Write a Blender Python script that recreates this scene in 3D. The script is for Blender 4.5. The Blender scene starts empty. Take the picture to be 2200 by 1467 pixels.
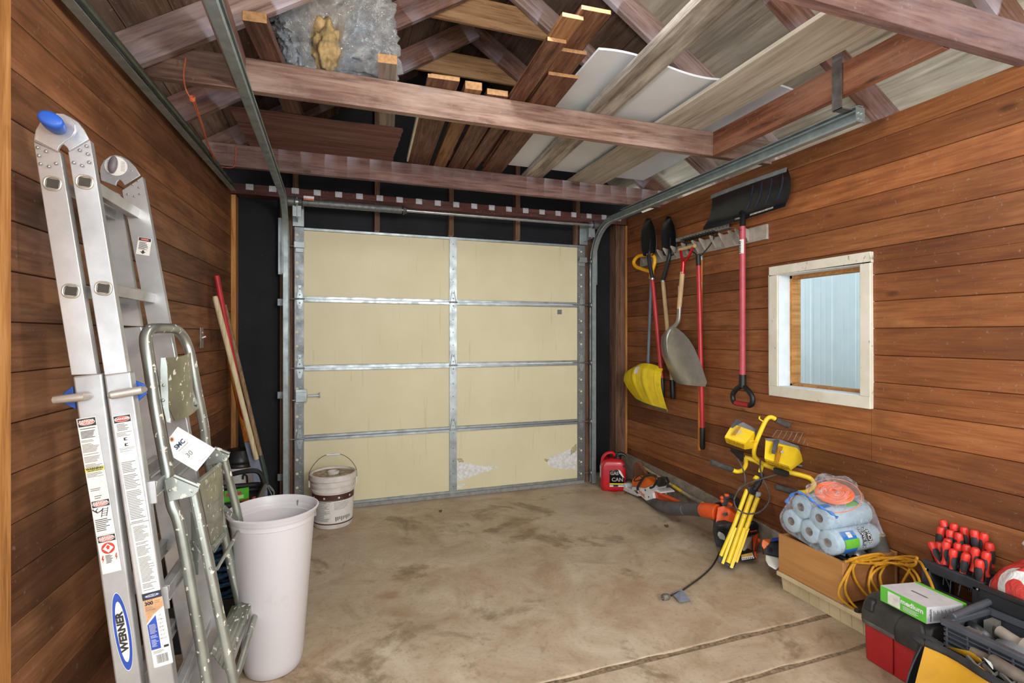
import bpy, bmesh, math, random
from mathutils import Vector as V, Matrix
R = math.radians
SC = bpy.context.scene
COL = SC.collection

# ---------------------------------------------------------------- camera
CAM_YAW = math.atan(384 / 1100.0)
cam = bpy.data.cameras.new('camera'); cam_o = bpy.data.objects.new('camera', cam); COL.objects.link(cam_o)
cam.sensor_width = 36.0; cam.lens = 18.0; cam.clip_start = 0.02
cam.shift_y = -13.5 / 2200.0
cam_o.location = (0, 0, 1.33); cam_o.rotation_euler = (R(90), 0, -CAM_YAW)
SC.camera = cam_o

# ---------------------------------------------------------------- daylight through the open rear and the window
w = bpy.data.worlds.new('sky'); SC.world = w; w.use_nodes = True
bg = w.node_tree.nodes['Background']; bg.inputs[0].default_value = (0.90, 0.95, 1.0, 1); bg.inputs[1].default_value = 3.0

def lamp(name, loc, power, radius, col=(1, .95, .88)):
    l = bpy.data.lights.new(name, 'POINT'); l.energy = power; l.shadow_soft_size = radius; l.color = col
    o = bpy.data.objects.new(name, l); o.location = loc; COL.objects.link(o); return o
lamp('work_lamp_low', (0.60, 0.90, 2.02), 38, 0.06)
lamp('work_lamp_high', (0.75, 1.45, 2.66), 26, 0.05, (.95, .97, 1))
lamp('work_lamp_rear', (1.2, -2.2, 2.1), 230, 0.30)  # unseen fill lamp added behind the camera to even out the far end

SC.view_settings.view_transform = 'Standard'; SC.view_settings.look = 'None'
SC.view_settings.gamma = 1.0; SC.view_settings.exposure = 0.0; SC.view_settings.use_curve_mapping = False

# ---------------------------------------------------------------- node helpers
def lin(h):
    if isinstance(h, (tuple, list)): return (h[0], h[1], h[2], 1)
    r, g, b = [int(h[i:i+2], 16) / 255 for i in (0, 2, 4)]
    f = lambda c: c / 12.92 if c <= .04045 else ((c + .055) / 1.055) ** 2.4
    return (f(r), f(g), f(b), 1)

class NT:
    def __init__(s, name):
        s.m = bpy.data.materials.new(name); s.m.use_nodes = True; s.t = s.m.node_tree
        s.b = s.t.nodes['Principled BSDF']; s.n = 0
    def node(s, ty, **kw):
        n = s.t.nodes.new(ty)
        for k, v in kw.items(): setattr(n, k, v)
        return n
    def inp(s, sock, v):
        if v is None: return
        if isinstance(v, bpy.types.NodeSocket): s.t.links.new(v, sock)
        elif isinstance(v, str): sock.default_value = lin(v)
        else: sock.default_value = v
    def coord(s, scale=(1, 1, 1), rnd=True, kind='Object', rot=(0, 0, 0)):
        c = s.node('ShaderNodeTexCoord').outputs[kind]
        if rnd:
            oi = s.node('ShaderNodeObjectInfo')
            c = s.vm('MULTIPLY_ADD', s.comb(oi.outputs['Random'], oi.outputs['Random'], oi.outputs['Random']), (7.3, 5.1, 9.7), c)
        mp = s.node('ShaderNodeMapping'); mp.inputs['Scale'].default_value = scale; mp.inputs['Rotation'].default_value = rot
        s.t.links.new(c, mp.inputs[0]); return mp.outputs[0]
    def comb(s, x, y, z):
        n = s.node('ShaderNodeCombineXYZ')
        for i, v in enumerate((x, y, z)): s.inp(n.inputs[i], v)
        return n.outputs[0]
    def sep(s, v):
        n = s.node('ShaderNodeSeparateXYZ'); s.inp(n.inputs[0], v); return n.outputs
    def vm(s, op, a, b=None, c=None):
        n = s.node('ShaderNodeVectorMath', operation=op)
        for i, v in enumerate((a, b, c)):
            if v is not None: s.inp(n.inputs[i], v)
        return n.outputs[0]
    def mt(s, op, a, b=None, c=None):
        n = s.node('ShaderNodeMath', operation=op)
        for i, v in enumerate((a, b, c)):
            if v is not None: s.inp(n.inputs[i], v)
        return n.outputs[0]
    def noise(s, vec, scale=5, detail=4, rough=.55, dist=0):
        n = s.node('ShaderNodeTexNoise'); s.inp(n.inputs['Vector'], vec)
        n.inputs['Scale'].default_value = scale; n.inputs['Detail'].default_value = detail
        n.inputs['Roughness'].default_value = rough; n.inputs['Distortion'].default_value = dist
        return n.outputs[0]
    def voro(s, vec, scale=5, feat='F1'):
        n = s.node('ShaderNodeTexVoronoi', feature=feat); s.inp(n.inputs['Vector'], vec); n.inputs['Scale'].default_value = scale
        return n.outputs['Distance']
    def ramp(s, f, stops):
        n = s.node('ShaderNodeValToRGB'); s.inp(n.inputs[0], f); e = n.color_ramp.elements
        while len(e) > 1: e.remove(e[-1])
        for i, (p, c) in enumerate(stops):
            x = e[0] if i == 0 else e.new(p)
            x.position = p; x.color = lin(c) if not isinstance(c, float) else (c, c, c, 1)
        return n.outputs[0]
    def mix(s, f, a, b, mode='MIX'):
        n = s.node('ShaderNodeMix', data_type='RGBA', blend_type=mode)
        s.inp(n.inputs[0], f); s.inp(n.inputs[6], a); s.inp(n.inputs[7], b); return n.outputs[2]
    def white(s, v):
        n = s.node('ShaderNodeTexWhiteNoise', noise_dimensions='1D'); s.inp(n.inputs['W'], v); return n.outputs['Value']
    def bump(s, h, strength=.3, dist=.01):
        n = s.node('ShaderNodeBump'); n.inputs['Strength'].default_value = strength; n.inputs['Distance'].default_value = dist
        s.inp(n.inputs['Height'], h); s.t.links.new(n.outputs[0], s.b.inputs['Normal'])
    def out(s, col=None, rough=None, metal=None, spec=None, **kw):
        s.inp(s.b.inputs['Base Color'], col); s.inp(s.b.inputs['Roughness'], rough); s.inp(s.b.inputs['Metallic'], metal)
        s.inp(s.b.inputs['Specular IOR Level'], spec)
        for k, v in kw.items(): s.inp(s.b.inputs[k.replace('_', ' ')], v)
        return s.m

_M = {}
def plain(col, rough=.5, metal=0.0, var=.12, scale=30, bump=0, **kw):
    key = ('p', str(col), rough, metal, var, scale, bump, str(kw))
    if key in _M: return _M[key]
    n = NT('paint_' + str(len(_M))); c = lin(col)
    f = n.noise(n.coord(), scale, 4)
    dk = tuple(x * (1 - var * 2) for x in c[:3]) + (1,); lt = tuple(min(1, x * (1 + var)) for x in c[:3]) + (1,)
    n.out(n.ramp(f, [(.3, dk[:3]), (.65, lt[:3])]), rough, metal, **kw)
    if bump: n.bump(f, bump, .004)
    _M[key] = n.m; return n.m

def wood(name, dark, mid, light, axis=0, fib=10, rough=.7, knots=True, patch=None, patch_amt=.5, board=None, seam=None, bumps=.25, spec=.25):
    """grain runs along `axis`; board = (axis index, pitch, offset) gives each board a tone of its own"""
    n = NT(name)
    base = n.coord((1, 1, 1), rnd=board is None)
    tone = None
    if board:
        ax, pitch, off = board
        o = n.sep(base)
        idx = n.mt('FLOOR', n.mt('DIVIDE', n.mt('SUBTRACT', o[ax], off), pitch))
        tone = n.white(idx)
        base = n.vm('ADD', base, n.comb(n.mt('MULTIPLY', tone, 13.0), n.mt('MULTIPLY', tone, 7.0), n.mt('MULTIPLY', tone, 17.0)))
    sc = [fib, fib, fib]; sc[axis] = fib * .07
    s1 = n.vm('MULTIPLY', base, tuple(sc))
    f1 = n.noise(s1, 3.2, 7, .62, .8)
    sc2 = [4.0] * 3; sc2[axis] = .8
    f2 = n.noise(n.vm('MULTIPLY', base, tuple(sc2)), 1.2, 3, .5, .5)
    f0 = n.noise(s1, 11, 4, .6, .3)
    f1 = n.mt('MULTIPLY_ADD', f0, .35, n.mt('MULTIPLY', f1, .65))
    col = n.ramp(f1, [(.34, dark), (.5, mid), (.66, light)])
    col = n.mix(n.ramp(f2, [(.3, 0.7), (.55, 0.0)]), col, n.mix(.6, col, dark))
    if tone is not None:
        col = n.mix(1.0, col, n.ramp(tone, [(0, (.60, .57, .55)), (.3, (.9, .88, .88)), (.6, (1.05, 1.02, .98)), (.8, (1.12, 1.18, 1.2)), (1, (1.45, 1.40, 1.30))]), 'MULTIPLY')
    if patch:
        f3 = n.noise(n.vm('MULTIPLY', base, tuple([1.6 if i != axis else .9 for i in range(3)])), 1.7, 6, .65, .3)
        col = n.mix(n.ramp(f3, [(.46, 0.0), (.66, patch_amt)]), col, patch)
    if knots:
        sk = [5.0] * 3; sk[axis] = 2.2
        k = n.voro(n.vm('MULTIPLY', base, tuple(sk)), .9)
        col = n.mix(n.ramp(k, [(.035, 0.8), (.085, 0.0)]), col, n.mix(.7, col, '1c0d06'))
    sp = n.noise(base, 60, 2, .5)
    col = n.mix(n.ramp(sp, [(.66, 0.0), (.75, .35)]), col, '9a9184')
    n.out(col, n.ramp(f1, [(.3, rough + .08), (.7, rough - .1)]), spec=spec)
    n.bump(f1, bumps, .004)
    return n.m

# ---------------------------------------------------------------- mesh helpers
def frame(o, x, y=None, z=None):
    """matrix with origin o, local x along x, local y near y (or local z near z)"""
    x = V(x).normalized()
    if z is not None:
        z = V(z); y = z.cross(x).normalized(); z = x.cross(y)
    else:
        y = V(y); z = x.cross(y).normalized(); y = z.cross(x)
    m = Matrix((x, y, z)).transposed().to_4x4(); m.translation = V(o); return m

class MB:
    def __init__(s): s.v = []; s.f = []; s.mi = []; s.m = 0; s.T = None
    def add(s, vs, fs, M=None):
        k = len(s.v)
        if M is not None: vs = [M @ V(p) for p in vs]
        if s.T is not None: vs = [s.T @ V(p) for p in vs]
        s.v += [V(p) for p in vs]
        s.f += [tuple(i + k for i in f) for f in fs]; s.mi += [s.m] * len(fs); return s
    def bx(s, x0, x1, y0, y1, z0, z1, M=None):
        vs = [(x, y, z) for x in (x0, x1) for y in (y0, y1) for z in (z0, z1)]
        return s.add(vs, [(0, 1, 3, 2), (4, 6, 7, 5), (0, 4, 5, 1), (2, 3, 7, 6), (0, 2, 6, 4), (1, 5, 7, 3)], M)
    def beam(s, a, b, w, h, up=(0, 0, 1)):
        a, b = V(a), V(b); L = (b - a).length
        return s.bx(0, L, -w / 2, w / 2, -h / 2, h / 2, frame(a, b - a, z=up))
    def prism(s, poly, z0, z1, M=None):
        n = len(poly); vs = [(p[0], p[1], z0) for p in poly] + [(p[0], p[1], z1) for p in poly]
        fs = [tuple(range(n))[::-1], tuple(range(n, 2 * n))] + [(i, (i + 1) % n, (i + 1) % n + n, i + n) for i in range(n)]
        return s.add(vs, fs, M)
    def tube(s, pts, r, n=10, closed=False, cap=True, flat=1.0, up=None, M=None):
        pts = [V(p) for p in pts]; N = len(pts)
        rs = r if isinstance(r, (list, tuple)) else [r] * N
        tans = []
        for i in range(N):
            if closed: t = pts[(i + 1) % N] - pts[i - 1]
            else: t = pts[min(i + 1, N - 1)] - pts[max(i - 1, 0)]
            tans.append(t.normalized() if t.length > 1e-9 else V((0, 0, 1)))
        u = V(up) if up else (V((0, 0, 1)) if abs(tans[0].z) < .9 else V((1, 0, 0)))
        vs = []
        for i in range(N):
            t = tans[i]; u = (u - t * u.dot(t))
            u = u.normalized() if u.length > 1e-6 else t.orthogonal().normalized()
            w_ = t.cross(u)
            for k in range(n):
                a = 2 * math.pi * k / n
                vs.append(pts[i] + (u * math.cos(a) * flat + w_ * math.sin(a)) * rs[i])
        fs = []
        for i in range(N if closed else N - 1):
            j = (i + 1) % N
            for k in range(n):
                k2 = (k + 1) % n
                fs.append((i * n + k, j * n + k, j * n + k2, i * n + k2))
        if cap and not closed: fs += [tuple(range(n))[::-1], tuple(range((N - 1) * n, N * n))]
        return s.add(vs, [f[::-1] for f in fs], M)
    def rod(s, a, b, r, n=12, r2=None): return s.tube([a, b], [r, r if r2 is None else r2], n)
    def lathe(s, prof, M=None, n=28, cap=True):
        vs = []; fs = []
        for (r, z) in prof:
            for k in range(n):
                a = 2 * math.pi * k / n; vs.append((max(r, 1e-5) * math.cos(a), max(r, 1e-5) * math.sin(a), z))
        for i in range(len(prof) - 1):
            for k in range(n):
                k2 = (k + 1) % n; fs.append((i * n + k, i * n + k2, (i + 1) * n + k2, (i + 1) * n + k))
        if cap: fs += [tuple(range(n))[::-1], tuple(range((len(prof) - 1) * n, len(prof) * n))]
        return s.add(vs, fs, M)
    def ball(s, c, r, n=12, M=None):
        r = (r, r, r) if not isinstance(r, (tuple, list)) else r
        prof = []; vs = []; fs = []
        for i in range(n + 1):
            a = math.pi * i / n
            for k in range(2 * n):
                b = math.pi * k / n
                vs.append((c[0] + r[0] * max(math.sin(a), .002) * math.cos(b), c[1] + r[1] * max(math.sin(a), .002) * math.sin(b), c[2] - r[2] * math.cos(a)))
        for i in range(n):
            for k in range(2 * n):
                k2 = (k + 1) % (2 * n); fs.append((i * 2 * n + k, i * 2 * n + k2, (i + 1) * 2 * n + k2, (i + 1) * 2 * n + k))
        return s.add(vs, fs, M)
    def sheet(s, fn, nu, nv, th=0.0):
        """fn(u,v)->(point); th>0 makes a closed shell pushed along the normal"""
        P = [[V(fn(i / nu, j / nv)) for j in range(nv + 1)] for i in range(nu + 1)]
        def nor(i, j):
            a = P[min(i + 1, nu)][j] - P[max(i - 1, 0)][j]; b = P[i][min(j + 1, nv)] - P[i][max(j - 1, 0)]
            c = a.cross(b); return c.normalized() if c.length > 1e-12 else V((0, 0, 1))
        m = nv + 1; vs = [P[i][j] for i in range(nu + 1) for j in range(m)]
        fs = [(i * m + j, (i + 1) * m + j, (i + 1) * m + j + 1, i * m + j + 1) for i in range(nu) for j in range(nv)]
        if th:
            K = len(vs); vs += [P[i][j] - nor(i, j) * th for i in range(nu + 1) for j in range(m)]
            fs += [tuple(K + q for q in f)[::-1] for f in fs]
            rim = [(i, 0) for i in range(nu)] + [(nu, j) for j in range(nv)] + [(i, nv) for i in range(nu, 0, -1)] + [(0, j) for j in range(nv, 0, -1)]
            ids = [i * m + j for i, j in rim]
            fs += [(ids[k], K + ids[k], K + ids[(k + 1) % len(ids)], ids[(k + 1) % len(ids)]) for k in range(len(ids))]
        return s.add(vs, fs)
    def text(s, txt, M, size, mi=None, align='CENTER', off=0.0, lift=.0006, sx=1.0, ext=0.0):
        cu = bpy.data.curves.new('t', 'FONT'); cu.body = txt; cu.size = size; cu.align_x = align; cu.align_y = 'CENTER'
        cu.offset = off * size; cu.extrude = ext; cu.resolution_u = 3
        o = bpy.data.objects.new('t', cu); COL.objects.link(o)
        dg = bpy.context.evaluated_depsgraph_get(); me = bpy.data.meshes.new_from_object(o.evaluated_get(dg))
        old = s.m
        if mi is not None: s.m = mi
        s.add([(v.co.x * sx, v.co.y, v.co.z + lift + ext) for v in me.vertices], [tuple(p.vertices) for p in me.polygons], M)
        s.m = old
        bpy.data.objects.remove(o); bpy.data.curves.remove(cu); bpy.data.meshes.remove(me); return s
    def rect(s, x0, x1, y0, y1, z, M, mi=None):
        old = s.m
        if mi is not None: s.m = mi
        s.add([(x0, y0, z), (x1, y0, z), (x1, y1, z), (x0, y1, z)], [(0, 1, 2, 3)], M); s.m = old; return s
    def build(s, name, mats, parent=None, bev=0, seg=2, ang=35, sub=0, loc=None, M=None):
        if not isinstance(mats, (list, tuple)): mats = [mats]
        me = bpy.data.meshes.new(name); off = V((0, 0, 0))
        if parent is not None:
            q = parent
            while q is not None: off += q.location; q = q.parent
        elif loc is not None: off = V(loc)
        elif M is None and s.v:
            xs = [p.x for p in s.v]; ys = [p.y for p in s.v]; zs = [p.z for p in s.v]
            off = V(((min(xs) + max(xs)) / 2, (min(ys) + max(ys)) / 2, min(zs)))
        me.from_pydata([p - off for p in s.v] if M is None else s.v, [], s.f)
        for m in mats: me.materials.append(m)
        me.polygons.foreach_set('material_index', s.mi)
        bm = bmesh.new(); bm.from_mesh(me)
        bmesh.ops.remove_doubles(bm, verts=bm.verts, dist=1e-6)
        if len(mats) == 1: bmesh.ops.recalc_face_normals(bm, faces=bm.faces)
        bm.to_mesh(me); bm.free()
        me.polygons.foreach_set('use_smooth', [True] * len(me.polygons))
        try: me.set_sharp_from_angle(angle=R(ang))
        except Exception: pass
        o = bpy.data.objects.new(name, me); COL.objects.link(o)
        if parent is not None: o.parent = parent
        if M is not None: o.matrix_world = M
        elif parent is None: o.location = off
        if bev:
            b = o.modifiers.new('bevel', 'BEVEL'); b.width = bev; b.segments = seg; b.limit_method = 'ANGLE'; b.angle_limit = R(40); b.harden_normals = False
        if sub:
            b = o.modifiers.new('sub', 'SUBSURF'); b.levels = sub; b.render_levels = sub
        return o

def tag(o, label=None, cat=None, group=None, kind=None):
    if label: o['label'] = label
    if cat: o['category'] = cat
    if group: o['group'] = group
    if kind: o['kind'] = kind
    return o
def thing(name, loc, label, cat, group=None, kind=None):
    o = bpy.data.objects.new(name, None); COL.objects.link(o); o.location = loc; o.empty_display_size = .05
    return tag(o, label, cat, group, kind)
def dup(root, loc=None, rotz=None, label=None):
    def cp(o, par):
        c = o.copy(); COL.objects.link(c); c.parent = par
        for ch in list(o.children): cp(ch, c)
        return c
    r = cp(root, None)
    if loc is not None: r.location = loc
    if rotz is not None: r.rotation_euler.z = rotz
    if label: r['label'] = label
    return r
def timber(name, a, b, w, h, mat, up=(0, 0, 1), parent=None, bev=.002, label=None, cat=None, group=None, kind=None):
    """a board from a to b (centre line), w across, h along `up`; its own local x is the grain"""
    a, b = V(a), V(b); L = (b - a).length
    M = frame(a, b - a, z=up); mb = MB(); mb.bx(0, L, -w / 2, w / 2, -h / 2, h / 2)
    if parent is not None:
        pm = Matrix.Translation(sum((q.location for q in chain(parent)), V((0, 0, 0))))
        o = mb.build(name, mat, None, bev=bev, M=Matrix.Identity(4)); o.parent = parent; o.matrix_basis = pm.inverted() @ M
    else:
        o = mb.build(name, mat, None, bev=bev, M=M)
    return tag(o, label, cat, group, kind)
def chain(p):
    q = p; out = []
    while q is not None: out.append(q); q = q.parent
    return out
def arc(c, r, a0, a1, n, u=(1, 0, 0), v=(0, 0, 1)):
    c, u, v = V(c), V(u), V(v)
    return [c + u * r * math.cos(R(a0 + (a1 - a0) * i / n)) + v * r * math.sin(R(a0 + (a1 - a0) * i / n)) for i in range(n + 1)]
def smooth(pts, n=8, closed=False):
    """Catmull-Rom through pts"""
    P = [V(p) for p in pts]; out = []
    N = len(P); rng = range(N if closed else N - 1)
    for i in rng:
        g = (lambda k: P[k % N]) if closed else (lambda k: P[max(0, min(N - 1, k))])
        p0, p1, p2, p3 = g(i - 1), g(i), g(i + 1), g(i + 2)
        for k in range(n):
            t = k / n
            out.append(.5 * ((2 * p1) + (-p0 + p2) * t + (2 * p0 - 5 * p1 + 4 * p2 - p3) * t * t + (-p0 + 3 * p1 - 3 * p2 + p3) * t ** 3))
    if not closed: out.append(P[-1])
    return out
def rrect(w_, h_, r, n=4, cx=0, cy=0):
    out = []
    for (sx, sy, a0) in ((1, 1, 0), (-1, 1, 90), (-1, -1, 180), (1, -1, 270)):
        for k in range(n + 1):
            a = R(a0 + 90 * k / n); out.append((cx + sx * (w_ / 2 - r) + r * math.cos(a), cy + sy * (h_ / 2 - r) + r * math.sin(a)))
    return out
random.seed(7)
rnd = random.uniform
# world points seen along a line of sight of the photograph, at a chosen real depth or on a chosen plane
_S, _C = math.sin(CAM_YAW), math.cos(CAM_YAW)
RT, FW, UP = V((_C, -_S, 0)), V((_S, _C, 0)), V((0, 0, 1))
EYE = V((0, 0, 1.33))
def sight(p): return RT * ((p[0] - 1100) / 1100) + FW - UP * ((p[1] - 720) / 1100)
def at(p, d): return EYE + sight(p) * d
def aX(p, X): s = sight(p); return EYE + s * (X / s.x)
def aY(p, Y): s = sight(p); return EYE + s * (Y / s.y)
def aZ(p, Z): s = sight(p); return EYE + s * ((Z - 1.33) / s.z)
def G(x0, y0, s): return lambda x, y: (x0 + x / s, y0 + y / s)
def FX(X, y, z, roll=0): return frame((X, y, z), V((0, -math.cos(R(roll)), math.sin(R(roll)))), V((0, math.sin(R(roll)), math.cos(R(roll)))))
def FY(x, Y, z, roll=0): return frame((x, Y, z), V((math.cos(R(roll)), 0, math.sin(R(roll)))), V((-math.sin(R(roll)), 0, math.cos(R(roll)))))
def poly(m, pts, ext):
    pts = [V(p) for p in pts]; e = V(ext); n = len(pts)
    m.add(pts + [p + e for p in pts], [tuple(range(n)), tuple(range(n, 2 * n))[::-1]] + [(i, i + n, (i + 1) % n + n, (i + 1) % n) for i in range(n)]); return m
def hull(m, pts):
    bm = bmesh.new()
    for p in pts: bm.verts.new(p)
    bmesh.ops.convex_hull(bm, input=bm.verts)
    bm.verts.index_update(); use = [v for v in bm.verts if v.link_faces]; idx = {v: i for i, v in enumerate(use)}
    m.add([v.co.copy() for v in use], [tuple(idx[v] for v in f.verts) for f in bm.faces]); bm.free(); return m
def blade(m, rows, th=.003, n=14):
    """rows of (left point, right point, bulge vector); an arched plate through them"""
    def fn(u, v):
        k = v * (len(rows) - 1); i = min(int(k), len(rows) - 2); t = k - i
        t2 = t * t * (3 - 2 * t) if False else t
        a = V(rows[i][0]).lerp(V(rows[i + 1][0]), t2); b = V(rows[i][1]).lerp(V(rows[i + 1][1]), t2); c = V(rows[i][2]).lerp(V(rows[i + 1][2]), t2)
        return a.lerp(b, u) + c * math.sin(math.pi * u)
    m.sheet(fn, n, 4 * (len(rows) - 1), th); return m
def pt(*a): return V(a)
# ================================================================ materials of the shell
XR = 2.59; YB = 4.19
def XL(y): return -.70 - .046 * (YB - y)
M_redw = wood('redwood_siding', '6a3c20', '8a5430', '9c6840', axis=1, fib=9, board=(2, .136, .005), patch='4f2d1a', patch_amt=.45, rough=.5, spec=.4, bumps=.12)
M_redl = wood('weathered_siding', '56351f', '7d5234', '93664a', axis=0, fib=7, board=(2, .136, .005), patch='4a2e1e', patch_amt=.7, rough=.55, spec=.4, bumps=.2)
M_joist = wood('joist_wood', '523b33', '87695b', 'a58b7d', fib=8, patch='b5a497', patch_amt=.5)
M_joist2 = wood('joist_wood_dark', '47302d', '7b5d55', '92766c', fib=8, patch='a496a0', patch_amt=.35)
M_raft = wood('rafter_wood', '4a332d', '8b6f63', 'a58d82', fib=8, patch='cfc8cc', patch_amt=.6)
M_raftd = wood('rafter_wood_red', '3c221c', '6e463b', '86604f', fib=8, patch='b9aab4', patch_amt=.55)
def pale_bands(name, dk, md, lt, period, top):  # wood with pale bands repeating along its length, stronger towards one long edge
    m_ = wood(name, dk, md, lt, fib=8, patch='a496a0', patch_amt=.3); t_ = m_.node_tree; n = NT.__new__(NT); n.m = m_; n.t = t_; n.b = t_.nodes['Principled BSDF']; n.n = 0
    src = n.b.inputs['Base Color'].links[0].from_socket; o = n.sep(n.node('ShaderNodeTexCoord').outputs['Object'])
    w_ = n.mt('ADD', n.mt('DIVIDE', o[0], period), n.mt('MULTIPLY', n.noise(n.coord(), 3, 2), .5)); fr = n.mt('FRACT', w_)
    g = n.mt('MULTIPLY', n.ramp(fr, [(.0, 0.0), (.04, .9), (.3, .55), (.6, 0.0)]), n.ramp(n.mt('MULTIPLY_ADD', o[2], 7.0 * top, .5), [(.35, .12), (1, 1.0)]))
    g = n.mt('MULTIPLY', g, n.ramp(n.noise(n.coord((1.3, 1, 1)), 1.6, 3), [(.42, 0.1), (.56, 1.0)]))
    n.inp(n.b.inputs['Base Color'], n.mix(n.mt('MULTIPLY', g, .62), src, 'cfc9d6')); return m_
M_raftd2 = None
M_stud = wood('stud_wood', '3f2a1f', '6f5240', '86674f', fib=9)
M_tan = wood('tan_trim', '8a5a2c', 'b98148', 'cf9b60', fib=9, knots=False)
M_plate = wood('plate_wood', '2d1512', '57302a', '6b4238', fib=8, patch='7a6460', patch_amt=.3)
M_deckL = wood('deck_boards', '2e2019', '5c4434', '7a6150', axis=0, fib=6, board=(1, .19, 0.0), patch='6d6058', patch_amt=.5, rough=.75)
M_ply = wood('weathered_plywood', '6f6455', 'a79c8a', 'c2b9a9', axis=0, fib=5, patch='8d8577', patch_amt=.6, rough=.8, knots=False)
M_black = plain('15171b', .75, 0, .25, 6)
M_white = (lambda n, c: n.out(n.mix(n.ramp(n.noise(n.vm('MULTIPLY', c, (1, 1, .5)), 34, 5, .7), [(.63, 0.0), (.70, .8)]), n.ramp(n.noise(c, 9, 4), [(.3, 'd2ccb8'), (.7, 'e2ddcf')]), '6d6350'), .5))(*(lambda n: (n, n.coord()))(NT('cream_paint')))
M_jambw = plain('dfe6ea', .5, 0, .04, 14)

def galv(name, base='a9b2b3', rough=.38, metal=.75, sc=14):
    n = NT(name); c = n.coord()
    f = n.noise(c, sc, 5, .6); b = lin(base)[:3]
    col = n.ramp(f, [(.3, tuple(x * .68 for x in b)), (.6, b), (.75, tuple(min(1, x * 1.2) for x in b))])
    n.out(col, n.ramp(f, [(.3, rough + .12), (.7, rough - .08)]), metal); return n.m
M_galv = galv('galvanised_steel'); M_galvd = galv('galvanised_steel_dull', '8b9193', .45)
M_trackm = galv('track_steel', 'a3b0b0', .42, .6)

def concrete():
    n = NT('stained_concrete'); c = n.coord(rnd=False)
    a = n.noise(c, 1.3, 8, .62, .3); b = n.noise(c, 3.4, 8, .7, .6); d = n.noise(c, 60, 3, .6); e = n.noise(c, 9, 6, .65, .2)
    col = n.ramp(b, [(.32, 'a08b70'), (.5, 'b9a78e'), (.66, 'ccbda6')])
    col = n.mix(n.ramp(a, [(.3, .75), (.5, 0.0)]), col, 'a5886a')
    col = n.mix(n.ramp(a, [(.52, 0.0), (.68, .7)]), col, 'bfb09a')
    s = n.noise(n.vm('ADD', c, (3.1, 7.7, 0)), 2.1, 9, .68, .5)
    col = n.mix(n.ramp(s, [(.55, 0.0), (.64, .75)]), col, '7a664c')
    col = n.mix(n.ramp(e, [(.6, 0.0), (.72, .4)]), col, '8b7458')
    col = n.mix(n.ramp(d, [(.3, .3), (.45, 0.0)]), col, '7d6b54')
    v = n.voro(n.vm('ADD', c, (.3, .8, 0)), 2.3)
    col = n.mix(n.ramp(v, [(.05, .45), (.11, .12), (.16, 0.0)]), col, '8a5f3c')
    n.out(col, n.ramp(b, [(.3, .5), (.7, .72)]), spec=.35); n.bump(d, .15, .003); return n.m
M_conc = concrete()
M_curb = plain('8f8576', .85, 0, .2, 18, bump=.4)

# ================================================================ floor
f = MB(); J = .006
def slab(x0, x1, y0, y1):
    nu = 24
    f.bx(x0, x1, y0, y1, -.12, 0)
slab(-1.6, 3.0, 1.807 + J, 4.6); slab(-1.6, 3.0, 1.577 + J, 1.797 - J); slab(-1.6, 3.0, -2.5, 1.567)
fl = f.build('floor', M_conc, bev=.009, seg=3); tag(fl, kind='structure')
g = MB(); g.sheet(lambda u, v: (-1.6 + 4.6 * u, 1.5 + .4 * v, -.0040 + .003 * math.sin(u * 90) * math.sin(u * 37)), 120, 2, .1); tag(g.build('trim_1', plain('8a765c', .9, 0, .3, 60), bev=0), kind='structure')

# ================================================================ right wall of redwood boards with the window hole
wy0, wy1, wz0, wz1 = 1.90, 2.42, 1.017, 1.70
def boards(name, mat, y0, y1, ztop, M=None, hole=None, seams=(), thick=.02):
    m = MB(); k = 0; z = .005 - .136
    while z < ztop:
        zb, zt = z + .0012, min(z + .136 - .0012, ztop)
        if zt <= 0.0: z += .136; k += 1; continue
        zb = max(zb, 0.0)
        cuts = [zb, zt]
        if hole: cuts = sorted(set([zb, zt] + [h for h in hole[2:] if zb < h < zt]))
        sm = [y0] + [s for (kk, s) in seams if kk == k] + [y1]
        for i in range(len(cuts) - 1):
            a, b = cuts[i], cuts[i + 1]
            for j in range(len(sm) - 1):
                segs = [(sm[j] + .0008, sm[j + 1] - .0008)]
                if hole and a >= hole[2] - 1e-6 and b <= hole[3] + 1e-6:
                    p, q = segs[0]; segs = [(p, min(q, hole[0])), (max(p, hole[1]), q)]
                for p, q in segs:
                    if q - p > .01: 
                        # board with small chamfers along both long edges on the room face (x = 0 is the face)
                        c = .0022
                        poly = [(thick, a), (thick, b), (c, b), (0, b - c), (0, a + c), (c, a)]
                        vs = [(x, p, zz) for x, zz in poly] + [(x, q, zz) for x, zz in poly]
                        n_ = 6; fs = [tuple(range(6)), tuple(range(6, 12))[::-1]] + [(r, r + 6, (r + 1) % 6 + 6, (r + 1) % 6) for r in range(6)]
                        m.add(vs, fs, M)
        z += .136; k += 1
    m.bx(thick, thick + .01, y0, (hole[0] if hole else y1), 0, ztop, M)
    if hole:
        m.bx(thick, thick + .01, hole[1], y1, 0, ztop, M); m.bx(thick, thick + .01, hole[0], hole[1], 0, hole[2], M); m.bx(thick, thick + .01, hole[0], hole[1], hole[3], ztop, M)
    return m
M_red = M_redw
wr = boards('wall_right', M_redw, -.6, 4.27, 2.415, Matrix.Translation((XR, 0, 0)), (wy0, wy1, wz0, wz1),
            seams=((7, 1.86), (6, 1.86), (5, 2.9), (3, 1.2), (9, 3.3), (13, 2.2), (16, 3.1), (10, 1.1)))
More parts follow.
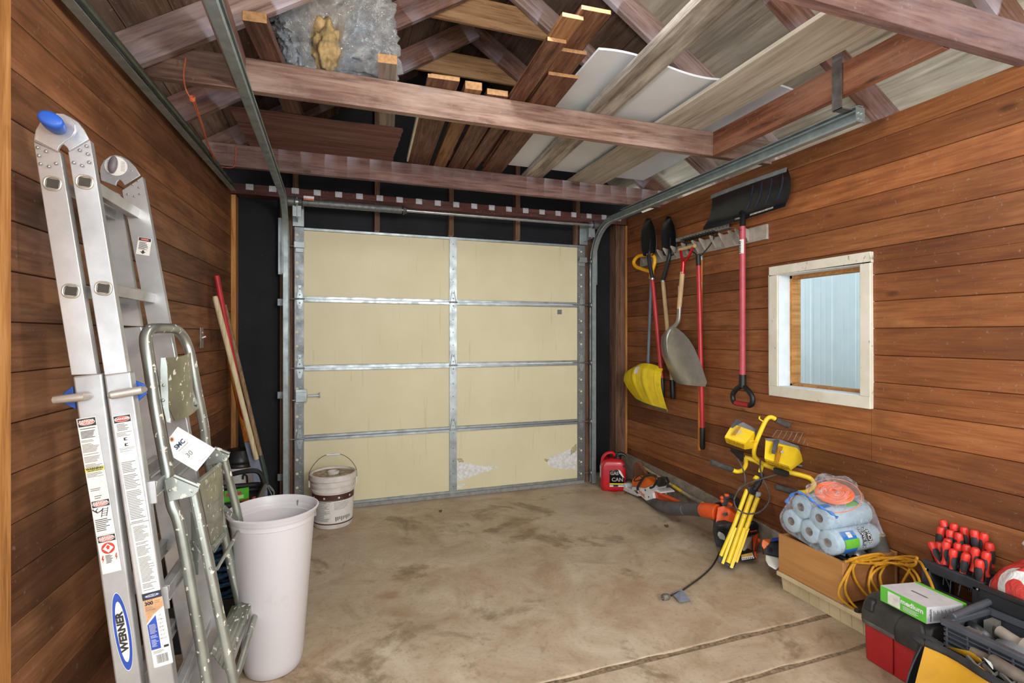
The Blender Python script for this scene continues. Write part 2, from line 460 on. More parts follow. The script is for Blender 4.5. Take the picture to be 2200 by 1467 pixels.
# the room face is at local x=0 facing -X
o = wr.build('wall_right', M_redw, loc=(0, 0, 0)); tag(o, kind='structure')
cb = MB(); cb.sheet(lambda u, v: (2.555 + .034 * v, 4.18 - 2.3 * u, (.225 - .10 * u) * v + 0), 20, 1); 
cb = MB(); cb.prism([(4.26, 0), (4.26, .235), (3.2, .19), (2.2, .10), (1.4, .02), (1.4, 0)], 2.568, 2.589, Matrix(((0, 0, 1, 0), (1, 0, 0, 0), (0, 1, 0, 0), (0, 0, 0, 1))))
tag(cb.build('baseboard_right', M_curb, bev=.004), kind='structure')

# window 1
wn = thing('window_1', (2.6, 2.16, .955), 'small window with a cream painted frame in the right wooden wall', 'window', kind='structure')
fr = MB()
for (a, b, c, d) in ((1.85, 2.49, .955, 1.017), (1.85, 2.49, 1.70, 1.755), (1.85, 1.905, 1.017, 1.70), (2.425, 2.49, 1.017, 1.70)): fr.bx(2.566, 2.594, a, b, c, d)
fr.build('window_frame', M_white, wn, bev=.003)
jb = MB(); jb.bx(2.572, 2.66, 1.885, 1.906, 1.0, 1.71); jb.bx(2.572, 2.66, 2.416, 2.437, 1.0, 1.71); jb.bx(2.572, 2.66, 1.906, 2.416, 1.695, 1.715); jb.bx(2.572, 2.66, 1.906, 2.416, 1.0, 1.021)
jb.build('window_jamb', M_jambw, wn, bev=.002)
st = MB(); st.bx(2.66, 2.73, 2.400, 2.44, 1.0, 1.72); st.bx(2.66, 2.73, 1.88, 1.925, 1.0, 1.72); st.bx(2.66, 2.73, 1.9, 2.42, 1.675, 1.72); st.bx(2.66, 2.73, 1.9, 2.42, 1.0, 1.035)
st.build('window_stop', M_tan, wn, bev=.002)
n = NT('window_glass'); n.out('eaf6fa', .02, 0, .4, Transmission_Weight=1.0, IOR=1.02); M_glass = n.m
gl = MB(); gl.bx(2.70, 2.704, 1.92, 2.405, 1.03, 1.68); gl.build('window_glass', M_glass, wn)

# neighbour's pale metal siding outside the window
n = NT('pale_metal_siding'); c = n.coord(rnd=False); n.out(n.ramp(n.noise(c, 9, 5), [(.3, 'd6edf4'), (.7, 'e2f4f9')]), .5); M_sid = n.m
m = MB(); prof = []; y = 0.4
while y < 5.0:
    prof += [(y, 0), (y + .010, -.004), (y + .024, -.004), (y + .034, 0), (y + .075, 0), (y + .078, -.0015), (y + .086, -.0015), (y + .089, 0), (y + .120, 0), (y + .123, -.0015), (y + .131, -.0015), (y + .134, 0)]; y += .178
vs = []; fs = []
for i, (y, x) in enumerate(prof):
    vs += [(3.42 + x, y, -.1), (3.42 + x, y, 3.2)]
    if i: fs.append((2 * i - 2, 2 * i - 1, 2 * i + 1, 2 * i))
m.add(vs, fs); m.bx(3.43, 3.46, .4, 5, -.1, 3.2)
tag(m.build('wall_outside', M_sid, ang=20), kind='structure')
lo = lamp('daylight_outside', (2.80, 1.15, 1.5), 34, .12, (.84, .95, 1)); lo2 = lamp('daylight_outside', (2.80, 4.1, 1.5), 44, .12, (.84, .95, 1)); lo3 = lamp('daylight_outside', (2.90, 2.6, 2.9), 45, .3, (.84, .95, 1))  # unseen lamps added outside the wall to brighten the siding in place of daylight
gd = MB(); gd.bx(2.75, 6, -.6, 6, -.3, -.1); tag(gd.build('ground', plain('8d8c84', .9), loc=(0, 0, 0)), kind='structure')

# ================================================================ left wall, slightly out of square
L0 = V((XL(1.62), 1.62, 0)); L1 = V((XL(4.27), 4.27, 0)); dl = (L1 - L0).normalized()
Ml = Matrix(((-dl.y, dl.x, 0, L0.x), (dl.x, dl.y, 0, L0.y), (0, 0, 1, 0), (0, 0, 0, 1)))
# local x -> away from the room, local y -> along the wall
Ml = Matrix(((-dl.y, dl.x, 0, L0.x), (dl.x, dl.y, 0, L0.y), (0, 0, 1, 0), (0, 0, 0, 1)))
wl = boards('wall_left', M_redl, 0, (L1 - L0).length, 2.395, None, None, seams=((14, 1.1), (12, .5), (8, 1.6), (10, 2.0), (6, .9), (15, 1.9), (3, 1.2), (16, 1.0)))
# local frame of the wall object: swap so that grain (local x) runs along the wall
T = Matrix(((0, 1, 0, 0), (-1, 0, 0, 0), (0, 0, 1, 0), (0, 0, 0, 1)))
wl.v = [T @ p for p in wl.v]
o = wl.build('wall_left', M_redl, M=Matrix.Identity(4)); o.matrix_world = Ml @ T.inverted(); tag(o, kind='structure')
post = timber('trim_2', (-.825, 1.51, 0), (-.825, 1.51, 2.6), .34, .075, M_tan, up=(1, 0, 0)); tag(post, kind='structure')

# ================================================================ door wall: black felt between studs
m = MB(); m.bx(-1.2, -.29, 4.27, 4.30, 0, 2.2); m.bx(2.15, 3.0, 4.27, 4.30, 0, 2.2)
m.prism([(-1.2, 2.2), (3.0, 2.2), (3.0, 2.5), (.997, 3.75), (-1.2, 2.4)], 4.27, 4.30, Matrix(((1, 0, 0, 0), (0, 0, 1, 0), (0, 1, 0, 0), (0, 0, 0, 1))))
m.bx(-.289, 2.149, 4.27, 4.30, 2.1, 2.199)
n = NT('black_felt_paper'); c = n.coord(rnd=False); d = n.noise(c, 70, 2); f1 = n.noise(c, 3, 5)
n.out(n.mix(n.ramp(d, [(.70, 0.0), (.76, .6)]), n.ramp(f1, [(.3, '0c0d10'), (.7, '191b20')]), '55575a'), .7, spec=.3); n.bump(f1, .4, .02); M_felt = n.m
tag(m.build('wall_back', M_felt, loc=(0, 0, 0)), kind='structure')
k = 3
for x in (-.27, .33, .93, 1.52, 2.10):
    z0 = 2.16 if 0 < x < 2 else 0
    zt = (2.403 + .643 * (x + .758) if x < 1 else 2.45 + .645 * (2.674 - x)) + .03
    tag(timber('trim_%d' % k, (x, 4.23, z0), (x, 4.23, zt), .04, .075, M_stud, up=(0, 1, 0)), kind='structure'); k += 1
for x0, x1, mt, y0, y1 in ((-.375, -.29, M_stud, 4.165, 4.19), (2.15, 2.225, M_stud, 4.165, 4.19), (2.47, 2.568, M_stud, 4.16, 4.27), (2.569, 2.588, M_tan, 4.15, 4.27), (-.70, -.668, M_tan, 4.17, 4.27)):
    tag(timber('trim_%d' % k, ((x0 + x1) / 2, (y0 + y1) / 2, 0), ((x0 + x1) / 2, (y0 + y1) / 2, 2.35), x1 - x0, y1 - y0, mt, up=(0, 1, 0)), kind='structure'); k += 1
# top plate with evenly spaced pale marks along its top edge
tp = thing('trim_%d' % k, (1.0, 4.21, 2.35), 'dark red top plate above the garage door with white paint marks', 'plate', kind='structure')
timber('plate_board', (-.70, 4.205, 2.392), (2.58, 4.205, 2.392), .11, .075, M_plate, parent=tp)
m = MB(); x = -.60
while x < 2.5: m.bx(x, x + .05, 4.1475, 4.15, 2.388, 2.4295); m.bx(x, x + .05, 4.15, 4.22, 2.4297, 2.431); x += .1535
m.build('paint_mark', plain('b9b9bd', .6), tp, ang=20)
sl = MB(); sl.bx(2.2, 2.57, 4.15, 4.27, 0, .045); sl.bx(-.68, -.36, 4.15, 4.27, 0, .045); tag(sl.build('baseboard_back', M_curb, bev=.004), kind='structure')

# ================================================================ roof: rafters, decking, collar ties, joists
APX = .997
M_raftd = pale_bands('rafter_overspray', '3f2620', '74503f', '8c6857', .30, -1)
M_raft = pale_bands('rafter_overspray_pale', '55403a', '957a6e', 'b09a90', .34, -1)
def uz(x): return 2.403 + .643 * (x + .758) if x < APX else 2.45 + .645 * (2.674 - x)
SL = math.atan(.643); DV = .1665
def rafter(y, side, mat, label):
    x0 = -1.05 if side < 0 else 2.95
    a = V((x0, y, uz(x0) + DV / 2)); b = V((APX - .012 * (-side) * -1 if False else APX + .004 * side, y, uz(APX) + DV / 2))
    b.z = uz(APX - 1e-6) + DV / 2
    up = V((-math.sin(SL), 0, math.cos(SL))) if side < 0 else V((math.sin(SL), 0, math.cos(SL)))
    o = timber('rafter', a, b, .038, .14, mat, up=up)
    tag(o, label, 'rafter', 'rafters under the %s roof slope' % ('left' if side < 0 else 'right'))
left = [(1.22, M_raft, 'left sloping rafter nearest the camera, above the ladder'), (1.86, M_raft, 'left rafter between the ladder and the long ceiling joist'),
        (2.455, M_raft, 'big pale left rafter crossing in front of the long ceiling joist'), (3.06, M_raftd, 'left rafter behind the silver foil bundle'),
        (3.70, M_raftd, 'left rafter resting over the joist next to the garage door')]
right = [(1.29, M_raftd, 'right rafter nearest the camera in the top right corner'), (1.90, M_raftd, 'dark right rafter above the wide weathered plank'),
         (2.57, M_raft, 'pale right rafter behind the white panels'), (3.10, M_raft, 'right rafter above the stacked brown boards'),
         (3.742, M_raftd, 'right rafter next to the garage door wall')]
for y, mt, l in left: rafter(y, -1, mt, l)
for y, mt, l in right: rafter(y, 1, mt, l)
for (y, z0, z1, l) in ((3.765, 3.28, 3.445, 'tan collar tie board nearest the garage door'), (3.123, 3.285, 3.46, 'tan collar tie board above the foil bundle')):
    def xat(z, s): return (z - 2.403 - .03) / .643 - .758 if s < 0 else 2.674 - (z - 2.45 - .03) / .645
    m = MB(); m.prism([(xat(z0, -1), z0), (xat(z0, 1), z0), (xat(z1, 1), z1), (xat(z1, -1), z1)], 0, .02, Matrix(((1, 0, 0, 0), (0, 0, 1, y), (0, 1, 0, 0), (0, 0, 0, 1))))
    tag(m.build('collar_tie', wood('collar_wood', '6b4a30', '9a7450', 'b08b66', fib=8)), l, 'collar tie', 'collar ties under the ridge')
# decking as boards lying along the garage
def deck(name, mat, side, y0, y1, s0, s1, pitch, z_off=0.0):
    """s = distance up the slope measured from the wall line"""
    xw = -1.1 if side < 0 else 3.0
    m = MB(); s = s0
    while s < s1 - 1e-6:
        e = min(s + pitch, s1); m.bx(y0, y1, s + .0015, e - .0015, 0, .018); s += pitch
    org = V((xw, 0, uz(xw) + DV + .001 + z_off)); ex = V((0, 1, 0)); ey = V((math.cos(SL) * -side, 0, math.sin(SL)))
    ez = V((math.sin(SL) * (side), 0, math.cos(SL)))
    Mx = Matrix((ex, ey, ez)).transposed().to_4x4(); Mx.translation = org
    o = m.build(name, mat, M=Matrix.Identity(4)); o.matrix_world = Mx; tag(o, kind='structure')
LEN = (APX + 1.1) / math.cos(SL)
deck('ceiling_left', M_deckL, -1, -1.2, 4.35, 0, LEN, .19)
deck('ceiling_left', M_deckL, -1, -1.25, 4.4, 0, LEN + .03, 3, .02)
LEN = (3.0 - APX) / math.cos(SL)
deck('ceiling_right', M_deckL, 1, -1.25, 4.4, 0, LEN, 3, .02)
deck('ceiling_right', M_ply, 1, -1.2, 2.59, 0, LEN - .02, 1.22)
deck('ceiling_right', M_ply, 1, 2.593, 4.35, 0, 1.07, 1.22)
deck('ceiling_right', M_deckL, 1, 2.593, 4.35, 1.073, LEN - .02, .19)
J_ = 'ceiling joists across the garage'
timber('ceiling_joist', (-.80, 2.51, 2.471), (2.62, 2.51, 2.471), .04, .142, M_joist, label='long pale ceiling joist crossing the middle of the garage', cat='joist', group=J_)
timber('ceiling_joist', (-.74, 3.665, 2.471), (2.62, 3.665, 2.471), .04, .142, pale_bands('joist_overspray', '4d3531', '7f615a', '97796f', .145, 1), label='dark ceiling joist nearest the garage door', cat='joist', group=J_)
timber('ceiling_joist', (-.86, 1.245, 2.471), (2.62, 1.245, 2.471), .04, .142, M_joist2, label='dark ceiling joist in the top right corner, nearest the camera', cat='joist', group=J_)
timber('track_hanger_beam', (-.38, 1.27, 2.471), (-.38, 2.488, 2.471), .04, .142, M_joist2, label='short dark beam beside the left garage door track', cat='beam')
timber('track_hanger_beam', (2.16, 1.27, 2.471), (2.16, 2.488, 2.471), .04, .142, wood('beam_red', '4a2a1e', '83523b', '9c6b4e', fib=8, patch='a08070', patch_amt=.35), label='reddish beam above the right garage door track', cat='beam')
# rails along the top of the left wall
m = MB(); m.beam((XL(1.2) + .035, 1.2, 2.362), (XL(4.0) + .035, 4.0, 2.362), .004, .05); m.beam((XL(1.2) + .052, 1.2, 2.337), (XL(4.0) + .052, 4.0, 2.337), .034, .004)
tag(m.build('steel_angle', M_trackm), 'grey steel angle strip along the top of the left wall', 'angle iron')
m = MB(); m.tube([(XL(1.2) + .056, 1.2, 2.385), (XL(3.3) + .056, 3.3, 2.385), (XL(4.0) + .05, 4.0, 2.375)], .013, 12)
tag(m.build('conduit_pipe', galv('conduit_metal', '7d857c', .5)), 'grey metal conduit pipe running above the left wall', 'pipe')
# ================================================================ sectional garage door
M_cream = (lambda n, c: (n.out(n.mix(n.ramp(n.noise(n.vm('MULTIPLY', c, (26, 26, 1.4)), 1.3, 6, .6), [(.62, 0.0), (.78, .5)]), n.ramp(n.noise(c, 2.2, 3), [(.3, 'd2c9a4'), (.7, 'dcd3b0')]), 'a99a6a'), .55), n.m)[1])(*(lambda n: (n, n.coord(rnd=False)))(NT('cream_insulation')))
M_foam = plain('dcdcd8', .8, 0, .12, 40, bump=.6)
dr = thing('door_1', (.93, 4.12, 0), 'closed cream sectional garage door with grey steel rails', 'garage door', kind='structure')
ZS = [.032, .56, 1.084, 1.60, 2.135]; XA, XB = -.271, 2.128
stile_x = [(XA, -.207), (.897, .957), (2.06, XB)]
for i in range(4):
    z0, z1 = ZS[i] + .002, ZS[i + 1] - .002
    s = MB(); s.bx(XA, XB, 4.14, 4.175, z0, z1); s.bx(XA, -.23, 4.128, 4.14, z0, z1); s.bx(2.08, XB, 4.128, 4.14, z0, z1)
    sec = s.build('door_section', M_galvd, dr, bev=.001)
    for x0, x1 in ((-.207, .897), (.957, 2.06)):
        MB().bx(x0, x1, 4.132, 4.1405, z0 + .02, z1 - .02).build('panel', M_cream, sec)
    for a, b in ((z0, z0 + .019), (z1 - .019, z1)):
        m = MB(); m.bx(-.207, 2.06, 4.121, 4.14, a, b); m.bx(-.207, 2.06, 4.118, 4.121, a + (.014 if a == z0 else 0), a + (.019 if a == z0 else .005))
        m.build('rail', M_galv, sec, bev=.001)
    for j, (x0, x1) in enumerate(stile_x):
        m = MB(); m.bx(x0, x1, 4.116, 4.14, z0, z1)
        z = z0 + .06
        while z < z1 - .05:
            if j != 1:
                m.m = 1
                for (dx, dz, r) in ((.018 if j == 0 else .032, 0, .0095), (.042 if j == 0 else .014, .012, .0035), (.05 if j == 0 else .008, -.03, .002), (.036, -.025, .003)):
                    m.prism([(r * math.cos(R(30 * q)), r * math.sin(R(30 * q))) for q in range(12)], 0, .0008, Matrix(((1, 0, 0, x0 + dx), (0, 0, -1, 4.116), (0, 1, 0, z + dz), (0, 0, 0, 1))))
                m.m = 0
            else:
                m.m = 2; m.prism([(.004 * math.cos(R(60 * q)), .004 * math.sin(R(60 * q))) for q in range(6)], 0, .0008, Matrix(((1, 0, 0, x0 + .03), (0, 0, -1, 4.116), (0, 1, 0, z), (0, 0, 0, 1)))); m.m = 0
            z += .1035
        m.build('stile', [M_galvd if j != 1 else M_galv, M_cream, plain('2c2c2e', .6)], sec, ang=30)
for zb in ZS[1:4]:
    for xc in (-.235, .927, 2.094):
        m = MB(); A_ = Matrix(((1, 0, 0, xc), (0, 0, -1, 4.116), (0, 1, 0, zb), (0, 0, 0, 1)))
        m.prism([(-.027, .003), (.027, .003), (.009, .10), (-.009, .10)], 0, .004, A_); m.prism([(-.024, -.003), (-.009, -.075), (.009, -.075), (.024, -.003)], 0, .004, A_)
        m.tube([V((xc - .024, 4.110, zb + .004)), V((xc - .008, 4.110, zb + .09))], .0035, 6); m.tube([V((xc + .024, 4.110, zb + .004)), V((xc + .008, 4.110, zb + .09))], .0035, 6)
        m.rod((xc - .034, 4.108, zb), (xc + .034, 4.108, zb), .006, 8)
        for q in (.03, .075, -.03): m.ball((xc, 4.111, zb + q), .005, 4)
        m.build('hinge', M_galv, dr)
for sx, xe in ((-1, -.30), (1, 2.155)):
    for zb in (.10, .56, 1.084, 1.60, 1.99):
        m = MB(); m.rod((xe - sx * .06, 4.105, zb), (xe, 4.105, zb), .005, 8); m.lathe([(.02, -.006), (.023, 0), (.02, .006)], frame((xe + sx * .018, 4.095, zb), (0, 1, 0), z=(1, 0, 0)), 14); m.build('roller', M_galvd, dr)
    m = MB(); xi = XA + .035 if sx < 0 else XB - .035
    m.bx(xi - .028, xi + .028, 4.10, 4.116, 1.945, 1.99); m.bx(xi - .036, xi + .036, 4.075, 4.082, 1.975, 2.02); m.bx(xi - .03, xi + .03, 4.08, 4.116, 1.985, 1.992); m.build('top_bracket', M_galv, dr, bev=.001)
m = MB(); m.bx(-.262, -.185, 4.085, 4.116, .835, .925); m.bx(-.185, -.095, 4.094, 4.102, .872, .886); m.bx(-.1, -.092, 4.09, 4.115, .862, .9); m.bx(-.262, -.185, 4.08, 4.085, .905, .93)
m.rod((-.262, 4.09, .85), (-.285, 4.09, .85), .006); m.build('slide_lock', M_galv, dr, bev=.002)
MB().bx(XA, XB, 4.12, 4.175, .0, .032).build('bottom_seal', plain('8a8a86', .6), dr, bev=.004)
m = MB(); A_ = Matrix(((1, 0, 0, 0), (0, 0, 1, 4.1312), (0, 1, 0, 0), (0, 0, 0, 1)))
t1 = [(.96, .315), (.99, .30), (1.03, .275), (1.10, .255), (1.328, .215), (1.22, .19), (1.143, .172), (1.035, .136), (.97, .125), (.958, .13)]
t2 = [(2.055, .356), (2.02, .33), (1.98, .31), (1.86, .28), (1.765, .247), (1.785, .19), (1.88, .15), (1.97, .14), (2.055, .128)]
def jag(P, a=.006):
    out = []
    for i in range(len(P)):
        p, q = V(P[i]).to_2d(), V(P[(i + 1) % len(P)]).to_2d()
        for k in range(5): r = p.lerp(q, k / 5); out.append((min(2.057, max(.958, r.x + rnd(-a, a))), r.y + rnd(-a, a)))
    return out
m.prism(jag(t1), 0, .001, A_); m.prism(jag(t2), 0, .001, A_); m.prism(jag([(.965, .095), (1.03, .098), (1.01, .075), (.96, .07)], .003), 0, .001, A_)
o = m.build('torn_patch', M_foam, dr, ang=20); o['label'] = 'white torn insulation facing'
m = MB()
for P in ([(.965, .31), (1.0, .315), (1.02, .285), (.98, .28)], [(2.0, .32), (2.05, .36), (2.05, .30), (1.99, .26)], [(1.745, .25), (1.785, .248), (1.77, .225), (1.75, .23)]):
    m.prism(jag(P, .004), 0, .006, A_ @ Matrix.Translation((0, 0, -.007)))
m.build('curled_facing', plain('b5ab88', .7, 0, .2, 60), dr, ang=20)
MB().bx(1.866, 1.908, 4.129, 4.132, 1.515, 1.555).build('small_plate', plain('6f7370', .5), dr)

# ================================================================ garage door tracks
def track(name, sx, xw, label, y_end, zh):
    t = thing(name, (xw, 4.09, 0), label, 'garage door track', 'garage door tracks')
    Rr = .34; path = [(4.095, 0.01)] + [(4.095, z) for z in (.6, 1.2, 1.8)] + [(4.095 - Rr + Rr * math.cos(R(a)), zh - Rr + Rr * math.sin(R(a))) for a in range(0, 91, 9)] + [(y, zh) for y in (3.0, 2.2)] + [(y_end, zh)]
    # C profile: (side, normal)
    s = -sx
    prof = [(0, -.027), (s * .033, -.027), (s * .037, -.018), (s * .034, -.017), (s * .031, -.0235), (s * .003, -.0235), (s * .003, .0235), (s * .031, .0235), (s * .034, .017), (s * .037, .018), (s * .033, .027), (0, .027)]
    m = MB(); vs = []; fs = []; n_ = len(prof)
    for i, (y, z) in enumerate(path):
        a = V((0, path[min(i + 1, len(path) - 1)][0] - path[max(i - 1, 0)][0], path[min(i + 1, len(path) - 1)][1] - path[max(i - 1, 0)][1])).normalized()
        nn = V((0, -a.z, a.y))
        for p, q in prof: vs.append(V((xw + p, y, z)) + nn * q)
    for i in range(len(path) - 1):
        for k in range(n_): k2 = (k + 1) % n_; fs.append((i * n_ + k, i * n_ + k2, (i + 1) * n_ + k2, (i + 1) * n_ + k))
    fs += [tuple(range(n_)), tuple(range((len(path) - 1) * n_, len(path) * n_))[::-1]]
    m.add(vs, fs); m.build('track_channel', M_trackm, t)
    m = MB(); m.bx(*sorted((xw - s * .004, xw - s * .001)), y_end, 3.62, zh - .02, zh + .045); m.bx(*sorted((xw - s * .001, xw + s * .028)), y_end, 3.62, zh + .0415, zh + .045); m.build('track_angle', M_trackm, t)
    for z in (.25, .86, 1.55):
        m = MB(); m.bx(*sorted((xw - s * .004, xw - s * .001)), 4.10, 4.165, z, z + .05); m.bx(*sorted((xw - s * .045, xw - s * .001)), 4.158, 4.163, z, z + .05)
        m.build('track_bracket', M_galvd, t)
    m = MB(); m.bx(*sorted((xw - s * .008, xw - s * .002)), 4.06, 4.145, 1.78, 2.26); m.bx(*sorted((xw - s * .04, xw - s * .003)), 4.145, 4.15, 1.78, 2.2)
    for z in (1.8, 1.84, 2.1, 2.15): m.ball((xw - s * .001, 4.1, z), .006, 4)
    m.build('flag_bracket', M_galv, t, bev=.001)
    return t
tl = track('garage_door_track', -1, -.345, 'left galvanised garage door track curving up and over toward the camera', 1.32, 2.30)
tr = track('garage_door_track', 1, 2.215, 'right galvanised garage door track ending beside the right wooden wall', 1.63, 2.30)
m = MB(); m.bx(2.17, 2.222, 1.625, 1.629, 2.27, 2.335)
for dx in (.01, .03): m.rod((2.175 + dx, 1.62, 2.31), (2.175 + dx, 1.626, 2.31), .006, 8); m.rod((2.175 + dx, 1.62, 2.285), (2.175 + dx, 1.626, 2.285), .006, 8)
m.build('end_plate', M_galv, tr)
m = MB(); m.bx(2.126, 2.130, 1.66, 1.70, 2.335, 2.60); m.bx(2.122, 2.138, 1.70, 1.704, 2.335, 2.60); m.bx(2.126, 2.21, 1.66, 1.70, 2.3355, 2.34); m.build('hanger_strut', plain('6c6764', .5, .4, .2, 20), tr)

# ================================================================ torsion spring
ts = thing('torsion_spring_assembly', (.93, 4.0, 2.293), 'steel torsion spring and shaft mounted above the garage door', 'garage door spring')
YS, ZZ = 4.0, 2.293
MB().rod((-.30, YS, ZZ), (2.24, YS, ZZ), .0125, 14).build('shaft', galv('shaft_steel', 'b4b6b4', .3, .8), ts)
m = MB(); pts = []; rr = []; x = -.21; i = 0
while x < .50:
    pts.append((x, YS, ZZ)); rr.append(.0285 if i % 2 else .026); x += .0032; i += 1
m.tube(pts, rr, 18); m.build('spring', galv('spring_steel', '777a78', .55, .6, 40), ts, ang=80)
for x, w_ in ((-.235, .05), (.505, .03)):
    m = MB(); m.lathe([(.014, 0), (.033, 0), (.033, w_ * .4), (.024, w_ * .5), (.024, w_)], frame((x, YS, ZZ), (0, 1, 0), z=(1, 0, 0)), 18); m.rod((x + .012, YS - .045, ZZ), (x + .012, YS + .045, ZZ), .005, 8); m.build('spring_cone', plain('55514e', .5, .3, .2, 30), ts)
for x in (-.315, 2.145):
    m = MB(); m.lathe([(.014, 0), (.042, 0), (.042, .004), (.036, .008), (.036, .05), (.042, .055), (.042, .06), (.014, .06)], frame((x, YS, ZZ), (0, 1, 0), z=(1, 0, 0)), 20); m.build('cable_drum', plain('6e6c6a', .45, .5, .15, 30), ts)
    xb = -.247 if x < 0 else 2.13
    m = MB(); m.bx(xb - .003, xb + .003, 3.985, 4.146, ZZ - .12, ZZ + .03); m.bx(xb - .04, xb + .04, 4.140, 4.146, ZZ - .15, ZZ + .03); m.bx(xb - .03, xb + .03, 3.985, 3.99, ZZ - .11, ZZ - .03); m.lathe([(.014, -.012), (.025, -.012), (.025, .012), (.014, .012)], frame((xb, YS, ZZ), (0, 1, 0), z=(1, 0, 0)), 16)
    m.build('end_bracket', M_galv, ts, bev=.002)
m = MB(); m.bx(-.20, -.13, 3.93, 3.932, ZZ + .0, ZZ + .03, Matrix.Translation((0, 0, 0))); m.m = 1; m.bx(-.20, -.13, 3.9285, 3.93, ZZ + .0, ZZ + .012); m.m = 0; m.rod((-.19, 3.932, ZZ + .01), (-.20, 3.975, ZZ + .01), .002, 5)
m.build('warning_tag', [plain('dcdcdc', .6), plain('c8693a', .6)], ts)

# ================================================================ timber and sheets stored on the joists
ZJ = 2.543
S_ = 'boards stored across the ceiling joists'
def store(name, a, b, w_, h_, mat, label, z0=ZJ, z1=None, cat='board'):
    z1 = z0 if z1 is None else z1
    return timber(name, (a[0], a[1], z0 + h_ / 2), (b[0], b[1], z1 + h_ / 2), w_, h_, mat, label=label, cat=cat, group=S_)
M_dkbd = wood('stored_dark_wood', '3e2c26', '66493d', '84604d', fib=9)
M_grbd = wood('stored_grey_wood', '6c625b', '968c82', 'aba196', fib=9, knots=False)
M_brbd = wood('stored_brown_wood', '3a2216', '644130', '86604a', fib=12, rough=.5)
M_orbd = wood('stored_orange_wood', '5c3c22', '8a6240', 'a47c56', fib=10, rough=.55)
M_plk = wood('mildewed_plank', '5b5249', 'a39a8d', 'cfc8bd', fib=5, patch='4a423b', patch_amt=.75, rough=.8)
M_plk2 = wood('pale_plank', '8f8676', 'b3aa9b', 'c9c1b3', fib=6, patch='9b9282', patch_amt=.5, rough=.8, knots=False)
M_end = plain('b28658', .7, 0, .15, 60)
def ended(o, mat=M_end):
    me = o.data; me.materials.append(mat)
    for p in me.polygons:
        if abs(p.normal.x) > .9: p.material_index = len(me.materials) - 1
    return o
ended(store('stored_board', (-.288, 2.20), (-.145, 3.74), .088, .04, M_dkbd, 'dark board with a tan cut end, left of the silver foil bundle', z1=ZJ + .0118))
ended(store('stored_board', (.228, 2.34), (.36, 3.72), .085, .04, M_grbd, 'narrow grey board with a tan cut end, right of the silver foil bundle', z1=ZJ + .0125))
ended(store('stored_board', (.495, 2.40), (.575, 3.73), .15, .019, M_brbd, 'wide brown board between two joists, just right of the narrow grey board'))
ended(store('stored_board', (.51, 2.43), (.585, 3.70), .14, .018, M_orbd, 'brown board lying on top of the wide brown board', z0=ZJ + .0195))
ended(store('stored_board', (.655, 2.45), (.725, 3.72), .085, .04, M_orbd, 'orange brown board in the middle of the row over the garage door'))
ended(store('stored_board', (.785, 2.47), (.84, 3.72), .11, .03, M_brbd, 'short thick brown board left of the stacked brown planks'))
ended(store('stored_board', (.875, 1.94), (.945, 3.66), .085, .017, M_brbd, 'lower plank in the left pile of stacked brown planks'))
ended(store('stored_board', (.88, 1.80), (.94, 3.60), .09, .017, M_orbd, 'upper plank in the left pile of stacked brown planks', z0=ZJ + .018))
ended(store('stored_board', (1.02, 2.19), (1.115, 3.66), .15, .017, M_brbd, 'bottom plank in the right pile of stacked brown planks, shortest of three'))
ended(store('stored_board', (.992, 2.02), (1.087, 3.60), .12, .017, M_brbd, 'middle plank in the right pile of stacked brown planks', z0=ZJ + .018, z1=ZJ + .018))
ended(store('stored_board', (.96, 1.76), (1.06, 3.55), .125, .017, M_brbd, 'longest top plank in the right pile of stacked brown planks', z0=ZJ + .036, z1=ZJ + .036))
ended(store('stored_board', (1.315, 1.26), (1.455, 3.74), .145, .04, M_plk, 'long mildewed grey plank crossing under the white sheet', cat='plank'), M_plk2)
ended(store('stored_board', (1.905, 1.25), (1.90, 3.74), .30, .02, M_plk2, 'widest pale plank next to the reddish beam on the right', cat='plank'), M_plk2)
m = MB(); m.sheet(lambda u, v: (1.13 + .02 * v + 1.23 * u, 2.05 + 1.53 * v, 2.588 + .022 * math.sin(u * 9 + .6) * (1 - v) + .016 * (1 - v)), 40, 8, -.010)
tag(m.build('white_sheet', plain('d6dbe0', .6, 0, .04, 3)), 'large white sheet lying on the planks above the joists', 'sheet')
m = MB(); q = [(-.525, 3.07), (-.40, 3.055), (-.2, 3.06), (0, 3.07), (.2, 3.06), (.385, 3.06)] + [(.39 + rnd(-.003, .003), 3.08 + .03 * k) for k in range(22)] + [(.40, 3.74), (-.50, 3.74)]
m.prism(q, ZJ, ZJ + .006)
sh = m.build('plywood_sheet', wood('dark_plywood', '4a2f27', '74524a', '8c6a60', axis=0, fib=5, knots=False, patch='7b5148', patch_amt=.5)); tag(sh, 'dark reddish plywood sheet lying at the left over two joists', 'sheet')
sh.location.z -= .0005
# boards that cross the plywood rest on it
for nme in ('stored_board', 'stored_board.001'): pass
m = MB(); m.bx(.0, 1.0, -.006, .006, 0, .03, frame((.43, 2.62, ZJ), (.06, 1.0, 0), z=(0, 0, 1))); tag(m.build('white_trim_strip', M_white), 'thin white strip on edge beside the brown boards', 'strip')

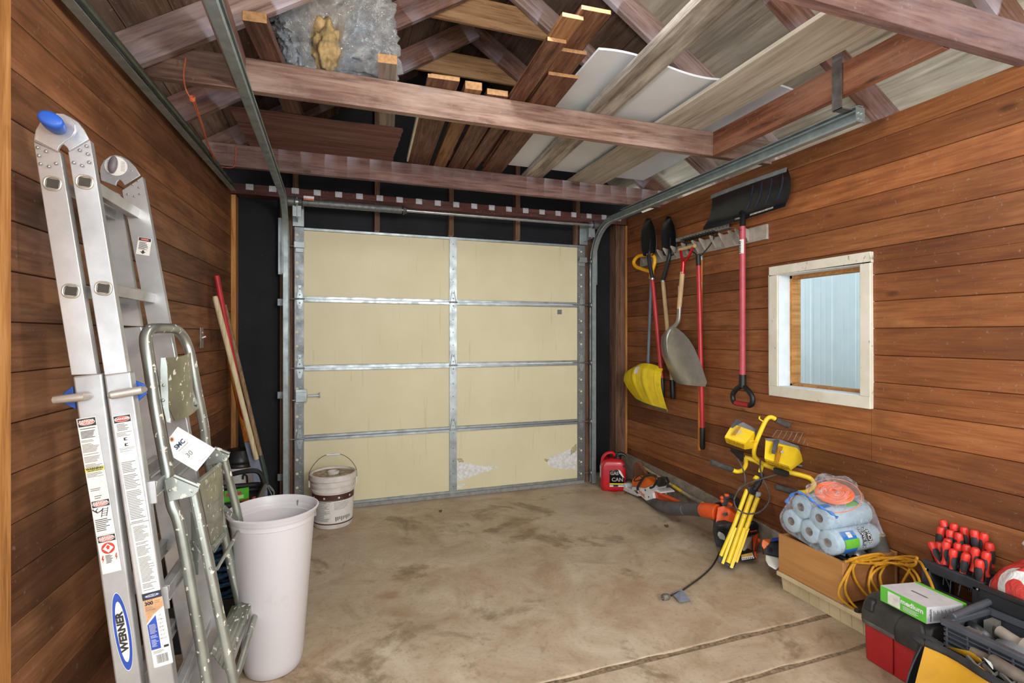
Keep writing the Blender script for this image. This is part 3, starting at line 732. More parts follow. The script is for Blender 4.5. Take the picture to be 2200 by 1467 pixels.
# silver foil bundle
def foil_pt(u, v):
    a = 2 * math.pi * u; b = math.pi * v
    from mathutils import noise
    d = V((math.sin(b) * math.cos(a), math.sin(b) * math.sin(a), -math.cos(b)))
    r = 1 + .16 * noise.noise(d * 1.6 + V((3, 1, 5))) + .20 * abs(noise.noise(d * 2.9)) + .22 * abs(noise.noise(d * 5.2 + V((2, 0, 1)))) + .10 * abs(noise.noise(d * 11)) + .020 * noise.noise(d * 26)
    x = d.x * .262 * r; y = d.y * .22 * r; z = d.z * .30 * r
    if z < -.235: z = -.235 - .012 * noise.noise(V((x * 20, y * 20, 0)))
    if d.y < -.3:                       # the hollow on the near side
        h = math.exp(-(((d.x + .16) / .30) ** 2 + ((d.z + .25) / .45) ** 2)); y += .20 * h
    x += .02; z += 2.86
    z = min(z, 2.403 + .643 * (x + .758) + .135)
    if z < 2.61: x = min(x, .185)
    return (x, 2.765 + y * .86, z)
n = NT('crumpled_foil'); c = n.coord(); f1 = n.noise(c, 9, 8, .7, 1.2); f2 = n.noise(c, 3, 3)
n.out(n.ramp(f2, [(.4, 'ccd2d8'), (.6, 'e6e4e0')]), n.ramp(f1, [(.3, .12), (.7, .34)]), .82); n.bump(n.noise(c, 16, 8, .75, 2.0), 1.0, .02); M_foil = n.m
fb = thing('foil_bundle', (.02, 2.8, 2.56), 'crumpled bundle of silver foil wrapped insulation on the joists', 'bundle')
m = MB(); m.sheet(foil_pt, 200, 130); m.build('foil', M_foil, fb, ang=18)
m = MB()
def inner(u, v):
    from mathutils import noise
    a = 2 * math.pi * u; b = math.pi * v; d = V((math.sin(b) * math.cos(a), math.sin(b) * math.sin(a), -math.cos(b))); r = 1 + .35 * noise.noise(d * 3.1) + .15 * noise.noise(d * 9)
    return (-.035 + d.x * .075 * r, 2.72 + d.y * .10 * r, 2.745 + d.z * .13 * r)
m.sheet(inner, 48, 36); o = m.build('insulation_paper', plain('a58a5c', .8, 0, .3, 20, bump=.8), fb, ang=180); o['label'] = 'tan paper inside the foil'
fs_ = MB()
def flap(u, v):
    from mathutils import noise
    return (-.20 + .50 * u, 2.56 + .14 * v + .02 * noise.noise(V((u * 9, v * 5, 2))), 2.556 + .035 * abs(noise.noise(V((u * 14, v * 6, 0)))) + .03 * v)
fs_.sheet(flap, 60, 14); fs_.build('foil_flap', M_foil, fb, ang=20)

# orange cord hanging between the joists
m = MB(); r_ = .0028
m.tube(smooth([(-.575, 2.44, 2.475), (-.58, 2.43, 2.40), (-.575, 2.445, 2.345), (-.556, 2.47, 2.31)], 5), r_, 6)
m.tube(smooth([(-.556, 2.47, 2.31), (-.59, 2.8, 2.32), (-.64, 3.2, 2.35), (-.68, 3.60, 2.388), (-.66, 3.63, 2.385), (-.60, 3.64, 2.392), (-.585, 3.636, 2.43), (-.583, 3.638, 2.53)], 6), r_, 6)
m.tube(smooth([(-.552, 2.475, 2.318), (-.588, 2.8, 2.327), (-.64, 3.2, 2.356), (-.676, 3.60, 2.392)], 6), r_, 6)
for k in range(3): m.tube(arc((-.558, 2.468, 2.316 + .006 * k), .009, 0, 360, 10, (1, 0, 0), (0, .5, .8)), .003, 6)
tag(m.build('orange_string', plain('c9663f', .7, 0, .15, 60)), 'thin orange cord knotted and strung between two ceiling joists', 'cord')
# ================================================================ tools hanging on the right wall
RW = 'tools hanging from the rack on the right wall'
K_ = plain('17181a', .45, 0, .2, 30); K_g = plain('3c3e42', .5, 0, .15, 30)
K_red = plain('b02a2e', .4, 0, .1, 12); K_pink = plain('b84a55', .4, 0, .1, 12); K_yel = plain('e6c81e', .4, 0, .08, 14); K_yor = plain('e7a81c', .35, 0, .05, 14)
K_grey = plain('6d7480', .45, .2, .1, 20); K_sock = plain('2e3136', .35, .3, .15, 20)
M_ash = wood('ash_handle', 'a98a5e', 'c9ad80', 'dcc49a', axis=2, fib=20, knots=False, rough=.45, bumps=.05)
M_amber = wood('amber_handle', '8e4f16', 'b87024', 'cc8a3c', axis=2, fib=20, knots=False, rough=.4, bumps=.05)
M_oldw = wood('old_handle', '584533', '8a7053', 'a38a68', axis=2, fib=20, knots=False, rough=.7, bumps=.1)
M_alu = galv('aluminium_sheet', 'b4b1a8', .34, .7, 6)
M_paper = plain('d9d7d2', .6, 0, .05, 20); M_inkw = plain('26262a', .6)
K_rack = plain('a39a8e', .5, 0, .12, 14)

rk = thing('tool_rack', (2.575, 3.2, 1.93), 'beige plastic tool rack with angled fins on the right wall', 'tool rack')
m = MB()
for (a, b) in ((3.92, 3.27), (3.262, 2.51)):
    m.bx(2.572, 2.588, b, a, 1.935, 2.03); m.bx(2.566, 2.574, b, a, 1.935, 1.945)
m.build('rack_strip', K_rack, rk, bev=.002)
for y in (3.84, 3.70, 3.585, 3.50, 3.40, 3.27, 3.15, 3.07, 2.96, 2.87, 2.78, 2.72, 2.66):
    m = MB(); poly(m, [(2.573, y, 2.022), (2.502, y - .012, 2.034), (2.498, y - .012, 2.024), (2.573, y, 1.932)], (0, -.0045, 0)); m.bx(2.571, 2.574, y - .05, y, 1.94, 2.02)
    m.build('fin', K_rack, rk)

# yellow snow shovel
t = thing('snow_shovel', (2.5, 3.66, .75), 'yellow plastic snow shovel with a grey shaft and yellow grip', 'shovel', RW)
m = MB(); m.tube(smooth([(2.50, 3.645, 1.86), (2.49, 3.73, 1.885), (2.48, 3.84, 1.925), (2.48, 3.873, 1.972), (2.49, 3.82, 2.012), (2.50, 3.70, 2.008), (2.51, 3.63, 1.99), (2.515, 3.615, 1.94), (2.505, 3.64, 1.86)], 6), .0155, 12); m.rod((2.503, 3.642, 1.87), (2.505, 3.648, 1.80), .021, 14)
m.build('grip', K_yor, t)
MB().rod((2.505, 3.648, 1.81), (2.50, 3.69, 1.05), .0145, 14).build('shaft', K_grey, t)
def ysh(u, v):
    zl = [1.02, 1.0, .93, .85, .765]; yl = [3.90, 3.945, 3.95, 3.90, 3.835]
    zr = [1.06, 1.03, .95, .85, .728]; yr = [3.45, 3.415, 3.41, 3.41, 3.412]
    k = v * 4; i = min(int(k), 3); f_ = k - i
    L_ = lambda A: A[i] + (A[i + 1] - A[i]) * f_
    y = L_(yl) + (L_(yr) - L_(yl)) * u; z = L_(zl) + (L_(zr) - L_(zl)) * u + .055 * math.sin(math.pi * min(1, u * 1.0)) ** .7 * (1 - v)
    rib = .007 * max(0, math.sin(u * math.pi * 7)) * (1 if .12 < u < .9 else 0) * math.sin(math.pi * min(1, v * .9 + .08))
    x = 2.50 - .075 * math.sin(math.pi * (v * .86 + .1)) - .03 * math.sin(math.pi * u) - rib
    return (x, y, z)
m = MB(); m.sheet(ysh, 70, 24, -.004); m.build('blade', K_yel, t, ang=60)
m = MB(); m.sheet(lambda u, v: V(ysh(u, .965 + .035 * v)) + V((-.0015, 0, -.006 * v)), 40, 2, -.006); m.build('wear_strip', plain('57503a', .5), t)
m = MB(); m.sheet(lambda u, v: V(ysh(.40 + .1 * u, .38 - .22 * v + .0 * u)) + V((-.003, 0, 0)), 6, 4); m.build('sticker', M_paper, t)

def spade(name, tipz, yl, yr, x, label, hmat, hbot, grip_col, sock_top, hy):
    t = thing(name, (x, (yl + yr) / 2, hbot[2]), label, 'shovel', RW)
    yc = (yl + yr) / 2; w_ = (yl - yr) / 2; z0 = tipz - .315
    rows = []
    for (f_, zz) in ((.20, z0), (.78, z0 + .012), (.96, z0 + .07), (1.0, z0 + .15), (.9, z0 + .22), (.62, z0 + .275), (.3, z0 + .303), (.05, tipz)):
        rows.append(((x, yc + w_ * f_ + .02 * (zz - z0) / .3, zz), (x, yc - w_ * f_ + .04 * (zz - z0) / .3, zz), (.035, 0, 0)))
    m = MB(); blade(m, rows, .003, 16); m.m = 0
    m.build('blade', K_, t, ang=60)
    m = MB(); m.tube(smooth([(x + .02, yc + .015, z0 + .14), (x + .005, yc + .002, z0 + .04), (x - .004, yc, z0 - .02), (x, hy[0], sock_top), (x, hy[0], sock_top - .02)], 5), [.006] * 5 + [.013] * 5 + [.016] * 11, 12); m.build('socket', K_sock, t)
    MB().rod((x, hy[0], sock_top), (x + .005, hy[1], hbot[2] + .14), .0165, 14).build('handle', hmat, t)
    MB().rod((x, hy[0], sock_top + .004), (x, hy[0], sock_top - .012), .018, 14).build('ferrule', M_galv, t)
    m = MB(); m.tube([(x + .005, hy[1], hbot[2] + .15), (x + .005, hy[1] - .003, hbot[2] + .10), (x + .005, hy[1] - .008, hbot[2] + .012), (x + .005, hy[1] - .008, hbot[2])], [.02, .0205, .0205, .013], 14); m.build('grip', K_, t)
    return t
spade('digging_shovel', 2.305, 3.74, 3.515, 2.47, 'black round point digging shovel with a red handle', K_red, (2.47, 3.46, .84), K_, 1.795, (3.585, 3.462))
spade('digging_shovel', 2.285, 3.555, 3.35, 2.54, 'black round point digging shovel with a pale wooden handle', M_ash, (2.54, 3.42, .825), K_, 1.775, (3.54, 3.425))

# aluminium scoop
t = thing('scoop_shovel', (2.46, 3.2, .96), 'aluminium scoop shovel with a wooden shaft and red handle', 'shovel', RW)
m = MB(); m.tube(smooth([(2.50, 3.262, 1.985), (2.49, 3.235, 1.92), (2.48, 3.205, 1.865), (2.475, 3.205, 1.80)], 5), .0125, 10, flat=.7); m.tube(smooth([(2.50, 3.115, 1.985), (2.49, 3.15, 1.92), (2.48, 3.195, 1.865), (2.475, 3.205, 1.80)], 5), .0125, 10, flat=.7); m.rod((2.478, 3.201, 1.88), (2.475, 3.207, 1.79), .0175, 14)
m.build('yoke', plain('b0121c', .25, .1, .1, 10), t)
MB().rod((2.50, 3.275, 1.985), (2.50, 3.10, 1.985), .014, 12).build('crossbar', M_ash, t)
MB().rod((2.475, 3.207, 1.805), (2.47, 3.24, 1.53), .018, 14).build('shaft', M_ash, t)
m = MB(); m.sheet(lambda u, v: (2.4745 - .0005 - .018 * math.cos((u - .5) * 1.6), 3.2255 + .0018 - .018 * math.sin((u - .5) * 1.6) + .006 * v, 1.70 - .10 * v), 4, 3); m.build('sticker', M_paper, t)
m = MB(); m.tube(smooth([(2.47, 3.238, 1.545), (2.468, 3.245, 1.45), (2.462, 3.275, 1.405), (2.44, 3.315, 1.37), (2.415, 3.318, 1.30), (2.405, 3.29, 1.20)], 6), [.0185] * 12 + [.019] * 8 + [.016, .013, .011, .009, .008, .006, .005, .004, .003, .002, .001], 14, flat=.8); m.build('socket', M_alu, t)
rows = [((2.455, 3.31, 1.392), (2.455, 3.255, 1.388), (-.012, 0, 0)), ((2.462, 3.40, 1.365), (2.462, 3.18, 1.345), (-.03, 0, 0)), ((2.468, 3.462, 1.315), (2.468, 3.125, 1.30), (-.05, 0, 0)), ((2.47, 3.472, 1.25), (2.47, 3.07, 1.24), (-.062, 0, 0)),
        ((2.47, 3.455, 1.17), (2.47, 3.02, 1.165), (-.066, 0, 0)), ((2.47, 3.39, 1.08), (2.47, 2.97, 1.07), (-.06, 0, 0)), ((2.47, 3.31, .985), (2.475, 2.94, 1.0), (-.045, 0, 0)), ((2.47, 3.27, .965), (2.475, 2.96, .968), (-.035, 0, 0))]
m = MB(); blade(m, rows, -.003, 20); m.build('blade', M_alu, t, ang=60)

# bow rake
t = thing('bow_rake', (2.5, 3.05, .5), 'bow rake with a long red handle and black grip, teeth up', 'rake', RW)
m = MB(); m.beam((2.545, 3.27, 2.052), (2.545, 2.92, 2.056), .012, .012)
for k in range(15):
    y = 3.265 - .024 * k; m.tube([(2.548, y, 2.054), (2.52, y - .006, 2.062), (2.49, y - .014, 2.052)], [.005, .004, .002], 6)
m.build('rake_head', K_, t)
m = MB()
for ye, s in ((3.25, 1), (2.94, -1)): m.tube(smooth([(2.545, ye, 2.05), (2.535, ye - s * .02, 1.99), (2.51, 3.055 + s * .045, 1.925), (2.485, 3.045, 1.89)], 6), .0045, 8)
m.build('bow', K_, t)
MB().rod((2.485, 3.045, 1.905), (2.485, 3.04, 1.83), .0175, 14).build('ferrule', K_, t)
MB().rod((2.485, 3.04, 1.835), (2.49, 3.006, .66), .0165, 14).build('handle', plain('b3242a', .35, 0, .08, 12), t)
MB().tube([(2.49, 3.007, .67), (2.49, 3.006, .64), (2.49, 3.004, .53), (2.49, 3.004, .515)], [.019, .02, .0195, .012], 14).build('grip', K_, t)

# orange handled tool behind the rake
t = thing('garden_tool', (2.54, 3.09, .5), 'orange wooden pole with a blue and white sticker behind the red rake', 'garden tool', RW)
MB().rod((2.54, 3.078, 1.885), (2.552, 3.115, .48), .0125, 12).build('pole', M_amber, t)
MB().tube([(2.54, 3.077, 1.88), (2.54, 3.077, 1.90), (2.54, 3.077, 1.925)], [.0135, .0135, .006], 12).build('ferrule', M_galv, t)
m = MB(); m.m = 0
m.sheet(lambda u, v: (2.541 - .0135 * math.cos((u - .5) * 2.4), 3.0815 - .0135 * math.sin((u - .5) * 2.4) + .0035 * v, 1.72 - .17 * v), 6, 6); m.m = 1
m.sheet(lambda u, v: (2.5405 - .0138 * math.cos((u - .5) * 2.2), 3.081 - .0138 * math.sin((u - .5) * 2.2) + .0008 * v, 1.705 - .04 * v), 6, 2); m.build('sticker', [M_paper, plain('2e4f9a', .4)], t)

# perforated bar resting on the rack
m = MB(); y = 3.36
m.bx(2.53, 2.585, 2.79, 3.36, 2.058, 2.061); m.bx(2.53, 2.533, 2.79, 3.36, 2.061, 2.086); m.m = 1
y = 2.81
while y < 3.3: m.prism([(.0045 * math.cos(R(45 * q)), .0045 * math.sin(R(45 * q))) for q in range(8)], 0, .0004, FX(2.5298, y, 2.073)); y += .035
tag(m.build('perforated_bar', [galv('bar_steel', '9b9a92', .5, .5), plain('2b2b2b', .7)]), 'grey perforated steel bar lying on the tool rack', 'metal bar')

# black snow pusher with red shaft and D grip
t = thing('snow_pusher', (2.5, 2.63, .88), 'wide black snow pusher with a long faded red shaft', 'snow pusher', RW)
def psh(u, v):
    a = V((2.385, 2.785 - .60 * u, 2.258)); b = V((2.53, 3.03 - .71 * u, 2.115))
    q = v * math.pi / 2
    p = a.lerp(b, v); p.x = 2.385 + .145 * math.sin(q) ** 1.0; p.z = 2.258 - .143 * (1 - math.cos(q)) ** .85 - .012 * math.sin(math.pi * u) * v
    return p + V((-.012 * math.sin(math.pi * u), 0, 0))
m = MB(); m.sheet(psh, 40, 20, .004); m.sheet(lambda u, v: psh(u, 1) + V((-.002 - .01 * v, 0, -.026 * v)), 40, 2, .004); m.build('blade', plain('1c1e23', .3, .1, .2, 20), t, ang=60)
m = MB()
for u in (.56, .67, .78, .9): m.tube([psh(u - .02 + .06 * (1 - v / 10), .18 + .065 * v) + V((-.004, 0, -.003)) for v in range(11)], [.002] + [.006] * 9 + [.002], 8)
m.build('rib', plain('34404f', .15, .3, .1, 20), t)
m = MB(); m.sheet(lambda u, v: psh(u, .0) + V((-.003 - .004 * v, 0, .004 - .024 * v)), 40, 1, .005); m.build('wear_strip', galv('wear_metal', '8e9698', .5, .4), t)
m = MB()
for (u0, u1) in ((.45, .56), (.63, .88)): m.sheet(lambda u, v: psh(u0 + (u1 - u0) * u, 1) + V((-.011, 0, -.002 - .02 * v)), 6, 1)
m.build('sticker', plain('a59a90', .6, 0, .3, 60), t)
MB().tube([(2.52, 2.66, 2.13), (2.50, 2.632, 2.09), (2.485, 2.622, 2.0)], [.02, .019, .018], 14).build('socket', K_, t)
MB().rod((2.486, 2.622, 2.03), (2.50, 2.636, 1.06), .0185, 16).build('shaft', K_pink, t)
m = MB(); m.m = 0
sh_ = lambda u, v: (2.4875 - .0192 * math.cos((u - .5) * 2.6), 2.6235 - .0192 * math.sin((u - .5) * 2.6) + .0012 * v, 1.945 - .09 * v)
m.sheet(sh_, 8, 3); m.m = 1
for k in range(7): m.rect(-.011 + .002 * (k % 3), .009 - .002 * (k % 2), -.003, .002, .0008, FX(2.4665, 2.6225, 1.93 - .011 * k, -14))
m.build('sticker', [M_paper, M_inkw], t)
m = MB(); m.tube([(2.50, 2.636, 1.075), (2.50, 2.636, 1.02), (2.50, 2.637, .995)], [.0215, .0225, .024], 14)
m.tube(smooth([(2.50, 2.637, 1.005), (2.50, 2.69, .975), (2.50, 2.722, .935), (2.50, 2.715, .895), (2.50, 2.69, .882)], 6), .0165, 12); m.tube(smooth([(2.50, 2.637, 1.005), (2.50, 2.585, .975), (2.50, 2.552, .935), (2.50, 2.558, .895), (2.50, 2.583, .882)], 6), .0165, 12)
m.build('grip', K_, t)
MB().rod((2.50, 2.695, .884), (2.50, 2.578, .884), .0175, 14).build('crossbar', plain('a5252e', .5), t)
# ================================================================ things on the floor along the right wall
gA = G(1280, 900, 3.492); gB = G(1500, 880, 7.336); gC = G(1500, 1020, 6.11); gD = G(1280, 940, 6.111); gE = G(1620, 1000, 3.141); gS = G(1980, 1100, 7.722); gT = G(1680, 1010, 7.723)
K_blk = plain('1d1e20', .4, 0, .2, 20); K_blkd = plain('34353a', .65, 0, .25, 14); K_or = plain('d9541e', .4, 0, .08, 14); K_or2 = plain('dd6a1c', .4, 0, .06, 14)
K_wht = plain('d8dbdc', .4, 0, .06, 14); K_ylw = plain('f0cc28', .35, 0, .06, 10); K_gas = plain('b81420', .35, 0, .1, 8, Coat_Weight=.15); K_gry = plain('77797c', .6, 0, .15, 20); K_dust = plain('5b5a5a', .75, 0, .25, 10)
K_tan = plain('c7b48e', .6, 0, .1, 6); K_lab = plain('e4e3df', .5, 0, .04, 20); K_silver = galv('silver_sticker', '9fb0c4', .4, .3)

# gas can
T = Matrix.Translation((2.285, 3.90, 0)) @ Matrix.Rotation(R(-22), 4, 'Z')
t = thing('gas_can', (2.285, 3.90, 0), 'red plastic gas can with a black spout in the corner by the door', 'gas can')
m = MB(); m.T = T
def gc(u, v):
    a = 2 * math.pi * u; n_ = .26
    c, s = math.cos(a), math.sin(a); x = .105 * math.copysign(abs(c) ** n_, c); y = .075 * math.copysign(abs(s) ** n_, s)
    z = [0, .004, .02, .19, .215, .24, .262, .268][min(7, int(v * 7 + .001))]; k = [.86, .94, 1, 1, .96, .84, .66, .4][min(7, int(v * 7 + .001))]
    return (x * k + (.02 * max(0, (v - .7)) if v > .7 else 0), y * (k if v < .6 else min(1, k + .12)), z)
m.sheet(gc, 64, 7); m.lathe([(.0, .0), (.085, .001)], n=20, cap=False); m.bx(-.03, .05, -.03, .03, .26, .268)
m.build('body', K_gas, t, bev=0, ang=50)
m = MB(); m.T = T; m.tube(smooth([(-.085, 0, .19), (-.085, 0, .262), (-.05, 0, .305), (.0, 0, .312), (.02, 0, .28)], 6), .018, 12, flat=.8); m.build('handle', K_gas, t)
m = MB(); m.T = T; m.lathe([(.03, .262), (.034, .266), (.034, .285), (.028, .29), (.024, .30), (.0, .302)], Matrix.Translation((.042, 0, 0)), 20); m.tube([(.042, 0, .297), (.07, 0, .305), (.095, -.01, .30), (.112, -.015, .285)], [.02, .018, .013, .012], 12); m.bx(.02, .07, -.012, .012, .30, .316)
m.build('spout_cap', K_blk, t, bev=.002)
m = MB(); m.T = T; F = FY(.025, -.0762, .125); W = .062; m.m = 0; m.rect(-W, W, -.085, -.06, 0, F); m.m = 1; m.prism([(-W, -.06), (W, -.06), (W, -.01), (.03, .05), (0, .062), (-W, .05)], -.0005, 0, F)
m.m = 2; m.rect(-W, W, -.066, -.055, .0006, F); m.m = 1; m.rect(-.03, .01, -.084, -.068, .0006, F); m.m = 0
m.prism([(.01, .062), (.03, .05), (W, -.008), (.045, .0), (.02, .03)], .0005, .0012, F); m.m = 3
m.text('GAS', F @ Matrix.Translation((-.022, .028, 0)), .038, 3, off=.03, lift=.0015); m.text('CAN', F @ Matrix.Translation((.004, -.025, 0)), .045, 3, off=.03, lift=.0015); m.text('MIX', F @ Matrix.Translation((-.03, .052, 0)), .01, 2, lift=.0015)
m.build('label', [K_lab, K_blk, plain('dcc62a', .5), plain('a39da0', .5)], t, ang=20)
m = MB(); m.T = T; m.bx(-.1065, -.105, -.02, .03, .10, .20); m.build('side_label', K_lab, t)
m = MB(); m.T = T; m.lathe([(.0, 0), (.009, 0), (.009, .003)], FY(.085, -.0765, .215), 12); m.build('vent_plug', K_blk, t)

# brown board end leaning in the corner and the dark bottle behind the can
m = MB(); poly(m, [aX(p, 2.50) for p in (gD(500, 340), gD(545, 320), gD(600, 400), gD(660, 500), gD(620, 560), gD(485, 560))], (.03, 0, 0)); 
bd = m.build('wood_offcut', wood('offcut_wood', '5b3a28', '8a5d42', 'a37453', axis=2, fib=9)); tag(bd, 'brown wood offcut standing between the gas can and the chainsaw', 'wood offcut'); 
mz = min((bd.matrix_world @ v.co).z for v in bd.data.vertices)

# chainsaw lying beside the wall; its side faces the room
t = thing('chainsaw', (2.36, 3.62, 0), 'orange and white chainsaw with an orange bar cover on the floor', 'chainsaw')
def side(m, pts, X, th, g=gD): return poly(m, [aX(g(*p), X) for p in pts], (th, 0, 0))
m = MB(); side(m, [(475, 645), (550, 650), (640, 665), (745, 620), (750, 650), (735, 680), (790, 675), (845, 715), (850, 735), (760, 700), (745, 730), (760, 800), (660, 830), (590, 770), (500, 735), (465, 690)], 2.31, .13)
m.build('housing', K_wht, t, bev=.012, seg=3)
m = MB(); side(m, [(360, 595), (385, 600), (400, 650), (470, 690), (545, 740), (550, 775), (470, 745), (350, 690), (365, 660)], 2.33, .08); m.build('rear_guard', K_wht, t, bev=.006)
m = MB(); side(m, [(470, 560), (500, 520), (600, 498), (690, 540), (735, 600), (745, 622), (640, 662), (550, 652), (470, 632)], 2.315, .11); m.build('top_cover', K_or2, t, bev=.012, seg=3)
m = MB(); m.tube(smooth([aX(gD(*p), 2.30) for p in ((555, 690), (550, 650), (600, 560), (640, 510), (720, 490), (790, 510))], 5), .010, 10); m.tube(smooth([aX(gD(*p), 2.30) for p in ((790, 510), (800, 560), (760, 640), (715, 660))], 4), .009, 8)
m.build('front_handle', K_blk, t)
m = MB(); m.tube(smooth([aX(gD(*p), 2.36) for p in ((490, 590), (440, 555), (380, 570), (360, 590), (390, 640), (430, 665))], 5), .011, 10); m.build('rear_handle', K_blk, t)
m = MB(); m.tube(smooth([aX(gD(*p), 2.31) for p in ((570, 500), (520, 530), (500, 560), (530, 570), (600, 540), (590, 510))], 5), .0035, 6); m.build('cover_trim', K_blk, t)
m = MB(); side(m, [(780, 530), (850, 515), (905, 520), (930, 590), (900, 635), (820, 650), (780, 610)], 2.33, .03); side(m, [(715, 640), (790, 560), (800, 640), (760, 675)], 2.345, .05); m.build('hand_guard', K_blk, t, bev=.006)
m = MB(); side(m, [(750, 705), (790, 700), (1090, 835), (1080, 845), (870, 830), (780, 800), (765, 760)], 2.33, .025); m.build('bar_cover', plain('e0561e', .35, 0, .08, 14), t, bev=.004)
m = MB(); side(m, [(800, 735), (1040, 838), (1000, 836), (830, 790)], 2.327, .002); m.build('bar_cover_groove', plain('b8401a', .5), t)
m = MB(); m.text('STIHL', frame(aX(gD(605, 742), 2.309), (0, -1, -.12), (0, .0, 1)), .034, off=.04); m.build('lettering', K_or, t)
for i in range(3): m = MB(); side(m, [(500 + 14 * i, 690), (506 + 14 * i, 688), (545 + 8 * i, 735), (538 + 8 * i, 735)], 2.308, .002); m.build('vent_slot', K_blkd, t)
m = MB(); m.lathe([(0, 0), (.008, 0), (.008, .002)], frame(aX(gD(650, 688), 2.309), (0, -1, 0), (0, 0, 1)), 10); m.lathe([(0, 0), (.006, 0), (.006, .002)], frame(aX(gD(695, 778), 2.309), (0, -1, 0), (0, 0, 1)), 10)
m.build('housing_nut', K_blkd, t)

# long cream pole along the curb
m = MB(); a, b = aX(gD(560, 350), 2.553), aX(gD(1260, 790), 2.53); m.rod(a, b, .0125, 12); m.m = 1; q = a.lerp(b, .70); q2 = a.lerp(b, .84); m.rod(q, q2, .0131, 12); m.m = 2; e = aX(gD(1400, 860), 2.525); m.rod(b, e, .0165, 12); m.m = 1; m.rod(e, aX(gD(1520, 925), 2.52), .0125, 12)
t = m.build('extension_pole', [plain('b7a781', .6, 0, .12, 30), K_ylw, galv('pole_clamp', '9c9a90', .5, .3)]); tag(t, 'long cream extension pole lying against the concrete curb', 'pole')

# leaf blower
t = thing('leaf_blower', (2.35, 2.7, 0), 'orange and grey petrol leaf blower with a long dark nozzle', 'leaf blower')
P0 = lambda x, y, d: at(gD(x, y), d + .14)
m = MB(); m.tube([P0(665, 822, 3.95), P0(760, 855, 3.80), P0(900, 905, 3.62), P0(1050, 935, 3.45), P0(1180, 938, 3.33), P0(1190, 938, 3.325), P0(1420, 950, 3.12)], [.018, .030, .043, .044, .043, .0405, .042], 22, flat=1.0); m.build('nozzle', K_dust, t)
m = MB(); m.tube([P0(1415, 950, 3.12), P0(1480, 955, 3.07), P0(1600, 985, 3.02)], [.046, .046, .05], 22); hull(m, [P0(1600, 910, 3.0), P0(1680, 895, 2.99), P0(1820, 920, 3.05), P0(1850, 1010, 2.98), P0(1800, 1110, 2.96), P0(1590, 1170, 2.94), P0(1575, 1110, 2.95), P0(1640, 900, 3.16), P0(1830, 940, 3.2), P0(1600, 1150, 3.16), P0(1830, 1130, 3.2)])
m.rod(P0(1500, 880, 3.06), P0(1500, 900, 3.06), .012, 10); m.build('fan_housing', K_or, t, bev=.01, seg=3)
m = MB(); hull(m, [P0(1690, 985, 2.945), P0(1730, 980, 2.94), P0(1735, 1015, 2.94), P0(1700, 1030, 2.94), P0(1660, 1005, 2.95), P0(1700, 1000, 2.99)]); m.build('primer', K_blk, t)
m = MB(); hull(m, [P0(1660, 905, 2.99), P0(1640, 830, 3.0), P0(1660, 770, 3.0), P0(1720, 780, 3.0), P0(1740, 840, 3.0), P0(1720, 905, 3.0), P0(1660, 900, 3.05), P0(1720, 790, 3.04)])
m.tube(smooth([P0(1680, 790, 3.01), P0(1760, 770, 3.02), P0(1850, 830, 3.05), P0(1870, 900, 3.08)], 5), .019, 10); m.tube(smooth([P0(1570, 885, 3.08), P0(1620, 870, 3.1), P0(1680, 880, 3.1)], 4), .012, 8); m.build('handle', K_blkd, t, bev=.004)
m = MB(); m.ball(P0(1655, 788, 2.985), .012, 6); m.ball(P0(1657, 832, 2.985), .012, 6); m.tube([P0(1690, 755, 3.0), P0(1740, 760, 3.0)], .010, 8); m.build('throttle_knob', K_or, t); m = MB(); m.tube([P0(1735, 855, 3.0), P0(1785, 885, 3.0)], .009, 8); m.build('trigger', K_or, t)
m = MB(); hull(m, [P0(1590, 1040, 3.0), P0(1545, 1090, 2.99), P0(1535, 1230, 2.98), P0(1560, 1330, 2.93), P0(1580, 1420, 2.93), P0(1650, 1450, 2.93), P0(1900, 1420, 2.93), P0(1940, 1250, 2.93), P0(1800, 1120, 2.92), P0(1640, 1150, 2.9), P0(1600, 1160, 2.9), P0(1560, 1100, 3.2), P0(1920, 1200, 3.22), P0(1900, 1420, 3.22), P0(1600, 1430, 3.22)]); m.build('engine_cover', K_blkd, t, bev=.01, seg=3)
m = MB()
for i in range(5): m.tube([P0(1580 + 5 * i, 1170 + 34 * i, 2.88), P0(1700, 1190 + 30 * i, 2.885), P0(1790, 1215 + 26 * i, 2.89)], .0045, 6)
m.build('cooling_rib', K_blk, t)
m = MB(); poly(m, [P0(*p, 2.87) for p in ((1605, 1255), (1625, 1235), (1680, 1265), (1700, 1300), (1695, 1350), (1630, 1330), (1605, 1290))], FW * .01); m.build('emblem_plate', plain('8c8e88', .5), t, bev=.002)
Pc = lambda x, y, d: at(gC(x, y), d + (.14 if y < 1000 else .02) if x < 825 else d)
m = MB(); hull(m, [Pc(570, 830, 2.98), Pc(720, 810, 3.0), Pc(725, 980, 2.98), Pc(590, 1010, 2.96), Pc(540, 980, 2.96), Pc(590, 830, 3.1), Pc(720, 815, 3.1), Pc(700, 985, 3.08), Pc(600, 1005, 3.08)]); m.build('fuel_tank', plain('cfc6b8', .5, 0, .06, 8), t, bev=.01, seg=3)
m = MB(); hull(m, [Pc(715, 800, 2.99), Pc(790, 760, 3.03), Pc(805, 870, 3.02), Pc(800, 900, 3.0), Pc(745, 990, 2.98), Pc(725, 1000, 2.97), Pc(790, 770, 3.12), Pc(740, 990, 3.1)]); hull(m, [Pc(735, 1000, 2.955), Pc(760, 1005, 2.96), Pc(772, 1100, 2.94), Pc(740, 1110, 2.93), Pc(750, 1005, 3.0), Pc(770, 1095, 2.99)]); m.rod(Pc(780, 860, 3.0), Pc(820, 865, 2.99), .013, 10); m.build('frame_guard', K_or, t, bev=.003)
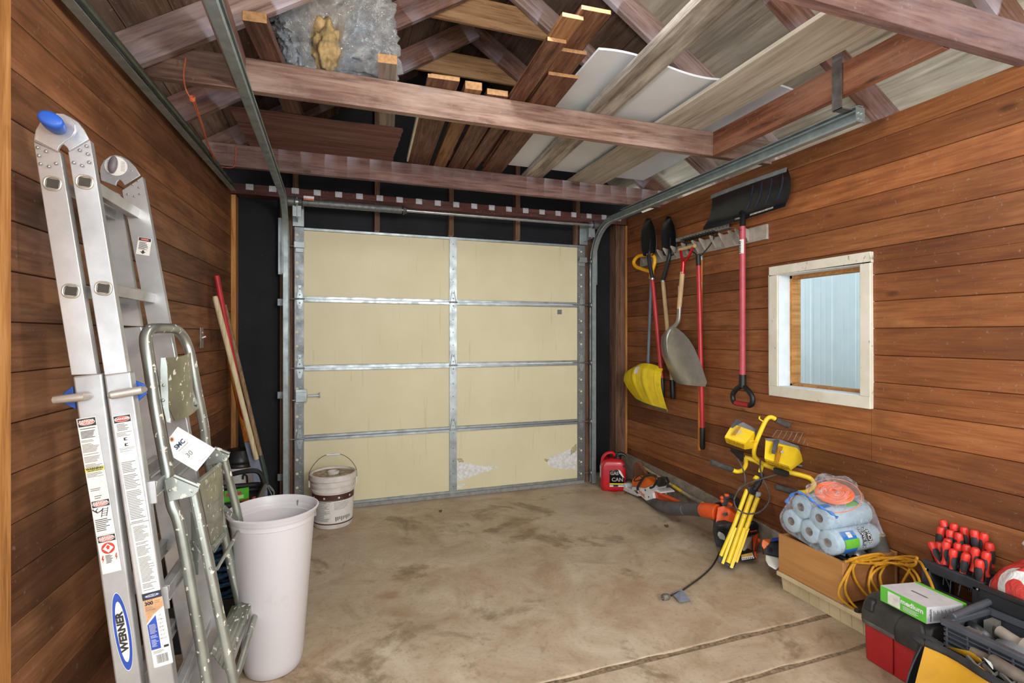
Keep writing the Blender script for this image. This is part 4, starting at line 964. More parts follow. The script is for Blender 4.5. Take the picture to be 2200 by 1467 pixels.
m = MB(); hull(m, [Pc(660, 770, 2.99), Pc(790, 720, 3.03), Pc(800, 765, 3.03), Pc(640, 810, 2.98), Pc(650, 640, 3.1), Pc(780, 640, 3.15), Pc(680, 800, 3.1), Pc(790, 765, 3.12)]); m.lathe([(0, 0), (.03, 0), (.036, -.02), (0, -.021)], frame(Pc(735, 690, 3.02), RT, UP), 16); m.build('starter_cover', K_blk, t, bev=.004)
m = MB(); poly(m, [Pc(675, 735, 2.972), Pc(775, 722, 2.985), Pc(778, 740, 2.985), Pc(677, 756, 2.972)], FW * .002); m.build('name_strip', plain('b7443c', .5, 0, .5, 150), t)
m = MB(); m.m = 0; poly(m, [Pc(545, 1045, 2.955), Pc(715, 1010, 2.96), Pc(765, 1110, 2.93), Pc(575, 1135, 2.925), Pc(545, 1100, 2.935)], FW * .05); m.m = 1; poly(m, [Pc(565, 1050, 2.952), Pc(708, 1020, 2.955), Pc(735, 1095, 2.93), Pc(575, 1120, 2.925)], FW * .003); m.m = 2
poly(m, [Pc(565, 1050, 2.949), Pc(705, 1022, 2.952), Pc(715, 1060, 2.94), Pc(568, 1085, 2.936)], FW * .002); m.m = 0
for i in range(6): x = 585 + i * 24; poly(m, [Pc(x, 1094 - i * 3, 2.928), Pc(x + 11, 1092 - i * 3, 2.928), Pc(x + 8, 1112 - i * 3, 2.922), Pc(x + 2, 1113 - i * 3, 2.922)], FW * .001)
m.build('warning_plate', [K_blk, K_lab, plain('c79a3c', .5)], t, ang=20)

# yellow tripod work light leaning on the wall
t = thing('work_light', (2.16, 2.40, 0), 'yellow twin head halogen work light with folded tripod legs', 'work light')
LD = lambda x, y, d: at(gC(x, y), d); LB = lambda x, y, d: at(gB(x, y), d)
def leg(pts, r, foot=None):
    m = MB(); m.tube(pts, r, 12); o = m.build('leg', K_ylw, t)
    if foot is not None:
        f_ = MB(); hull(f_, foot); f_.build('foot', K_blkd, o, bev=.003)
leg([LD(640, 195, 3.0), LD(480, 640, 2.94), LD(298, 1065, 2.90)], .0115, [LD(270, 1050, 2.90), LD(335, 1065, 2.89), LD(325, 1170, 2.87), LD(255, 1150, 2.88), LD(300, 1060, 2.95), LD(300, 1160, 2.93)])
leg([LD(700, 265, 3.02), LD(540, 720, 2.955), LD(388, 1155, 2.89)], .0145, [LD(350, 1150, 2.88), LD(425, 1165, 2.88), LD(440, 1215, 2.87), LD(345, 1190, 2.87), LD(385, 1150, 2.94), LD(400, 1210, 2.93)])
leg([LD(782, 300, 3.03), LD(700, 510, 3.0), LD(620, 720, 2.97)], .0135)
m = MB(); m.beam(LD(490, 690, 2.93), LD(318, 1165, 2.86), .006, .014, up=RT); m.build('brace', K_ylw, t)
m = MB(); m.beam(LD(612, 700, 2.95), LD(432, 1222, 2.87), .006, .017, up=RT); m.build('brace', K_ylw, t)
m = MB(); m.beam(LD(655, 700, 2.97), LD(500, 1145, 2.90), .006, .014, up=RT); m.build('brace', K_ylw, t)
m = MB(); hull(m, [LD(455, 1160, 2.90), LD(500, 1150, 2.91), LD(490, 1190, 2.89), LD(460, 1240, 2.86), LD(400, 1215, 2.87), LD(470, 1170, 2.96), LD(440, 1230, 2.93)]); m.build('foot', K_blkd, t, bev=.002)
m = MB(); hull(m, [LD(655, 150, 2.99), LD(740, 130, 2.99), LD(790, 200, 3.0), LD(730, 270, 2.98), LD(660, 235, 2.98), LD(640, 190, 2.99), LD(680, 150, 3.06), LD(770, 250, 3.06)]); m.tube([LD(720, 200, 3.0), LD(790, 110, 3.02), LD(830, -20, 3.04)], [.02, .018, .016], 10); m.build('hub', K_blk, t, bev=.003)
m = MB(); hull(m, [LD(760, 215, 2.99), LD(830, 230, 2.99), LD(825, 280, 2.98), LD(780, 300, 2.98), LD(745, 290, 2.98), LD(800, 240, 3.03)]); m.build('knob', K_gry, t, bev=.004)
m = MB(); m.tube([LB(950, 1090, 3.03), LB(905, 1085, 3.03)], [.016, .016], 10); m.tube([LB(905, 1110, 3.03), LB(935, 1060, 3.035)], [.019, .017], 12)
hull(m, [LB(990, 820, 3.05), LB(1045, 850, 3.05), LB(1010, 985, 3.04), LB(965, 1000, 3.04), LB(945, 970, 3.04), LB(1000, 900, 3.07)])
m.tube(smooth([LB(735, 750, 3.10), LB(870, 790, 3.08), LB(1000, 850, 3.06), LB(1150, 905, 3.04), LB(1300, 950, 3.02), LB(1450, 990, 2.99), LB(1650, 1040, 2.96), LB(1780, 1090, 2.94), LB(1825, 1160, 2.92), LB(1800, 1240, 2.91), LB(1700, 1300, 2.90), LB(1560, 1310, 2.90)], 5), .0145, 12)
m.tube(smooth([LB(740, 755, 3.10), LB(752, 860, 3.08), LB(700, 950, 3.06), LB(620, 975, 3.05), LB(540, 950, 3.05)], 5), .0125, 12)
m.tube(smooth([LB(1010, 845, 3.05), LB(915, 770, 3.04), LB(880, 690, 3.03), LB(900, 560, 3.02), LB(960, 400, 3.01), LB(1040, 220, 3.0), LB(1090, 140, 3.0), LB(1150, 118, 3.0), LB(1215, 145, 3.0)], 5), .0125, 12)
m.tube(smooth([LB(1035, 190, 3.0), LB(985, 160, 3.0), LB(962, 135, 3.0), LB(970, 105, 3.0)], 4), .004, 6); m.tube(smooth([LB(915, 505, 3.0), LB(860, 490, 2.99), LB(825, 495, 2.99), LB(815, 515, 2.99)], 4), .003, 6)
m.build('frame_bar', K_ylw, t)
K_foam = plain('4a4744', .85, 0, .2, 30)
for a, b in (((LB(535, 945, 3.05)), LB(200, 822, 3.02)), (LB(1222, 160, 3.0), LB(1440, 258, 3.0)), (LB(1560, 1312, 2.90), LB(1210, 1212, 2.93))):
    m = MB(); d_ = (b - a).normalized(); m.tube([a, a + d_ * .004, b - d_ * .006, b], [.015, .0175, .0175, .012], 14); m.build('grip', K_foam, t)
def head(pts_body, vent, frame_pts, handle, nm):
    m = MB(); hull(m, pts_body); o = m.build('lamp_head', K_ylw, t, bev=.004)
    v_ = MB()
    for i in range(14):
        k = (i + .5) / 14; a = vent[0].lerp(vent[1], k); b = vent[3].lerp(vent[2], k); v_.beam(a.lerp(b, .12), a.lerp(b, .9), .0035, .006, up=FW)
    v_.build('vent_rib', plain('c9a21e', .5, 0, .1, 10), o)
    f_ = MB(); hull(f_, frame_pts); f_.build('front_bezel', K_gry, o, bev=.003)
    h_ = MB(); hull(h_, handle) if not isinstance(handle[0], tuple) else None; h_.build('handle', plain('4e5058', .6, 0, .15, 20), o, bev=.004)
    return o
h1 = head([LB(505, 280, 2.99), LB(600, 240, 3.02), LB(890, 345, 3.04), LB(915, 440, 3.05), LB(745, 530, 2.94), LB(425, 412, 2.93), LB(415, 440, 2.935), LB(442, 520, 2.97), LB(735, 628, 2.97), LB(900, 610, 3.06), LB(940, 600, 3.07), LB(560, 560, 3.07), LB(560, 260, 3.06)],
     [LB(430, 432, 2.926), LB(735, 545, 2.935), LB(728, 622, 2.96), LB(445, 512, 2.96)],
     [LB(590, 240, 3.03), LB(560, 250, 3.06), LB(700, 190, 3.06), LB(760, 235, 3.06), LB(930, 310, 3.08), LB(900, 330, 3.05), LB(955, 600, 3.10), LB(560, 580, 3.11), LB(940, 560, 3.08), LB(800, 560, 3.12)],
     [LB(505, 275, 2.99), LB(545, 290, 2.985), LB(520, 250, 3.0), LB(590, 160, 3.02), LB(630, 150, 3.02), LB(690, 180, 3.04), LB(600, 225, 3.01), LB(660, 200, 3.03)], 1)
h2 = head([LB(1060, 480, 2.95), LB(1075, 475, 2.98), LB(1560, 598, 2.98), LB(1600, 640, 3.0), LB(1665, 815, 3.0), LB(1440, 890, 2.87), LB(1042, 762, 2.87), LB(1058, 832, 2.90), LB(1460, 962, 2.90), LB(1530, 880, 2.95), LB(1640, 800, 3.03), LB(1100, 820, 3.02), LB(1080, 500, 3.03)],
     [LB(1045, 780, 2.866), LB(1440, 905, 2.868), LB(1455, 955, 2.89), LB(1060, 828, 2.89)],
     [LB(1045, 445, 2.98), LB(1060, 475, 2.97), LB(1200, 455, 3.0), LB(1300, 465, 3.0), LB(1400, 535, 3.0), LB(1580, 565, 3.0), LB(1565, 595, 2.99), LB(1660, 700, 3.04), LB(1675, 810, 3.03), LB(1645, 790, 3.06), LB(1100, 600, 3.07)],
     [LB(1195, 480, 2.96), LB(1290, 465, 2.98), LB(1150, 690, 2.862), LB(1215, 708, 2.862), LB(1240, 560, 2.90), LB(1180, 560, 2.90), LB(1220, 480, 2.98), LB(1180, 690, 2.88)], 2)
n = NT('old_tape'); n.out('a8741e', .3); M_tape = n.m
for o_, q in ((h1, [(640, 245, 2.985), (675, 260, 2.985), (575, 405, 2.93), (525, 390, 2.93)]), (h2, [(1262, 565, 2.925), (1330, 580, 2.925), (1262, 835, 2.86), (1200, 815, 2.86)])):
    m = MB(); poly(m, [LB(*p) - FW * .006 for p in q], FW * .0015); m.build('tape', M_tape, o_)
for o_, (x, y, d) in ((h1, (655, 350, 2.945)), (h2, (1325, 665, 2.89))):
    m = MB(); poly(m, [LB(x + 30 * math.cos(R(a)), y + 20 * math.sin(R(a)), d - .008) for a in range(0, 360, 30)], FW * .001); m.build('sticker', plain('a9a59a', .5, 0, .1, 60), o_)
m = MB(); hull(m, [LB(500, 612, 3.0), LB(520, 600, 3.04), LB(722, 672, 3.04), LB(725, 790, 3.05), LB(690, 830, 3.04), LB(580, 720, 3.02), LB(500, 650, 3.0), LB(640, 650, 3.08)]); m.build('junction_box', K_blk, t, bev=.004)
m = MB(); hull(m, [LB(1180, 910, 2.93), LB(1220, 905, 2.93), LB(1440, 975, 2.94), LB(1445, 1040, 2.94), LB(1410, 1070, 2.93), LB(1210, 1010, 2.92), LB(1180, 950, 2.92), LB(1300, 930, 2.99)]); m.build('junction_box', K_blk, t, bev=.004)
m = MB()
for i in range(7): x = 1175 + 82 * i; m.tube(smooth([LB(x - 10, 430 + 18 * i, 2.97), LB(x + 30, 380 + 12 * i, 2.975), LB(x + 65, 325 + 8 * i, 2.98)] + ([LB(x + 75, 330 + 8 * i, 2.985)] if i < 6 else [LB(x + 55, 560, 2.96)]), 4), .0021, 5)
m.tube([LB(1235, 322, 2.98), LB(1450, 345, 2.98), LB(1730, 375, 2.98)], .0016, 5); m.build('wire_guard', galv('guard_wire', '8a7a70', .5, .5), t)
m = MB(); m.rod(LB(1560, 870, 3.0), LB(1690, 900, 3.0), .006, 8); m.rod(LB(1690, 895, 3.0), LB(1760, 905, 3.0), .019, 8); m.build('clamp_knob', K_gry, t)
m = MB()
m.tube(smooth([LB(620, 780, 3.03), LB(690, 900, 3.02), LB(730, 1030, 3.0), LB(738, 1160, 2.98), LB(660, 1220, 2.96), LB(600, 1330, 2.95)] + [LD(470, 330, 2.93), LD(500, 430, 2.91), LD(590, 495, 2.90), LD(680, 512, 2.90), LD(800, 490, 2.91), LD(900, 400, 2.92), LD(940, 290, 2.93), LD(905, 170, 2.95), LD(850, 60, 2.97)] + [LB(1000, 1020, 2.99), LB(975, 900, 3.0), LB(980, 790, 3.02)], 6), .0045, 8)
m.tube(smooth([LB(1240, 1020, 2.93), LB(1050, 1075, 2.96), LB(900, 1120, 2.97), LB(780, 1165, 2.97), LB(700, 1210, 2.96), LB(620, 1290, 2.95)] + [LD(500, 250, 2.94), LD(468, 330, 2.92)], 6), .0045, 8)
m.build('cord', plain('4b4745', .6, 0, .2, 30), t)
m = MB(); cps = [gA(930, 1000), gA(900, 1060), gA(860, 1120), gA(790, 1185), gA(700, 1250), gA(640, 1290), gA(560, 1325)]
m.tube(smooth([LD(300, 900, 2.96), LD(300, 1000, 2.93)] + [aZ(p, .006) for p in cps], 6), .0045, 8); m.build('power_cord', plain('2f2c2a', .6), t)
m = MB(); c0 = aZ(gA(555, 1328), .014); c1 = aZ(gA(500, 1340), .014); m.tube([c0, c0.lerp(c1, .3), c0.lerp(c1, .7), c1], [.007, .015, .017, .014], 10); q = (c1 - c0).normalized(); s_ = V((-q.y, q.x, 0))
for k in (-.007, .007): m.rod(c1 + s_ * k, c1 + s_ * k + q * .016, .0025, 6)
m.build('plug', plain('6e6a60', .6, 0, .3, 60), t)
m = MB(); A4 = [aZ(gA(*p), .004) for p in ((568, 1308), (645, 1288), (716, 1362), (628, 1396))]; A4[1].z = .012; A4[3].z = .02
poly(m, A4, (0, 0, -.001)); c_ = sum(A4, V()) / 4; m.build('silver_tag', K_silver, t)

# grey and orange string trimmer head half hidden by the drawer
t = thing('trimmer_engine', (2.42, 2.2, 0), 'grey, orange and white trimmer engine behind the wooden drawer', 'string trimmer')
m = MB(); hull(m, [Pc(895, 920, 2.80), Pc(960, 870, 2.82), Pc(1050, 850, 2.86), Pc(1120, 1000, 2.8), Pc(1090, 1090, 2.78), Pc(880, 1050, 2.79), Pc(880, 990, 2.79), Pc(950, 880, 2.95), Pc(1100, 900, 2.95), Pc(900, 1040, 2.9)]); m.build('housing', K_blkd, t, bev=.008)
m = MB(); hull(m, [Pc(835, 880, 2.82), Pc(850, 845, 2.82), Pc(950, 840, 2.84), Pc(940, 900, 2.8), Pc(890, 960, 2.8), Pc(860, 980, 2.8), Pc(835, 940, 2.81), Pc(900, 850, 2.92)]); m.build('shroud', K_or2, t, bev=.006)
m = MB(); hull(m, [Pc(950, 860, 2.80), Pc(975, 825, 2.82), Pc(1120, 815, 2.85), Pc(1120, 860, 2.83), Pc(960, 880, 2.79), Pc(1000, 830, 2.9)]); m.build('choke_cover', plain('2748a8', .4), t, bev=.004)
m = MB(); hull(m, [Pc(885, 1045, 2.78), Pc(1060, 1090, 2.76), Pc(1080, 1200, 2.72), Pc(1020, 1250, 2.70), Pc(920, 1190, 2.72), Pc(885, 1130, 2.745), Pc(900, 1050, 2.9), Pc(1060, 1100, 2.88), Pc(1000, 1240, 2.80)]); m.build('fuel_tank', plain('c9cabc', .45, 0, .06, 8), t, bev=.012, seg=3)
m = MB(); m.lathe([(0, 0), (.012, 0), (.012, .004)], frame(Pc(945, 985, 2.775), RT, UP), 10); m.tube(smooth([Pc(830, 880, 2.83), Pc(835, 960, 2.82), Pc(860, 1040, 2.80)], 5), .005, 6); m.build('cable', K_blk, t)

# tray, drawer and their contents
t = thing('beige_tray', (2.39, 1.82, 0), 'long beige plastic tray on the floor under the wooden drawer', 'tray')
m = MB(); x0, x1, y0, y1 = 2.215, 2.575, 1.545, 2.07; th = .004
def frus(m, x0, x1, y0, y1, z0, z1, ins):
    m.add([(x0 + ins, y0 + ins, z0), (x1 - ins, y0 + ins, z0), (x1 - ins, y1 - ins, z0), (x0 + ins, y1 - ins, z0), (x0, y0, z1), (x1, y0, z1), (x1, y1, z1), (x0, y1, z1)], [(0, 1, 5, 4), (1, 2, 6, 5), (2, 3, 7, 6), (3, 0, 4, 7), (0, 3, 2, 1)])
frus(m, x0, x1, y0, y1, 0.001, .085, .008); frus(m, x0 + th, x1 - th, y0 + th, y1 - th, .005, .085, .008)
y = y0 + .03
while y < y1 - .02: m.beam((x0 + .004, y, .003), (x0 - .0035, y, .085), .003, .004, up=(0, 1, 0)); y += .055
m.build('tray_body', K_tan, t)
m = MB(); m.bx(x0 - .018, x0 + .003, y0 - .012, y1 + .012, .072, .094); m.bx(x1 - .003, x1 + .010, y0 - .012, y1 + .012, .072, .094); m.bx(x0, x1, y1 - .003, y1 + .014, .072, .094); m.bx(x0, x1, y0 - .014, y0 + .003, .072, .094); m.build('tray_rim', K_tan, t, bev=.003)
t = thing('wooden_drawer', (2.38, 1.9, .10), 'open tan wooden drawer box sitting in the beige tray', 'drawer')
M_mdf = wood('drawer_wood', 'a06f3e', 'b9854f', 'c4935e', axis=1, fib=3, knots=False, rough=.45, bumps=.05); M_mdf2 = wood('drawer_wood_end', '8a5a34', 'a06b40', 'ad7a4c', axis=0, fib=3, knots=False, rough=.5, bumps=.05)
dx0, dx1, dy0, dy1, dz0, dz1 = 2.205, 2.565, 1.715, 2.075, .096, .288
for nm, b_, mt in (('side_panel', (dx0, dx0 + .018, dy0, dy1, dz0, dz1), M_mdf), ('side_panel', (dx1 - .018, dx1, dy0, dy1, dz0, dz1), M_mdf), ('end_panel', (dx0 + .0185, dx1 - .0185, dy0, dy0 + .018, dz0, dz1), M_mdf2), ('end_panel', (dx0 + .0185, dx1 - .0185, dy1 - .018, dy1, dz0, dz1), M_mdf2), ('bottom_panel', (dx0 + .0185, dx1 - .0185, dy0 + .0185, dy1 - .0185, dz0, dz0 + .01), M_mdf2)):
    m = MB(); m.bx(*b_); m.build(nm, mt, t, bev=.002)
# pack of shop towels
t = thing('towel_pack', (2.40, 1.90, .29), 'shrink wrapped pack of pale blue paper towel rolls on the wooden drawer', 'towels')
n = NT('blue_paper'); c = n.coord((1, 1, 1)); n.out(n.ramp(n.noise(c, 40, 3), [(.3, '9db4c2'), (.7, 'b4c9d5')]), .8); n.bump(n.noise(c, 200, 2), .3, .002); M_blue = n.m
K_core = plain('8a7561', .8, 0, .15, 30)
XF = 2.225; rolls = [(315, 280), (250, 375), (440, 355), (372, 445), (497, 520)]
rc = [aX(gE(x, y), XF) for x, y in rolls]
for c0 in rc:
    m = MB(); m.m = 0; r_, L_ = .0565, .29; A_ = frame(c0, (0, 1, 0), z=(1, 0, 0))
    A_ = Matrix(((0, 0, 1, c0.x), (1, 0, 0, c0.y), (0, 1, 0, c0.z), (0, 0, 0, 1)))
    m.lathe([(.021, 0), (r_ - .006, 0), (r_, .006), (r_, L_ - .006), (r_ - .006, L_), (.021, L_)], A_, 32, cap=False); m.m = 1; m.lathe([(.021, L_), (.021, 0), (.0195, 0), (.0195, L_ - .002), (0, L_ - .002)], A_, 24, cap=False)
    o = m.build('towel_roll', [M_blue, K_core], t, ang=50)
n = NT('clear_wrap'); n.out('dfe9f2', .12, 0, .6); tb = n.t.nodes.new('ShaderNodeBsdfTransparent'); mx = n.t.nodes.new('ShaderNodeMixShader'); lw = n.t.nodes.new('ShaderNodeLayerWeight'); lw.inputs[0].default_value = .35
f1 = n.noise(n.coord(), 22, 5, .6, 1.5); n.bump(f1, .8, .02)
n.inp(mx.inputs[0], n.mt('MULTIPLY_ADD', lw.outputs['Facing'], .35, n.mt('MULTIPLY', n.ramp(f1, [(.5, .1), (.72, .8)]), .45)))
n.t.links.new(tb.outputs[0], mx.inputs[1]); n.t.links.new(n.b.outputs[0], mx.inputs[2]); n.t.links.new(mx.outputs[0], n.t.nodes['Material Output'].inputs[0]); M_wrap = n.m
cy = sum(c.y for c in rc) / 5; cz = sum(c.z for c in rc) / 5
bp = []
for c0 in rc:
    for a in range(0, 360, 20): bp += [(XF - .012, c0.y + .0605 * math.cos(R(a)), c0.z + .0605 * math.sin(R(a))), (XF + .30, c0.y + .0605 * math.cos(R(a)), c0.z + .0605 * math.sin(R(a)))]
m = MB(); hull(m, bp); m.build('plastic_wrap', M_wrap, t, ang=60)
K_bl = plain('2f78c8', .35, 0, .1, 20); K_gr = plain('6fbf3c', .4, 0, .06, 20)
def on_roll(m, i, a0, a1, x0_, x1_, mi, rr=.0625):
    c0 = rc[i]; old = m.m; m.m = mi
    m.sheet(lambda u, v: (XF + x0_ + (x1_ - x0_) * u, c0.y + rr * math.cos(R(a0 + (a1 - a0) * v)), c0.z + rr * math.sin(R(a0 + (a1 - a0) * v))), 4, 10); m.m = old
m = MB(); K_ = 4
on_roll(m, 4, 195, 225, .04, .12, 0); on_roll(m, 4, 155, 195, .04, .13, 1); on_roll(m, 4, 118, 155, .035, .12, 0); on_roll(m, 4, 124, 148, .066, .094, 2, .064); m.build('printed_panel', [K_bl, K_gr, K_lab, K_blk], t, ang=60); m = MB(); on_roll(m, 2, 85, 112, .0, .05, 0); on_roll(m, 2, 80, 125, .14, .22, 1); on_roll(m, 2, 85, 120, .225, .25, 0)
for k in range(3): on_roll(m, 2, 82, 122, .232 + .012 * k, .236 + .012 * k, 2, .0633)
m.build('printed_panel', [K_bl, K_gr, K_lab, K_blk], t, ang=60); m = MB()
c4 = rc[4]
for k, ch in enumerate('SHOP'): 
    a = 122 + 19 * k; m.text(ch, Matrix.Translation((XF + .195, c4.y + .0638 * math.cos(R(a)), c4.z + .0638 * math.sin(R(a)))) @ Matrix(((0, 1, 0, 0), (-math.sin(R(a)) * -1 * -1, 0, math.cos(R(a)), 0), (math.cos(R(a)), 0, math.sin(R(a)), 0), (0, 0, 0, 1))), .034, 3, off=.10); m.text(ch, Matrix.Translation((XF + .195, c4.y + .0638 * math.cos(R(a)), c4.z + .0638 * math.sin(R(a)))) @ Matrix(((0, 1, 0, 0), (-math.sin(R(a)) * -1 * -1, 0, math.cos(R(a)), 0), (math.cos(R(a)), 0, math.sin(R(a)), 0), (0, 0, 0, 1))), .034, 2, off=.0, lift=.0016)
for k, ch in enumerate('TOWELS'): 
    a = 118 + 15 * k; m.text(ch, Matrix.Translation((XF + .162, c4.y + .0638 * math.cos(R(a)), c4.z + .0638 * math.sin(R(a)))) @ Matrix(((0, 1, 0, 0), (-math.sin(R(a)), 0, math.cos(R(a)), 0), (math.cos(R(a)), 0, math.sin(R(a)), 0), (0, 0, 0, 1))), .026, 3, off=.10); m.text(ch, Matrix.Translation((XF + .162, c4.y + .0638 * math.cos(R(a)), c4.z + .0638 * math.sin(R(a)))) @ Matrix(((0, 1, 0, 0), (-math.sin(R(a)), 0, math.cos(R(a)), 0), (math.cos(R(a)), 0, math.sin(R(a)), 0), (0, 0, 0, 1))), .026, 2, off=.0, lift=.0016)
m.build('lettering', [K_bl, K_gr, K_lab, K_blk], t, ang=60); m = MB()
for (xx, a) in ((.19, 78),):
    i = 4 if a > 100 else 2; on_roll(m, i, a - 12, a + 12, xx - .014, xx + .014, 2, .064)
m.build('printed_panel', [K_bl, K_gr, K_lab, K_blk], t, ang=60)
m = MB()
ed = [aX(gE(*p), XF - .016) for p in ((215, 250), (245, 205), (300, 180), (380, 225), (440, 275), (520, 320), (560, 350))]
m.tube(smooth(ed, 5), [.006 + .003 * math.sin(i * 1.3) for i in range(31)], 8); m.build('blue_edge', plain('4f86d6', .3, 0, .2, 60), t)
# orange trimmer line in a bag on top
t = thing('trimmer_line', (2.40, 1.82, .58), 'coil of bright orange trimmer line in a clear bag on the towels', 'trimmer line')
cc = aX(gE(540, 190), 2.33); q1 = (aX(gE(655, 215), 2.36) - cc); q2 = (aX(gE(530, 262), 2.30) - cc); q2 = V((q2.x - .05, q2.y, q2.z)); 
e1 = q1.normalized(); e3 = e1.cross(q2).normalized(); e2 = e3.cross(e1)
if e3.z < 0: e3 = -e3
m = MB(); pts = []
for i in range(9 * 28):
    a = 2 * math.pi * i / 28; lay = i // (28 * 3); rad = .078 - .0075 * (i // 28 % 9) * .9 + .002 * math.sin(i * .37); pts.append(cc + e1 * rad * math.cos(a) + e2 * rad * .85 * math.sin(a) + e3 * (.010 + .004 * math.sin(a * 2 + i * .02)))
m.tube(pts, .0042, 6)
m.lathe([(.0, -.004), (.08, -.004), (.088, .006), (.07, .014), (.03, .012), (.0, .008)], Matrix((e1, e2 * .85, e3)).transposed().to_4x4(), 32, cap=False) if False else None
A_ = Matrix((e1, e2 * .86, e3)).transposed().to_4x4(); A_.translation = cc
m.lathe([(.0, -.006), (.078, -.006), (.086, .003), (.08, .012), (.05, .010), (.03, .006), (.0, .004)], A_, 36, cap=False)
m.build('line_coil', plain('f0703a', .3, 0, .06, 14), t, ang=70)
m = MB(); m.tube([cc + A_.to_3x3() @ V((.112 * math.cos(R(a)), .135 * math.sin(R(a)) , -.008)) for a in range(0, 360, 12)], .002, 6, closed=True); m.build('loose_loop', plain('f27d4a', .3), t)
m = MB()
def bag(u, v):
    from mathutils import noise
    a = 2 * math.pi * u; k = math.sin(math.pi * (v * .5 + .02)); n_ = noise.noise(V((math.cos(a) * 2, math.sin(a) * 2, v * 3)))
    return cc + A_.to_3x3() @ V(((.118 + .02 * n_) * k * math.cos(a), (.14 + .03 * n_) * k * math.sin(a), .028 * math.cos(math.pi * v * .5) - .004 + .012 * n_))
m.sheet(bag, 40, 12); m.build('clear_bag', M_wrap, t, ang=80)
m = MB(); tp0 = aX(gE(470, 120), 2.44)
from mathutils import noise as _ns
m.sheet(lambda u, v: aX(gE(385 + 200 * u, 165 - 95 * v * (1 - .5 * abs(u - .4)) + 25 * u), 2.40 + .05 * _ns.noise(V((u * 5, v * 5, 0)))), 20, 12); m.build('bag_header', [M_wrap], t, ang=80)
m = MB(); m.sheet(lambda u, v: aX(gE(425 + 55 * u, 112 - 38 * v + 8 * u), 2.41 + .05 * _ns.noise(V((u * 5, v * 5, 3)))), 8, 8); m.build('bag_print', plain('5d7fd0', .4, 0, .3, 60), t)
m = MB(); m.sheet(lambda u, v: aX(gE(370 + 40 * u, 190 - 35 * v * u), 2.40 + .03 * _ns.noise(V((u * 5, v * 5, 3)))), 8, 8); m.build('bag_print', K_gr, t)

# dark bell horn, clamp lamp ring, black hose
t = thing('rubber_plunger', (2.47, 1.75, .27), 'dusty dark rubber cone standing at the back of the drawer', 'plunger')
c0 = aX(gE(848, 590), 2.515); m = MB(); m.lathe([(.052, -.01), (.05, .005), (.036, .04), (.026, .07), (.024, .085), (.0, .088)], Matrix.Translation(c0), 24); m.build('cone', plain('4f4a44', .8, 0, .25, 12), t)
m = MB(); m.lathe([(.021, .084), (.024, .09), (.022, .097), (.0, .098)], Matrix.Translation(c0), 20); m.build('cap', plain('85785e', .8), t)
t = thing('clamp_lamp', (2.4, 1.78, .25), 'silver rimmed clamp lamp reflector inside the drawer', 'lamp'); c0 = aX(gE(715, 612), 2.425)
m = MB(); A_ = frame(c0, V((1, 0, 0)), z=V((-.25, -.35, .9))); m.lathe([(.04, -.03), (.058, -.004), (.062, 0), (.060, .003), (.052, .0), (.03, -.02)], A_, 28, cap=False); m.build('reflector', galv('lamp_reflector', 'c4c6c6', .25, .8), t)
m = MB(); m.lathe([(.0, -.05), (.022, -.05), (.028, -.03), (.0, -.028)], A_, 16); m.ball(c0 - V((-.03, 0, .02)), .02, 8); m.build('socket', K_blk, t)
t = thing('black_hose', (2.36, 1.9, .12), 'black hose coiled in the drawer under the towels', 'hose'); m = MB()
m.tube(smooth([(2.25, 2.03, .22), (2.27, 1.93, .262), (2.30, 1.84, .262), (2.34, 1.77, .24), (2.45, 1.76, .20), (2.50, 1.85, .20), (2.45, 2.0, .20), (2.33, 2.03, .21), (2.26, 1.9, .235), (2.28, 1.80, .245), (2.38, 1.77, .225)], 8), .016, 10); m.build('hose', K_blk, t)
m = MB(); m.tube(smooth([(2.26, 1.97, .25), (2.28, 1.88, .275), (2.33, 1.80, .27)], 5), .010, 8); m.build('grey_hose', plain('6f8794', .5), t)

# yellow extension cord draped over the drawer end
m = MB(); Ye = dy0 - .012; r_ = .0055
F_ = lambda x, y, Y=Ye: aY(gE(x, y), Y - max(0, x - 950) * .0011)
for L in ([(690, 640, 1.70), (665, 665, Ye), (620, 740, Ye), (575, 830, Ye - .005), (580, 890, Ye - .01), (640, 945, Ye - .02), (700, 985, Ye - .03)],
          [(850, 598, 1.70), (760, 625, 1.70), (690, 645, Ye), (640, 720, Ye), (615, 820, Ye - .004), (640, 900, Ye - .01), (700, 970, Ye - .03), (735, 1000, Ye - .04)],
          [(700, 640, 1.70), (668, 690, Ye), (680, 760, Ye), (730, 840, Ye - .006), (790, 900, Ye - .01), (860, 940, Ye - .03)],
          [(850, 660, Ye), (800, 690, Ye - .003), (775, 790, Ye - .006), (790, 870, Ye - .01), (830, 935, Ye - .02)],
          [(880, 680, Ye), (850, 740, Ye - .003), (862, 810, Ye - .01), (880, 880, Ye - .02)],
          [(930, 655, Ye), (830, 700, Ye - .005), (790, 760, Ye - .01), (830, 840, Ye - .01), (860, 900, Ye - .03)],
          [(960, 650, 1.70), (1020, 670, Ye), (1075, 705, Ye - .005), (1112, 765, Ye - .01), (1128, 840, Ye - .02), (1150, 930, Ye - .03)],
          [(940, 660, 1.70), (1010, 690, Ye), (1060, 730, Ye - .003), (1090, 790, Ye - .01), (1080, 860, Ye - .02)], [(1030, 660, 1.70), (1050, 700, Ye), (1030, 740, Ye - .01), (1003, 790, Ye - .02), (990, 850, Ye - .03)], [(1085, 640, 1.70), (1120, 650, Ye), (1150, 700, Ye - .02), (1190, 780, Ye - .03), (1215, 850, Ye - .04)]):
    m.tube(smooth([F_(*p) for p in L], 7), r_, 8)
